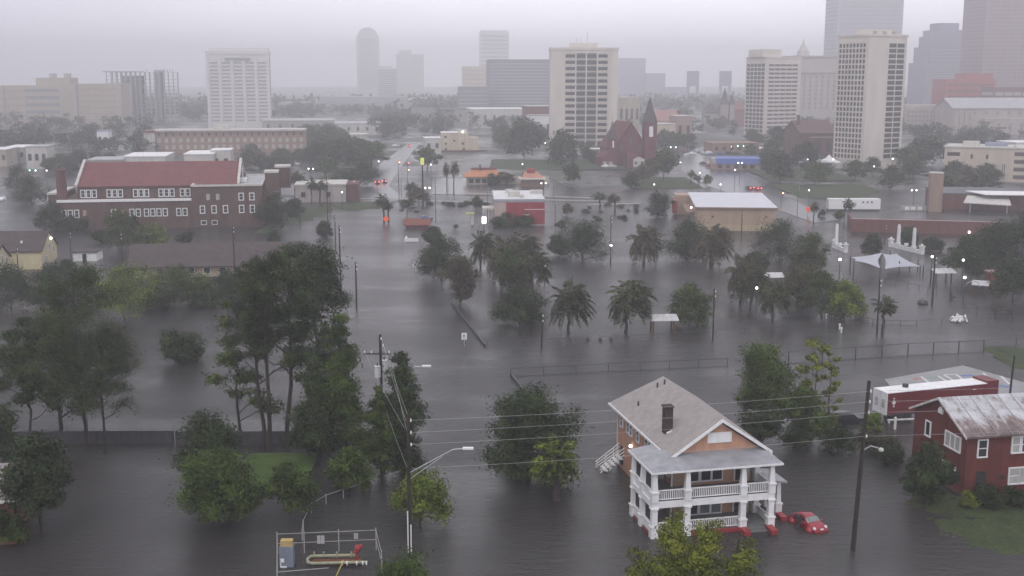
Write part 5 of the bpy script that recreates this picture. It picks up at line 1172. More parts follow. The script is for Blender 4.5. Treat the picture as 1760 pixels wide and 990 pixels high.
q = MB(); slab(q, [(5, -5, 3.1), (18, -7, 2.7), (20, 3.6, 4.2), (8, 3.6, 4.4)], .25); q.build('pale_canopy', concp, t); q = MB(); slab(q, [(12, -1, 5.2), (26, -1, 5.2), (26, 6, 5.6), (8, 6, 5.6)], .25); q.build('white_canopy', white, t)
for x in (7, 17.5): MB().box(x, x + .3, -4.5, -4.2, -.5, 2.9).build('canopy_post', metal, t)
o = Vector((88.3, 301.1, 0)); t = thing('brick_wall', 'long plain red brick yard wall behind the white monuments', 'wall', o, R(-12)); MB().box(0, 36, 0, .5, -.6, 3.3).box(-.0, .5, .5, 14, -.6, 3.3).build('wall_body', brick, t); MB().box(-.1, 36.1, -.1, .6, 3.3, 3.45).build('coping', M('pink_coping', (.40, .28, .26), .8, .12, 1), t)
p = G(1560, 362, 0); t = thing('low_wall', 'pale low wall with panels between container and pillar tower', 'wall', G(1548, 362, 0), R(-4)); MB().box(0, 7.6, 0, .4, -.5, 1.5).build('wall_body', conc, t)
for x in (1.2, 3, 5): MB().box(x, x + 1.3, -.05, 0, .3, 1.2).build('panel', trimw, t)
# monuments
def monument(label, a, b, pillars, ph):
    a = Vector(a); b = Vector(b); d = b - a; L = d.length; t = thing('gate_monument', label, 'monument', a, math.atan2(d.y, d.x), 'white park gate monuments')
    MB().box(0, L, -.2, .2, -.6, .75).box(-.0, L, -.26, .26, .75, .88).build('low_wall', white, t)
    for x in (0, L): q = MB(); q.cbox((x, 0, .6), (.85, .85, 2.2)); q.cbox((x, 0, 1.8), (1.1, 1.1, .25)); q.ball((x, 0, 2.1), .3); q.build('end_pier', white, t)
    MB().cbox((L * .5, 0, 1.4), (.7, .7, .6)).build('centre_block', white, t)
    for f_ in pillars: q = MB(); q.taper(L * f_, 0, -.4, ph + .4, .34, .27); q.cbox((L * f_, 0, ph + .55), (.4, .4, .3)); q.cbox((L * f_, 0, 1.2), (.95, .95, .4)); q.build('pillar', white, t)
monument('white balustrade monument with two tall pillars before the brick wall', G(1531, 424, 0), G(1584, 437, 0), (.24, .74), 5.0)
monument('white monument with a single tall pillar partly behind park trees', G(1434, 426, 0), G(1453, 434, 0), (.15,), 5.2)
# shade sail, shelters
t = thing('shade_sail', 'white twin peaked fabric shade sail over the flooded playground', 'shade sail', (0, 0, 0))
sailm = M('sail_fabric', (.40, .415, .46), .6, .06, .4)
def sail(corners, nm, sagk=.35):
    n = 8; A, B, Cc, Dd = [Vector(c) for c in corners]; vs = []; k = MB()
    for i in range(n + 1):
        for j in range(n + 1):
            u_, v_ = i / n, j / n; p = A * (1 - u_) * (1 - v_) + B * u_ * (1 - v_) + Cc * u_ * v_ + Dd * (1 - u_) * v_
            c_ = (A + B + Cc + Dd) / 4; e_ = 1 - (4 * u_ * (1 - u_)) * (4 * v_ * (1 - v_)); s_ = sagk * (max(4 * u_ * (1 - u_), 4 * v_ * (1 - v_)) - 4 * u_ * (1 - u_) * 4 * v_ * (1 - v_))
            p = p + (c_ - p) * s_ * .45 - Vector((0, 0, .3 * 4 * u_ * (1 - u_) * 4 * v_ * (1 - v_))); vs.append(p)
    k.add(vs + [v_ - Vector((0, 0, .04)) for v_ in vs], [(i * (n + 1) + j, (i + 1) * (n + 1) + j, (i + 1) * (n + 1) + j + 1, i * (n + 1) + j + 1) for i in range(n) for j in range(n)] + [((n + 1) ** 2 + i * (n + 1) + j, (n + 1) ** 2 + i * (n + 1) + j + 1, (n + 1) ** 2 + (i + 1) * (n + 1) + j + 1, (n + 1) ** 2 + (i + 1) * (n + 1) + j) for i in range(n) for j in range(n)])
    k.build(nm, sailm, t)
c1, c2, c3, c4 = XY(1462, 442, 238), XY(1517, 434, 240), XY(1513, 461, 226), XY(1468, 448, 229)
d1, d2, d3, d4 = XY(1518, 436, 242), XY(1540, 436, 248), XY(1582, 458, 234), XY(1521, 462, 227)
sail((c1, c2, c3, c4), 'left_sail', .5); sail((d1, d2, d3, d4), 'right_sail', .3)
for c_ in (c1, c3, c4, d3, (d2 + Vector((0, 4, 0)))): MB().tube([(c_[0], c_[1], -.6), (c_[0], c_[1], c_[2] + .2)], .12, 6).build('sail_post', darkm, t)
for u, v in ((1545, 470), (1563, 466), (1577, 467), (1586, 478)): q = G(u, v, 0); MB().tube([(q.x, q.y, -.6), (q.x, q.y, 2.6)], .11, 6).build('sail_post', darkm, t)
def shelter(label, u, v, w_, d, h, rz=0., roofm=None):
    t = thing('picnic_shelter', label, 'shelter', G(u, v, 0), rz, 'white roofed picnic shelters'); q = MB()
    slab(q, [(-.5, -.8, h - .1), (w_ + .5, -.8, h - .1), (w_ + .5, d * .55, h + .55), (-.5, d * .55, h + .55)], .1); slab(q, [(-.5, d * .55, h + .55), (w_ + .5, d * .55, h + .55), (w_ + .5, d + .5, h + .1), (-.5, d + .5, h + .1)], .1); q.build('roof', roofm or M('shelter_roof', (.52, .52, .52), .6, .15, 1.5, streak=.2), t)
    pm_ = MB().box(-.12, .12, -.12, .12, -.7, h - .02, rust).mesh('post')
    for x, y in ((.1, .1), (w_ - .1, .1), (.1, d * .9), (w_ - .1, d * .9)): mobj('post', pm_, t).location = (x, y, 0)
shelter('white roofed picnic shelter between the two palms and the round tree', 1122, 572, 3.5, 2.2, 2.2, R(5))
shelter('white roofed shelter right of the tall pole behind the playground', 1608, 485, 3.4, 2.4, 2.0, R(8)); shelter('small tilted white shelter beside the bright playground lamp', 1674, 505, 2.0, 2.0, 1.9, R(-25)); shelter('white roofed shelter half hidden by the park trees', 1308, 490, 4, 2.4, 1.7, R(5))
t = thing('playground_hut', 'rust brown playground hut in the water near the right trees', 'hut', G(1702, 490, 0), R(5)); MB().box(0, 2.8, 0, 2.4, .8, 2.4).build('hut_body', rust, t); MB().box(-.2, 3, -.2, 2.6, 2.4, 2.6).build('roof', M('pink_coping', (.40, .28, .26)), t)
for x in (.1, 2.7): MB().box(x - .1, x + .1, .05, .25, -.6, .8).build('leg', rust, t)
# red roofed kiosk/hedge by the street
t = thing('kiosk', 'low rusty red roofed kiosk overgrown by shrubs at the street corner', 'kiosk', G(697, 394, 0), R(3)); MB().box(0, 6, 0, 4, -.5, 1.2).build('wall', brickd, t); MB().groof(-.2, 6.2, 0, 4, 1.2, 2.4, .2, .4, 'x', M('rust_red_roof', (.20, .07, .05), .8, .2, 1)).build('roof', None, t)
q = MB().box(-.3, 0, -3.2, 0, -.5, .9).box(-.35, 3, -3.4, -3.1, -.5, .8); q = q.build('garden_wall', white); q.location = G(700, 412, 0); tag(q, 'low white garden wall beside the street corner kiosk', 'wall')
# dark solid fence, lower left
for i, (u0, u1, lab) in enumerate(((-60, 300, 'dark solid board fence along the flooded yard, left stretch'), (302, 640, 'dark solid board fence behind the tall pines, right stretch'))):
    a, b = G(u0, 764, 0), G(u1, 762, 0); d = b - a; t = thing('board_fence', lab, 'fence', a, math.atan2(d.y, d.x)); MB().box(0, d.length, 0, .08, -.6, 1.45).build('boards', woodf, t)
    pm_ = MB().box(-.07, .07, -.06, .0, -.6, 1.5, woodf).mesh('post')
    for k in range(int(d.length / 2.4)): mobj('post', pm_, t).location = (k * 2.4 + .3, 0, 0)

# second, hazier church with two spires and a few mid-rise blocks that close the gaps of the skyline
o, w_, h = place(1236, 1284, 182, 930, R(6)); t = thing('church', 'hazy pale church with two thin dark spires left of the banded cream tower', 'church', o, R(6)); sc_ = M('church_stone', (.33, .30, .27), .8, .1, .2)
MB().gable(6, w_, 4, 26, -.5, h - 3, h + 3, 'x').build('nave_wall', M('church_red', (.22, .09, .08), .8, .1), t)
for x, a, zt, zs in ((5.0, 2.6, h + 1, Zat(150, 930)), (10.8, 1.9, h + 1, Zat(160, 930))):
    q = MB().box(x - a, x + a, 0, 2 * a, -.5, zt).build('bell_tower', sc_, t); MB().taper(x, a, zt, zs, a * 1.1, .05).build('spire', spm, q)
o, w_, h = place(1211, 1236, 193, 900, R(4)); t = thing('gatehouse', 'small hazy stone gable tower left of the two thin spires', 'building', o, R(4)); MB().box(0, w_, 0, 9, -.5, h).build('wall', sc_, t); MB().taper(w_ / 2, 4.5, h, Zat(177, 900), w_ / 2, .2).build('roof', spm, t)
for a in (('hazy low block between hotel tower and long grey block', 478, 548, 176, 1320, 40, greyc), ('faint mid rise block right of the long grey block', 700, 742, 168, 1500, 36, pale), ('faint block left of the low dark podium', 742, 788, 160, 1700, 36, pale), ('faint mid rise block right of the hazy office steps', 1144, 1182, 150, 1950, 36, bluegl), ('faint block between the two bridge towers', 1203, 1238, 160, 1980, 36, bluegl), ('faint pale block right of the bridge towers', 1258, 1286, 150, 1900, 36, pale), ('faint block between unfinished tower and hotel', 300, 350, 172, 1500, 36, greyc)):
    skyblock(*a, R(3), 5, 0, greyc, frac=.35, name='mid_rise')
# ================================================================== TREES NEAR AND IN THE MIDDLE, one by one
T = tree_px
# --- left foreground
T('pine_tree', 'tall dense pine with dark straight trunk, left foreground', 146, 772, 446, 225, 'pine', L_pine, 101, 30000, .13, .30, zg=0)
T('pine_tree', 'shorter pine with layered boughs just right of the tall left pine', 178, 778, 556, 175, 'pine', L_pine, 102, 15000, .12, .36, zg=0, lean=.04)
T('pine_tree', 'slim pine left of the tall left pine, boughs low over the fence', 52, 752, 540, 120, 'sparse', L_pine, 103, 11000, .14, .25, zg=0)
T('tree', 'round mid green tree behind the slim left pine', 105, 735, 520, 150, 'oak', L_mid, 104, 16000, .15, .12, zg=0)
T('tree', 'leafy dark tree at the very bottom left beside the brown roof', 72, 918, 740, 145, 'oak', L_dark, 105, 12000, .15, .28, zg=0)
T('tree', 'bright low green bush tree at the bottom left corner', 10, 935, 850, 90, 'bush', L_mid, 106, 4000, .15, .05, zg=0)
T('tree', 'dark tree on the left edge above the brown roof', 8, 800, 690, 90, 'oak', L_dark, 107, 5000, .16, .1, zg=0)
T('tree', 'broad round dark tree left of the small lawn', 376, 905, 765, 155, 'oak', L_mid, 108, 20000, .12, .14, zg=0)
T('tree', 'bushy tree behind the round tree left of the lawn', 362, 838, 708, 140, 'oak', L_dark, 109, 14000, .13, .10, zg=0)
T('tree', 'small leaning tree on the flooded end of the lawn', 497, 892, 795, 105, 'oak', L_mid, 110, 6000, .14, .28, zg=0)
T('pine_tree', 'leftmost trunk of the three tall pines behind the board fence', 450, 772, 436, 130, 'pine', L_pine, 111, 14000, .14, .42, zg=0)
T('pine_tree', 'middle trunk of the three tall pines behind the board fence', 461, 778, 418, 135, 'pine', L_pine, 112, 14000, .14, .44, zg=0, lean=.02)
T('pine_tree', 'rightmost trunk of the three tall pines behind the board fence', 492, 768, 408, 165, 'pine', L_dark, 113, 20000, .15, .40, zg=0, lean=.05)
T('tree', 'thin open branched tree with bare limbs left of the three pines', 413, 752, 505, 135, 'sparse', L_mid, 114, 5200, .17, .22, zg=0)
T('tree', 'tall fresh green tree left of the transformer pole', 590, 790, 520, 120, 'column', L_mid, 115, 22000, .13, .14, zg=0)
T('tree', 'darker green tree between the three pines and the transformer pole', 548, 790, 600, 130, 'column', L_dark, 116, 13000, .16, .1, zg=0)
T('tree', 'big dense dark oak crown behind the three pines', 548, 690, 402, 150, 'oak', L_dark, 117, 20000, .16, .12, zg=0)
T('tree', 'tall dark tree close behind the transformer pole', 692, 812, 586, 130, 'column', L_dark, 118, 20000, .13, .02, zg=0)
T('tree', 'mid green tree low behind the wires right of transformer pole', 655, 815, 655, 90, 'column', L_mid, 119, 8000, .15, .08, zg=0)
T('tree', 'small rounded bushy tree beside the curved pipe fence', 602, 842, 762, 96, 'oak', L_mid, 120, 6500, .13, .08, zg=0)
T('tree', 'small leaning tree around the foot of the bottom centre pole', 722, 898, 812, 118, 'oak', L_fresh, 121, 6500, .13, .25, zg=0, lean=.03)
T('tree', 'wide dark tree in the street left of the peach house', 908, 828, 664, 182, 'oak', L_dark, 122, 28000, .13, .02, zg=0)
T('tree', 'tallest bright yellow green tree top rising in front of the white porch', 1150, 1150, 852, 160, 'column', L_yel, 124, 24000, .085, .02, zg=0)
T('tree', 'bright yellow green tree top just right of the tallest porch tree top', 1208, 1150, 876, 160, 'column', L_yel, 1241, 22000, .085, .02, zg=0)
T('tree', 'light green lower tree top left of the porch tree top', 1092, 1150, 918, 130, 'column', L_yel, 125, 14000, .085, .02, zg=0)
T('tree', 'light green lower tree top right of the porch tree top', 1262, 1150, 906, 170, 'column', L_yel, 126, 20000, .085, .02, zg=0)
T('tree', 'yellow green tree top at the bottom edge by the pipe enclosure', 698, 1070, 950, 140, 'oak', L_mid, 127, 12000, .10, .02, zg=0)
T('tree', 'large mid green tree behind the right side of the peach house', 1308, 745, 586, 148, 'oak', L_mid, 128, 20000, .13, .14, zg=0)
T('tree', 'thin two stemmed yellowish poplar behind the peach house', 1396, 752, 572, 66, 'sparse', L_yel, 129, 5200, .13, .12, zg=0, ntrunk=2)
T('tree', 'slim yellowish poplar right of the two stemmed poplar', 1424, 748, 590, 50, 'sparse', L_yel, 130, 3600, .13, .12, zg=0)
T('tree', 'green willow like tree under the yellowish poplars', 1385, 760, 660, 95, 'oak', L_mid, 131, 5000, .16, .1, zg=0)
T('tree', 'dark bushy tree against the red brick house wall', 1590, 868, 762, 92, 'oak', L_dark, 132, 9000, .14, .05, zg=0)
T('tree', 'dark bush beside the peach house right corner', 1300, 770, 712, 95, 'bush', L_dark, 133, 6000, .15, .02, zg=0)
for i, (u, vb, vt, w_, m, lab) in enumerate(((1370, 775, 722, 85, L_dark, 'dark shrub under the poplars in the flooded yard'), (1440, 775, 735, 90, L_dark, 'dark shrub left of the tall leaning pole'), (1505, 778, 730, 80, L_brown, 'brownish shrub right of the tall leaning pole'), (1530, 800, 765, 70, L_dark, 'low dark shrub trailing towards the red house'), (1500, 740, 708, 45, L_fresh, 'small palmetto clump before the red freight trailer'),
        (1665, 872, 845, 40, L_yel, 'yellow green shrub at the red house corner'), (1700, 870, 838, 80, L_dark, 'dark clipped hedge under the red house door'), (1750, 868, 842, 75, L_dark, 'dark clipped hedge at the right edge by the red house'), (1710, 845, 808, 40, L_dark, 'round dark shrub against the red house front wall'))):
    bush_px(lab, u, vb, vt, w_, m, 300 + i, 3500, .12)
T('tree', 'dark dense thicket standing alone in the flooded left yard', 310, 622, 566, 104, 'bush', L_dark, 134, 9000, .16, .02, zg=0, cat='thicket')
# --- tree row beyond the left yard
for i, (u, vb, vt, w_, k, m, lab) in enumerate(((20, 530, 455, 115, 'oak', L_dark, 'dark round tree below the cream houses at the left edge'), (92, 528, 452, 95, 'oak', L_dark, 'dark tree standing right of the cream house below the shed'), (150, 520, 462, 70, 'oak', L_mid, 'mid green tree below the white shed'),
        (215, 548, 448, 120, 'oak', L_fresh, 'light green broad tree before the long dark roofed building'), (300, 528, 455, 115, 'oak', L_mid, 'yellowish green tree at the middle of the long building front'), (345, 520, 470, 60, 'oak', L_fresh, 'small fresh green tree before the long building'), (392, 530, 462, 80, 'oak', L_dark, 'dark tree near the right end of the long building'), (440, 525, 458, 90, 'oak', L_mid, 'green tree just left of the pines crown by the long building'), (268, 530, 500, 60, 'bush', L_dark, 'low dark shrub at the waterline left of centre row'), (345, 528, 505, 50, 'bush', L_dark, 'low dark shrub at the waterline right of centre row'), (115, 470, 448, 34, 'oak', L_dark, 'small dark tree right of the cream house gable'), (5, 640, 585, 60, 'bush', L_dark, 'dark shrub in water at the left edge beside the pines'))):
    T('tree', lab, u, vb, vt, w_ * 1.1, k, m, 140 + i, 8000, .16, .05, zg=0)
for i, (u, vb, vt, w_, k, m, lab) in enumerate(((205, 432, 358, 88, 'oak', L_mid, 'green tree before the brick school, left of the yellowish one'), (262, 424, 382, 62, 'oak', L_fresh, 'yellowish round tree before the brick school'), (318, 420, 399, 34, 'bush', L_dark, 'small round bush in water before the brick school'), (175, 418, 398, 40, 'bush', L_dark, 'low dark bush beside the green school tree'), (85, 398, 352, 60, 'oak', L_dark, 'dark tree at the left end of the brick school'), (130, 396, 372, 55, 'bush', L_dark, 'dark shrub under the left school windows'), (225, 394, 372, 40, 'bush', L_dark, 'dark shrub under the middle school windows'), (472, 392, 330, 75, 'oak', L_dark, 'dark tree at the right corner of the brick school'), (448, 388, 350, 55, 'bush', L_dark, 'dark bushes along the right side of the school'), (505, 372, 342, 50, 'bush', L_dark, 'dark hedge left of the street grass strip'), (472, 420, 396, 30, 'sparse', L_dark, 'small ragged shrub standing in water right of the school'), (558, 408, 380, 30, 'oak', L_dark, 'small dark tree in front of the street poles'), (55, 352, 300, 75, 'oak', L_dark, 'dark tree left of the school chimney'), (30, 330, 285, 60, 'oak', L_dark, 'dark tree by the headlights at the far left'))):
    T('tree', lab, u, vb, vt, w_, k, m, 160 + i, 4200, .22, .05, zg=0)
# --- park trees on the flooded lot
for i, (u, vb, vt, w_, k, m, lab, b) in enumerate(((760, 482, 402, 88, 'oak', L_dark, 'dark wind blown oak at the left end of the flooded park', .3), (792, 522, 438, 72, 'oak', L_brown, 'brownish green tree in front of the leftmost park oak', .12), (745, 425, 388, 40, 'oak', L_dark, 'small dark tree behind the leftmost park oak', .2), (893, 560, 482, 92, 'oak', L_dark, 'dark tree under the palm cluster in the park', .08), (875, 500, 425, 70, 'oak', L_mid, 'green tree inside the palm cluster', .1),
        (1000, 448, 376, 105, 'oak', L_dark, 'broad dark oak beside the lit pole in the park', .15), (960, 440, 400, 40, 'oak', L_dark, 'small dark tree left of the broad park oak', .2), (1182, 448, 374, 112, 'oak', L_dark, 'dark spreading oak in front of the tan warehouse', .18), (1186, 560, 484, 90, 'oak', L_mid, 'round green tree right of the picnic shelter', .12), (1340, 452, 376, 115, 'oak', L_dark, 'broad dark oak right of the warehouse', .15), (1395, 470, 398, 80, 'oak', L_mid, 'green tree right of the broad warehouse oak', .15), (1372, 525, 448, 80, 'oak', L_brown, 'olive tree in the middle of the right park clump', .2), (1412, 545, 462, 85, 'oak', L_mid, 'green tree in front of the right park clump', .2), (1450, 545, 478, 75, 'oak', L_fresh, 'light green tree at the right end of the park clump', .22), (1300, 470, 430, 50, 'oak', L_dark, 'small dark tree left of the right park clump', .2),
        (1500, 442, 400, 42, 'oak', L_dark, 'small dark cone shaped tree left of the white monument', .05), (1563, 424, 392, 40, 'oak', L_dark, 'dark shrub between the two tall monument pillars', .05), (1600, 432, 410, 46, 'bush', L_dark, 'low dark shrub right of the white monument', .05), (1130, 374, 328, 52, 'oak', L_dark, 'dark tree at the left end of the tan warehouse', .08), (890, 388, 368, 60, 'bush', L_dark, 'dark bushes at the foot of the red restaurant wall', .02), (860, 390, 372, 40, 'bush', L_dark, 'low shrubs left under the red restaurant wall', .02))):
    T('tree', lab, u, vb, vt, w_ * 1.06, k, m, 180 + i, 8500, .17, b * .35, zg=0)
for i, (u, vb, vt, w_, lab) in enumerate(((1660, 478, 405, 90, 'dark tree left in the heavy clump at the right edge'), (1715, 480, 378, 110, 'tall dark tree in the heavy clump at the right edge'), (1765, 470, 352, 120, 'tallest dark tree cut by the right edge'), (1690, 445, 392, 80, 'dark tree at the back of the right edge clump'), (1740, 520, 440, 90, 'dark tree at the front of the right edge clump'))):
    T('tree', lab, u, vb, vt, w_, 'oak', L_dark, 210 + i, 6500, .23, .15, zg=0)
# --- palms: one kind, copied; crowns blown to the right
pa = palm_meshes('date_a', 401, 4.3, 4.9, 60, L_palm, leafw=.12, nl=26, droop=.9); pb = palm_meshes('date_b', 402, 3.6, 4.7, 58, L_palmb, leafw=.12, nl=26, droop=.9); pc = palm_meshes('date_c', 403, 4.8, 4.7, 58, L_palm, wind=(.38, .2), leafw=.12, nl=26, droop=.95)
ps = palm_meshes('sabal', 404, 5.5, 2.1, 46, L_palm, wind=(.25, .1), r=.2, droop=1.4, leafw=.13, nl=16, ball=True)
def extent(pm):
    v = np.zeros(len(pm[1].vertices) * 3, np.float32); pm[1].vertices.foreach_get('co', v); v = v.reshape(-1, 3)
    return float(np.percentile(v[:, 2], 99.6)), float(np.percentile(np.abs(v[:, 0]), 96))
def palm(label, u, vb, vt, w_, pm, hh=0, fl=0, seed=0):
    p = G(u, vb, 0); h = Zat(vt, p.y); hh, fl = extent(pm); sx = w_ * mpp(p.y) / 2 / fl
    return put_tree('palm_tree', label, pm, (p.x, p.y, 0), (.5 * math.sin(u * 1.7)) if pm is not ps else seed * 1.7, (sx, sx, h / hh), 'palms of the flooded park', 'palm')
for i, a in enumerate((('wind blown date palm in the middle of the lot, left of a twin', 977, 572, 482, 76, pa, 6.9, 3.5), ('wind blown date palm beside the picnic shelter', 1076, 572, 482, 82, pc, 7.4, 3.2), ('date palm right of the brown park tree near the street', 826, 462, 394, 48, pa, 6.9, 3.5), ('date palm between the two broad park oaks', 1106, 456, 388, 64, pb, 6.5, 3.3), ('brownish date palm at the warehouse corner oak', 1222, 458, 388, 66, pb, 6.5, 3.3),
        ('leftmost palm of the cluster by the lamp', 862, 490, 408, 60, pb, 6.5, 3.3), ('tallest palm of the cluster by the lamp', 893, 478, 398, 66, pa, 6.9, 3.5), ('rightmost palm of the cluster by the lamp', 915, 505, 432, 58, pc, 7.4, 3.2), ('brown green palm left in the right park clump', 1272, 522, 440, 58, pb, 6.5, 3.3), ('palm beside the white lamp in the right park clump', 1290, 530, 452, 60, pa, 6.9, 3.5), ('palm leaning alone below the right park clump', 1328, 550, 484, 62, pc, 7.4, 3.2), ('dim palm behind the right park clump', 1375, 480, 420, 55, pa, 6.9, 3.5))):
    palm(*a)
for i, (u, vb, vt, w_, lab) in enumerate(((1517, 572, 510, 42, 'short bushy palm beside the tall pole in front of the playground'), (660, 382, 332, 24, 'left palm of the pair by the orange street sign'), (668, 380, 343, 22, 'right palm of the pair by the orange street sign'), (705, 345, 312, 22, 'street palm near the yellow pole sign'), (536, 352, 304, 18, 'thin street palm left of the main street'), (1460, 380, 340, 20, 'palm in front of the white box container'), (1398, 385, 345, 16, 'small palm left of the white box container'), (550, 350, 308, 24, 'second street palm left of the main street'), (1031, 360, 330, 26, 'left palm of a pair across from the red restaurant'), (1057, 365, 332, 24, 'right palm of a pair across from the red restaurant'), (508, 340, 292, 30, 'bushy palm right of the school stair towers'), (1187, 318, 292, 16, 'left small street tree beyond the tan warehouse'), (1200, 322, 300, 16, 'right small street tree beyond the tan warehouse'), (768, 330, 278, 12, 'thin palm left of the orange roofed restaurant'), (780, 330, 276, 16, 'ragged palm next to the thin palm by the orange restaurant'))):
    palm(lab, u, vb, vt, w_, ps, 7.1, 1.7, i)
bm_ = palm_meshes('sabal_big', 405, 3.0, 2.2, 60, L_fresh, wind=(.1, 0), r=.3, droop=1.5, leafw=.07, nl=16)
p = G(962, 850, 0); put_tree('palm_tree', 'drooping bright cabbage palm against the wide dark street tree', bm_, (p.x - .3, p.y - 1.5, 0), 0, (1.35, 1.35, 1.3), 'palms of the flooded park', 'palm')
# --- town trees: individuals copied from a few kinds, with a shared label only where nothing tells them apart
rt = random.Random(5)
def belt(label, group, spots, hm=(6, 10), wf=(1.0, 1.5)):
    for (u, v) in spots:
        h = rt.uniform(*hm); far_tree(u, v, h, h * rt.uniform(*wf), rt.randrange(7), label, group, rt.uniform(0, 6.3))
MASS = []
def scatter(label, group, u0, u1, v0, v1, n, hm=(6, 10), wf=(1.0, 1.5), avoid=(), mass=False):
    k = 0; g = 0
    while k < n and g < n * 30:
        g += 1; u = rt.uniform(u0, u1); v = v0 + (v1 - v0) * rt.random()
        if any(a <= u <= b and c <= v <= d for a, b, c, d in avoid): continue
        if mass:
            h = rt.uniform(*hm); p = G(u, v, 0); MASS.append((p.x, p.y, h, h * rt.uniform(*wf) / 2)); k += 1; continue
        belt(label, group, [(u, v)], hm, wf); k += 1
named = [(598, 330, 62, 40, 'big dark street tree left of the red tail lights'), (560, 305, 50, 36, 'dark tree beyond the street left of the main road'), (625, 318, 50, 36, 'dark tree behind the lamp left of the main road'), (735, 292, 44, 42, 'round dark tree behind the tall yellow sign'), (720, 350, 38, 30, 'dark street tree right of the palm pair'), (700, 372, 40, 34, 'shaggy tree above the red roofed kiosk'), (965, 286, 50, 60, 'tall dark tree left of the brick church'), (900, 272, 74, 66, 'dense dark tree in front of the low red building'), (985, 318, 36, 40, 'dark tree on the church green'), (1085, 325, 30, 30, 'thin tree on the lawn before the church'), (1140, 312, 50, 60, 'dark leafy trees right of the brick church'), (1105, 318, 34, 40, 'dark tree just before the church right aisle'),
         (1345, 268, 62, 52, 'big dark tree in front of the pink cream tower'), (1385, 292, 50, 46, 'dark tree left of the white marquee tents'), (1340, 312, 60, 50, 'dark tree left of the park green at right'), (1400, 320, 60, 44, 'dark park tree below the white marquee tents'), (1530, 325, 46, 40, 'round dark tree right of the gridded tower foot'), (1470, 312, 46, 40, 'olive tree at the foot of the gridded tower'), (1660, 330, 60, 46, 'dark tree before the cream office block'), (1700, 332, 50, 40, 'dark tree before the striped office wing'), (1640, 318, 52, 40, 'dark tree left of the cream office block'), (1590, 285, 90, 50, 'wide dark tree mass right of the gridded tower'), (1560, 290, 50, 40, 'dark tree beside the gridded tower right corner'), (1330, 300, 50, 40, 'dark tree between blue shop and park'), (820, 360, 26, 26, 'small dark tree left of the red restaurant'), (975, 372, 22, 26, 'small pale tree right of the red restaurant'), (870, 318, 46, 24, 'dark tree between the two orange roofs'), (845, 318, 30, 20, 'low green tree before the orange restaurant'), (1500, 300, 40, 30, 'bush at the gridded tower entrance'), (1215, 320, 20, 22, 'round bush beyond the warehouse'), (1412, 372, 16, 14, 'small round bush left of the container'), (1442, 380, 22, 22, 'dark bush before the container'), (965, 395, 22, 20, 'dark bush right of the red restaurant corner'), (783, 395, 14, 12, 'tiny round bush standing in the water near the menu posts'), (1072, 376, 18, 8, 'low dark hedge in the water before the warehouse')]
for i, (u, vb, w_, hpx, lab) in enumerate(named):
    Y = G(u, vb).y; far_tree(u, vb, hpx * mpp(Y), w_ * mpp(Y), i, lab, None, i * 1.3)
scatter('grey green tree in the belt left of the motel block', 'trees of the left belt', -30, 255, 208, 268, 75, (8, 13), mass=True)
scatter('grey green tree between the motel and the hazy low block', 'trees beyond the motel', 250, 545, 186, 210, 45, (8, 13), mass=True, avoid=((352, 470, 180, 200),))
scatter('dark tree in the clump between motel and main street', 'trees of the centre clump', 528, 640, 238, 296, 30, (7, 12), avoid=((600, 634, 225, 262),))
scatter('dark tree in the woods left of the far road', 'trees of the far centre wood', 640, 755, 196, 240, 40, (8, 13), mass=True, avoid=((690, 730, 232, 245),))
scatter('dark tree in the wood behind the cream stepped building', 'trees behind the stepped building', 755, 945, 196, 226, 36, (8, 13), mass=True)
scatter('dark tree flanking the cream slab tower', 'trees round the slab tower', 860, 945, 228, 262, 14, (8, 12)); scatter('dark tree beside the brick church', 'trees round the church', 1000, 1060, 262, 282, 7, (5, 8))
scatter('hazy tree behind the church and halls', 'trees behind the church', 1066, 1285, 196, 232, 40, (8, 12), mass=True); scatter('dark tree along the street right of the church', 'trees by the church street', 1130, 1190, 240, 262, 8, (7, 11))
scatter('hazy tree below the public hall', 'trees below the public hall', 1560, 1780, 228, 262, 34, (7, 11), mass=True); scatter('dark tree at the foot of the right towers', 'trees below the right towers', 1290, 1445, 240, 285, 20, (6, 10), avoid=((1370, 1440, 255, 300),))
scatter('dark tree in the park on the right', 'trees of the right park', 1560, 1700, 300, 330, 12, (6, 9)); scatter('dark tree behind the school', 'trees behind the school', 60, 320, 283, 300, 20, (5, 8), avoid=((205, 320, 280, 300),)); scatter('dark tree between school and motel', 'trees between school and motel', 390, 520, 268, 300, 16, (5, 8))
scatter('small shrub along the kerb beyond the flood', 'kerb shrubs', 735, 845, 350, 356, 14, (1.0, 1.8), (1.5, 2.4)); scatter('small shrub along the verge right of the red restaurant', 'verge shrubs', 1005, 1110, 350, 380, 14, (.9, 1.6), (1.5, 2.5))
scatter('hazy tree on the far skyline', 'skyline trees', -60, 1820, 176, 192, 110, (10, 16), (1.2, 2.0), mass=True)
scatter('hazy tree below the faint towers', 'x', 545, 800, 186, 202, 60, (8, 13), mass=True); scatter('hazy tree at the hotel foot', 'x', 296, 560, 190, 206, 50, (8, 12), mass=True); scatter('hazy tree', 'x', 1280, 1560, 196, 232, 40, (7, 11), mass=True)
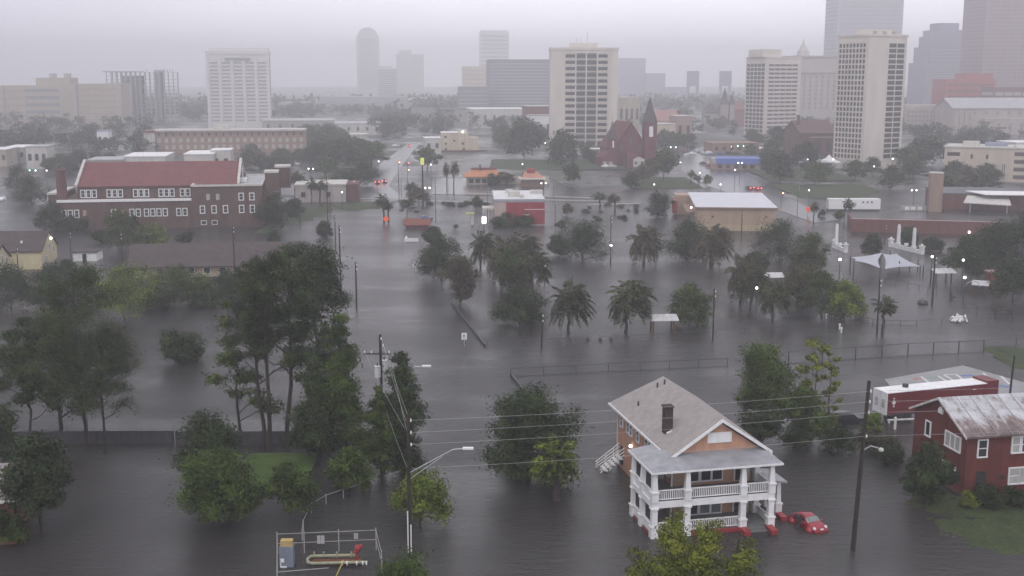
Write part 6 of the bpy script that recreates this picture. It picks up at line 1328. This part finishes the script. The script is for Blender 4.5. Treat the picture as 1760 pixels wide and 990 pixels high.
# a far-off wood that closes the view in the haze
ms = MB(); rs = np.random.RandomState(77); P = []; 
for i in range(700):
    Y = 1250 + 450 * rs.random(); x = (rs.random() - .5) * 1.25 * Y; P.append((x, Y, 4 + 7 * rs.random()))
P = np.array(P); k = np.repeat(np.arange(len(P)), 20); Q = P[k] + rs.normal(size=(len(k), 3)) * np.array((8, 8, 2.6)); Q[:, 2] = np.abs(Q[:, 2])
MA = np.array(MASS); nq = 330; k2 = np.repeat(np.arange(len(MA)), nq); lob = rs.normal(size=(len(MA), 7, 3)) * .55; kk = rs.randint(0, 7, len(k2))
q2 = lob[k2, kk] + rs.normal(size=(len(k2), 3)) * .26; rr_ = MA[k2, 3]; q2 = np.stack([MA[k2, 0] + q2[:, 0] * rr_ * .8, MA[k2, 1] + q2[:, 1] * rr_ * .8, MA[k2, 2] * np.clip(.56 + q2[:, 2] * .36, .06, 1.05)], 1)
o = mobj('tree_belt', leaf_mesh('tree_belt', q2, .42 + .4 * rs.random(len(q2)), L_dark, rs, asp=.7)); tag(o, 'grey green belt of town trees merging in the haze before the skyline', 'wood', kind='stuff')
o = mobj('far_wood', leaf_mesh('far_wood', Q, 2.2 + 1.6 * rs.random(len(Q)), L_dark, rs, asp=.7)); tag(o, 'distant grey woods fading into the haze', 'wood', kind='stuff')
# ================================================================== STREET FURNITURE: lamps, signals, poles, signs, fences, far cars
lamp_rnd = random.Random(8)
def lamp(label, u, vt, vb, kind='globe', m=lampw, r=.32, group='lit street lamps', name='street_lamp'):
    p = G(u, vb, 0); h = Zat(vt, p.y); t = thing(name, label, 'street lamp', p, 0, group)
    MB().tube([(0, 0, -.6), (0, 0, h - .1)], [.11, .07], 6).build('pole', darkm, t)
    s = max(r * .8, .62 * mpp(p.y)) * lamp_rnd.uniform(.75, 1.1)
    if kind == 'double':
        MB().tube([(-.7, 0, h - .1), (.7, 0, h - .1)], .05, 4).build('crossarm', darkm, t)
        for x in (-.7, .7): MB().ball((x, 0, h), s * .9, m).build('lamp_head', None, t)
    else: MB().ball((0, 0, h), s, m).build('lamp_head', None, t)
    return t
for a in (('lit lamp by the pale low building, standing left of the main street', 588.5, 330.5, 360), ('lit lamp at the dark red wing by the main street', 609, 313, 341), ('lit lamp among the trees left of the main street', 631, 295, 318), ('lit lamp high at the tree edge left of the far road', 651.5, 277.5, 305), ('lit lamp left of the motel car park', 398, 268, 285), ('bright double lamp on the street beyond the school', 536, 290, 352, 'double'), ('twin globe lamp right of the yellow pole sign', 735, 323, 356, 'double'), ('lit lamp behind the yellow pole sign', 741, 283, 318), ('lit lamp behind the parasols', 898, 282, 300), ('bright twin lamp right of the pink drive through', 934, 315, 345, 'double'), ('lit lamp high in the church trees', 937, 246, 275), ('lit lamp at the church green edge', 987, 287, 312), ('lit lamp on the lawn before the church', 1124, 317, 338), ('lit lamp on the tall pole by the broad park oak', 1049.5, 422, 452), ('lit lamp beside the park palm cluster', 935.5, 457, 492), ('lit lamp among the palms left of the shelter pair', 1299, 495, 537), ('lit lamp on the street right of the church', 1169, 279, 300), ('small lit lamp by the street trees beyond the warehouse', 1202, 297, 325), ('bright lamp before the blue fascia shop', 1262, 292, 330), ('bright twin lamp over the blue fascia shop', 1271, 280, 312, 'double'), ('lit lamp beyond the warehouse roof', 1238, 317, 335), ('lit lamp on the pole by the round red street sign', 1388.5, 327, 372), ('lit lamp below the marquee tents, left', 1387, 274, 300), ('lit lamp below the marquee tents, right', 1431, 274, 300), ('very bright lamp at the foot of the gridded tower', 1533, 273, 300, 'globe', lampw, .55), ('lit lamp left of the gridded tower corner', 1501, 286, 308), ('bright double lamp left of the pillar tower', 1569, 327, 362, 'double'), ('lit lamp at the right side of the pillar tower', 1615, 320, 362), ('lit lamp above the playground shelter', 1652, 447, 500), ('bright lamp left of the small tilted shelter', 1655, 477, 522), ('lit lamp beside the tall playground pole', 1599, 441, 490), ('lit lamp at the right park clump edge', 1441, 446, 500), ('lit lamp before the right edge tree clump', 1663, 399, 440), ('lit lamp right of the green signals at far left', 82, 293, 320)):
    lamp(*a)
def signal(label, u, v, vb, m, n=1, du=8):
    p = G(u, vb, 0); h = Zat(v, p.y); t = thing('traffic_light', label, 'traffic light', p, 0); MB().tube([(-.5, .3, -.5), (-.5, .3, h + .3)], .1, 6).build('pole', darkm, t); k = du * mpp(p.y)
    MB().tube([(-.5, .3, h + .25), (k * (n - 1) + .2, .3, h + .25)], .06, 4).build('arm', darkm, t)
    for i in range(n):
        c = MB().box(k * i - .2, k * i + .2, -.1, .2, h - .9, h + .3).build('signal_head', darkm, t); MB().ball((k * i, -.1, h), max(.22, .6 * mpp(p.y)), m).build('lens', None, c)
signal('traffic light glowing amber red at left over the far main street', 687, 279, 312, lampo); signal('traffic light glowing red over the far main street', 703, 280, 312, lampr); signal('traffic light glowing red orange above the right kerb', 703, 292, 318, lampo); signal('pair of white green traffic lights right of the church', 1152, 253, 285, lampg, 2, 9)
signal('pair of green traffic lights at the far left street', 53, 293, 318, lampg, 2, 10); signal('amber traffic light above the brown building at right', 1256, 252, 280, lampo); signal('pair of white traffic lights right of the amber light', 1267, 251, 280, lampg, 2, 10); signal('amber light at the park edge near the red round sign', 1345, 332, 350, lampo)
def farcar(label, u, v, rz, col, tail=None, kind='sedan', Y=None, zg=.3):
    p = G(u, v, 0); t, rg, patch = car('parked_car', label, (p.x, p.y, zg - .25 if p.y > 330 else -.2), rz, col, 4.4, 1.8, kind)
    patch('windscreen', 5, (3, 4, 5), glass); patch('rear_window', 3 if kind == 'suv' else 2, (3, 4, 5), glass)
    if tail:
        for s_ in (-.62, .62): MB().ball((-2.15, s_, .82), max(.16, .42 * mpp(p.y)), tail).build('tail_light', None, t)
silver = M('silver_car_paint', (.42, .43, .45), .3, .08, 1, spec=.6); whitec = M('white_car_paint', (.7, .7, .7), .3, .05, 1, spec=.6); bluec = M('blue_car_paint', (.06, .09, .18), .3, .08, 1, spec=.6)
farcar('red car with lit tail lights, left lane of the main street', 649, 316, R(92), cred, lampr); farcar('dark car with lit tail lights, right lane of the main street', 661, 314, R(92), blackp, lampr); farcar('red car far up the road at the wood edge', 703, 252, R(95), cred, lampr); farcar('white car at the far junction by the wood', 680, 252, R(10), whitec); farcar('silver car at the pale two storey block', 722, 250, R(10), silver)
farcar('dark car with red tail lights on the right street, left one', 1288, 326, R(105), blackp, lampr); farcar('red car with tail lights on the right street, right one', 1301, 327, R(105), cred, lampr); farcar('red glowing car turning by the blue fascia shop', 1219, 288, R(120), cred, lampr, 'suv'); farcar('dark car behind the red glowing car', 1208, 283, R(115), blackp); farcar('white car near the church street junction', 1180, 268, R(60), whitec); farcar('silver car in the lot beyond the blue shop', 1205, 262, R(20), silver); farcar('blue car in the lot beyond the blue shop', 1222, 268, R(20), bluec); farcar('white car in the lot above the blue shop', 1245, 262, R(20), whitec)
farcar('white van at the left end of the motel yard', 507, 284, R(10), whitec, None, 'suv'); farcar('white car left of the motel yard shrubs', 526, 275, R(10), whitec); farcar('red tailed car beyond the school roof, left one', 160, 277, R(95), cred, lampr); farcar('red tailed car beyond the school roof, right one', 174, 276, R(95), cred, lampr); farcar('red tailed car at the motel end block', 249, 258, R(95), cred, lampr); farcar('white car facing with lit lights at the left edge', 4, 345, R(-80), whitec); farcar('white car by the church entrance, left one', 1042, 288, R(8), whitec); farcar('silver car parked by the church entrance, right one', 1052, 288, R(8), silver); farcar('dark car in water beside the cream gable house', 86, 461, R(5), blackp); farcar('dark pickup standing beside the street trees', 730, 378, R(30), bluec); farcar('silver car right of the white wall street corner', 1460, 300, R(10), silver); farcar('red car below the gridded tower', 1478, 296, R(10), cred)
lot = random.Random(21)
for k in range(16):
    q = G(1192 + (k % 8) * 15 + lot.uniform(-2, 2), 256 + (k // 8) * 9 + lot.uniform(-.8, .8), .3); t, rg, patch = car('parked_car', 'small car in the far wet car lot beyond the blue fascia shop', (q.x, q.y, .15), R(lot.choice((5, 12, 100))), lot.choice((silver, whitec, bluec, blackp, silver)), 4.4, 1.8, lot.choice(('sedan', 'suv')), 'cars in the far lot')
# plain poles in the middle distance
def pole(label, u, vt, vb, r=.15, cross=False, group='street poles', m=wood):
    p = G(u, vb, 0); h = Zat(vt, p.y); t = thing('utility_pole', label, 'pole', p, 0, group); MB().tube([(0, 0, -.7), (0, 0, h)], [r, r * .75], 7).build('shaft', m, t)
    if cross: MB().box(-1.2, 1.2, -.1, .05, h - .7, h - .55).build('crossarm', m, t)
    for k in range(2): MB().tube([(.18, -.15, h - .5 - k * .8), (.18, -.15, h - .25 - k * .8)], .09, 5).build('insulator', trimw, t)
for a in (('dark pole with white bands rising from the trees by the street bend', 613, 451, 528, .17), ('tall dark pole at the right edge of the pine crowns', 586, 388, 500, .17), ('dark pole beside the tall pole left of the street', 577, 370, 430, .14), ('tall dark pole at the street left of the palms', 564, 300, 392, .16), ('thin pole right of the tall street pole', 568, 335, 372, .1), ('tall pole before the long dark roofed building, left', 211, 400, 470, .15), ('tall dark pole before the long building, right', 404, 388, 480, .17), ('dark pole by the white shed', 123, 398, 452, .13), ('thin pole before the cream houses', 32, 425, 472, .12), ('slim pole left of the pale low building', 516, 335, 390, .11), ('dark slim pole right of the picnic shelter tree', 1225, 496, 584, .14), ('slim dark pole left of the wind blown palm', 931, 538, 598, .14), ('tall pole with flat lamp in front of the warehouse', 1274, 365, 416, .13), ('tall slim pole between oak and date palm', 1049, 372, 456, .11), ('tall dark pole in front of the playground sail', 1507, 478, 574, .16), ('thick wooden pole right of the shade sail', 1602, 440, 524, .2), ('thick pole carrying the tall yellow sign', 727, 285, 355, .32), ('slim pole in the flooded lot right of the yellow sign', 749, 310, 382, .1), ('slim pole left of the red walled restaurant', 838, 322, 380, .1), ('slim pole left of the parasols', 770, 280, 322, .1), ('tall slim pole right of the red walled restaurant', 954, 342, 392, .1), ('thin pole right of the drive through lamp', 951, 312, 342, .09), ('thin pole beside the church trees', 982, 313, 342, .09), ('pair pole left of the orange signal kerb, left', 686, 305, 345, .13), ('pair pole right beside the orange signal kerb', 690, 307, 342, .1), ('pole before the white box container', 1450, 346, 393, .13), ('slim pole left of the red round street sign', 1370, 318, 372, .1), ('orange based pole behind the monument shrub', 1520, 385, 418, .14)):
    pole(*a)
t = thing('pole_sign', 'tall narrow yellow sign on top of a thick pole by the flooded lot', 'sign', G(727, 354.5, 0)); h = Zat(283, t.location.y); MB().box(-.55, .55, -.62, -.35, h, Zat(271, t.location.y)).build('sign_panel', M('yellow_sign', (.62, .62, .12), .5, .06, emit=(.9, .95, .3), es=.25), t)
MB().box(-.12, .12, -.36, -.30, h - 1, h + .6).build('bracket', darkm, t)
# orange diamond signs
for u, v, vb, lab in ((663.5, 376, 384, 'bright orange diamond road sign in the water below the palm pair'), (1388.5, 359.5, 372, 'bright red orange round road sign under the lit lamp')):
    p = G(u, vb, 0); t = thing('road_sign', lab, 'road sign', p + Vector((0, -.3, 0))); z = Zat(v, p.y); s_ = .95
    MB().prism([(0, z - s_), (s_, z), (0, z + s_), (-s_, z)], 'y', -.05, 0).build('sign_panel', orange, t); MB().tube([(0, .05, -.6), (0, .05, z)], .05, 5).build('post', metal, t)
for u, v0, v1, vb, lab in ((798, 572, 584, 596, 'small white warning notice standing in the open water'), (714, 453, 460, 468, 'small white notice leaning in the water beside the leftmost park oak')):
    p = G(u, vb, 0); t = thing('notice_sign', lab, 'sign', p); zt, zb_ = Zat(v0, p.y), Zat(v1, p.y); wd = 9.5 * mpp(p.y) / 2
    q = MB().box(-wd, wd, -.04, 0, zb_, zt).build('sign_panel', trimw, t); MB().cbox((-.05, -.045, (zb_ + zt) / 2 + .08), (wd * .6, .01, .3)).cbox((0, -.045, zb_ + .15), (wd * 1.1, .01, .08)).build('print', M('sign_print', (.18, .18, .2), .6, .1), q); MB().tube([(0, .03, -.6), (0, .03, zb_ + .1)], .05, 5).build('post', metal, t)
dkf = M('dark_fence_metal', (.055, .055, .058), .5, .2, 2)
meshm = None
def GL(px): return [G(u, v, 0) for u, v in px]
rail_fence('long chain link fence line behind the peach house, left stretch', GL([(878, 648), (1100, 637), (1250, 630)]), 1.25, (1.2, .1), dkf, .045, sp=4.2, pr=.055)
rail_fence('long chain link fence line from the poplars to the lawn', GL([(1355, 626), (1470, 618), (1560, 612), (1690, 606)]), 1.9, (1.85, .1), dkf, .045, sp=4.6, pr=.09)
rail_fence('chain link fence at the right edge above the lawn', GL([(1690, 606), (1800, 598)]), 1.9, (1.85, .6), dkf, .03, sp=5, pr=.07)
rail_fence('low park fence running right from the corner of the flood wall', GL([(838, 592), (930, 590), (1080, 584), (1230, 574), (1330, 566), (1440, 562)]), .7, (.65,), dkf, .03, sp=5, pr=.05)
rail_fence('low rail fence along the park behind the playground pole', GL([(1440, 562), (1480, 556), (1520, 562), (1575, 562)]), 1.1, (1.05, .25), dkf, .035, sp=2.2, pr=.06)
rail_fence('faint playground fence running right to the splash', GL([(1575, 562), (1660, 556), (1780, 552)]), 1.1, (1.05,), dkf, .025, sp=4.2, pr=.05)
rail_fence('dark short fence left of the playground', GL([(1455, 540), (1485, 550)]), 1.3, (1.25, .9, .5), woodf, .04, sp=1.2, pr=.08)
rail_fence('dark playground fence right of the bright lamp', GL([(1658, 532), (1678, 540), (1740, 552)]), 1.3, (1.25, .7), dkf, .035, sp=3.2, pr=.07)
rail_fence('faint playground fence below the shade sail', GL([(1450, 478), (1520, 486), (1580, 498), (1610, 505)]), .9, (.85,), dkf, .03, sp=3, pr=.05)
for i, (a, b, lab) in enumerate((((776, 522), (834, 596), 'dark straight flood wall top slanting through the open water'), ((878, 646), (902, 676), 'short dark wall stub slanting down beside the street tree'))):
    p, q_ = G(*a), G(*b); d = q_ - p; o = MB().box(0, d.length, -.13, .13, -.6, .4).build('flood_wall', M('wet_dark_concrete', (.05, .05, .055), .5, .2, 1)); o.location = p; o.rotation_euler = (0, 0, math.atan2(d.y, d.x)); tag(o, lab, 'wall')
# playground odds and ends poking out of the water
def odd(label, u, v, mb, m, cat, name): o = mb.build(name, m); o.location = G(u, v, 0); tag(o, label, cat)
q = MB(); rs_ = random.Random(3)
for k in range(16): a = rs_.uniform(0, 6.28); r_ = rs_.uniform(.2, 1.7); q.tube([(math.cos(a) * r_, math.sin(a) * r_ * .8, .1), (math.cos(a + .5) * r_ * .6, math.sin(a + .5) * r_ * .5, rs_.uniform(.4, 1.2))], rs_.uniform(.1, .24), 5)
odd('white tangled play sculpture breaking the water in the playground', 1647, 552, q, trimw, 'play sculpture', 'play_sculpture')
odd('dark rounded play boulder in the playground water', 1586, 522, MB().ball((0, 0, .2), 1.0, sz=.6), darkm, 'play boulder', 'play_boulder')
odd('dark bent spring rider in the playground water', 1634, 515, MB().tube([(0, 0, -.4), (.1, 0, .6), (-.2, 0, 1.2), (-.1, 0, 1.7)], [.3, .3, .25, .2], 6).tube([(-.1, 0, .9), (.8, 0, .4)], .2, 6), darkm, 'spring rider', 'spring_rider')
odd('dark bike rack frame at the right side of the playground', 1722, 545, MB().box(-1.2, 1.2, -.1, .1, .5, .7).box(-1.2, -1.0, -.1, .1, -.5, 1.4).box(1.0, 1.2, -.1, .1, -.5, 1.4).box(-1.2, 1.2, -.1, .1, 1.3, 1.4), darkm, 'rack', 'bike_rack')
q = MB().tube([(0, 0, -.4), (0, 0, 1.6), (.6, .2, 2.3), (1.8, .6, 2.7), (2.9, .9, 2.3), (3.4, 1.1, 1.4)], .08, 6); odd('pale curved play arch beside the bright playground lamp', 1656, 508, q, metal, 'play arch', 'play_arch')
for u, v, lab in ((1443, 566, 'white marker post left of the playground pole, upper'), (1446, 572, 'white marker post left of the playground pole, lower'), (1420, 548, 'small white marker under the light green park tree')):
    odd(lab, u, v, MB().tube([(0, 0, -.4), (0, 0, .7)], .12, 6).cbox((0, 0, .8), (.3, .2, .25)), trimw, 'marker post', 'marker_post')
for u, v, lab in ((1010, 585, 'small dark float in the park water, left'), (1032, 585, 'small dark float in the park water, middle'), (1050, 584, 'larger dark float below the two palms')):
    odd(lab, u, v, MB().ball((0, 0, .1), .32, sz=.7).cbox((0, 0, .35), (.2, .2, .2)), darkm, 'float', 'float')
# the brown roofed house corner at bottom left
t = thing('house', 'corner of a brown brick house with pinkish roof at the bottom left edge', 'house', (-44.2, 95.2, 0), R(14)); MB().box(-14, 1.2, 0, 9, -.5, 4.2).build('wall', M('brown_house_brick', (.16, .075, .05), .85, .2, 1), t)
q = MB(); slab(q, [(-14, -.5, 4.2), (1.8, -.5, 4.2), (-1.5, 4.5, 6.0), (-14, 4.5, 6.0)], .2); slab(q, [(-14, 4.5, 6.0), (-1.5, 4.5, 6.0), (1.8, 9.5, 4.2), (-14, 9.5, 4.2)], .2); slab(q, [(1.8, -.5, 4.2), (1.8, 9.5, 4.2), (-1.5, 4.5, 6.0)], .2); q.build('roof', shing, t); MB().box(-14, 1.85, -.6, -.5, 3.95, 4.2).build('fascia', dirtyw, t)
window(t, 'front', -1.2, 2.2, 1.0, 1.5, -.05, glass, trimw, .12)
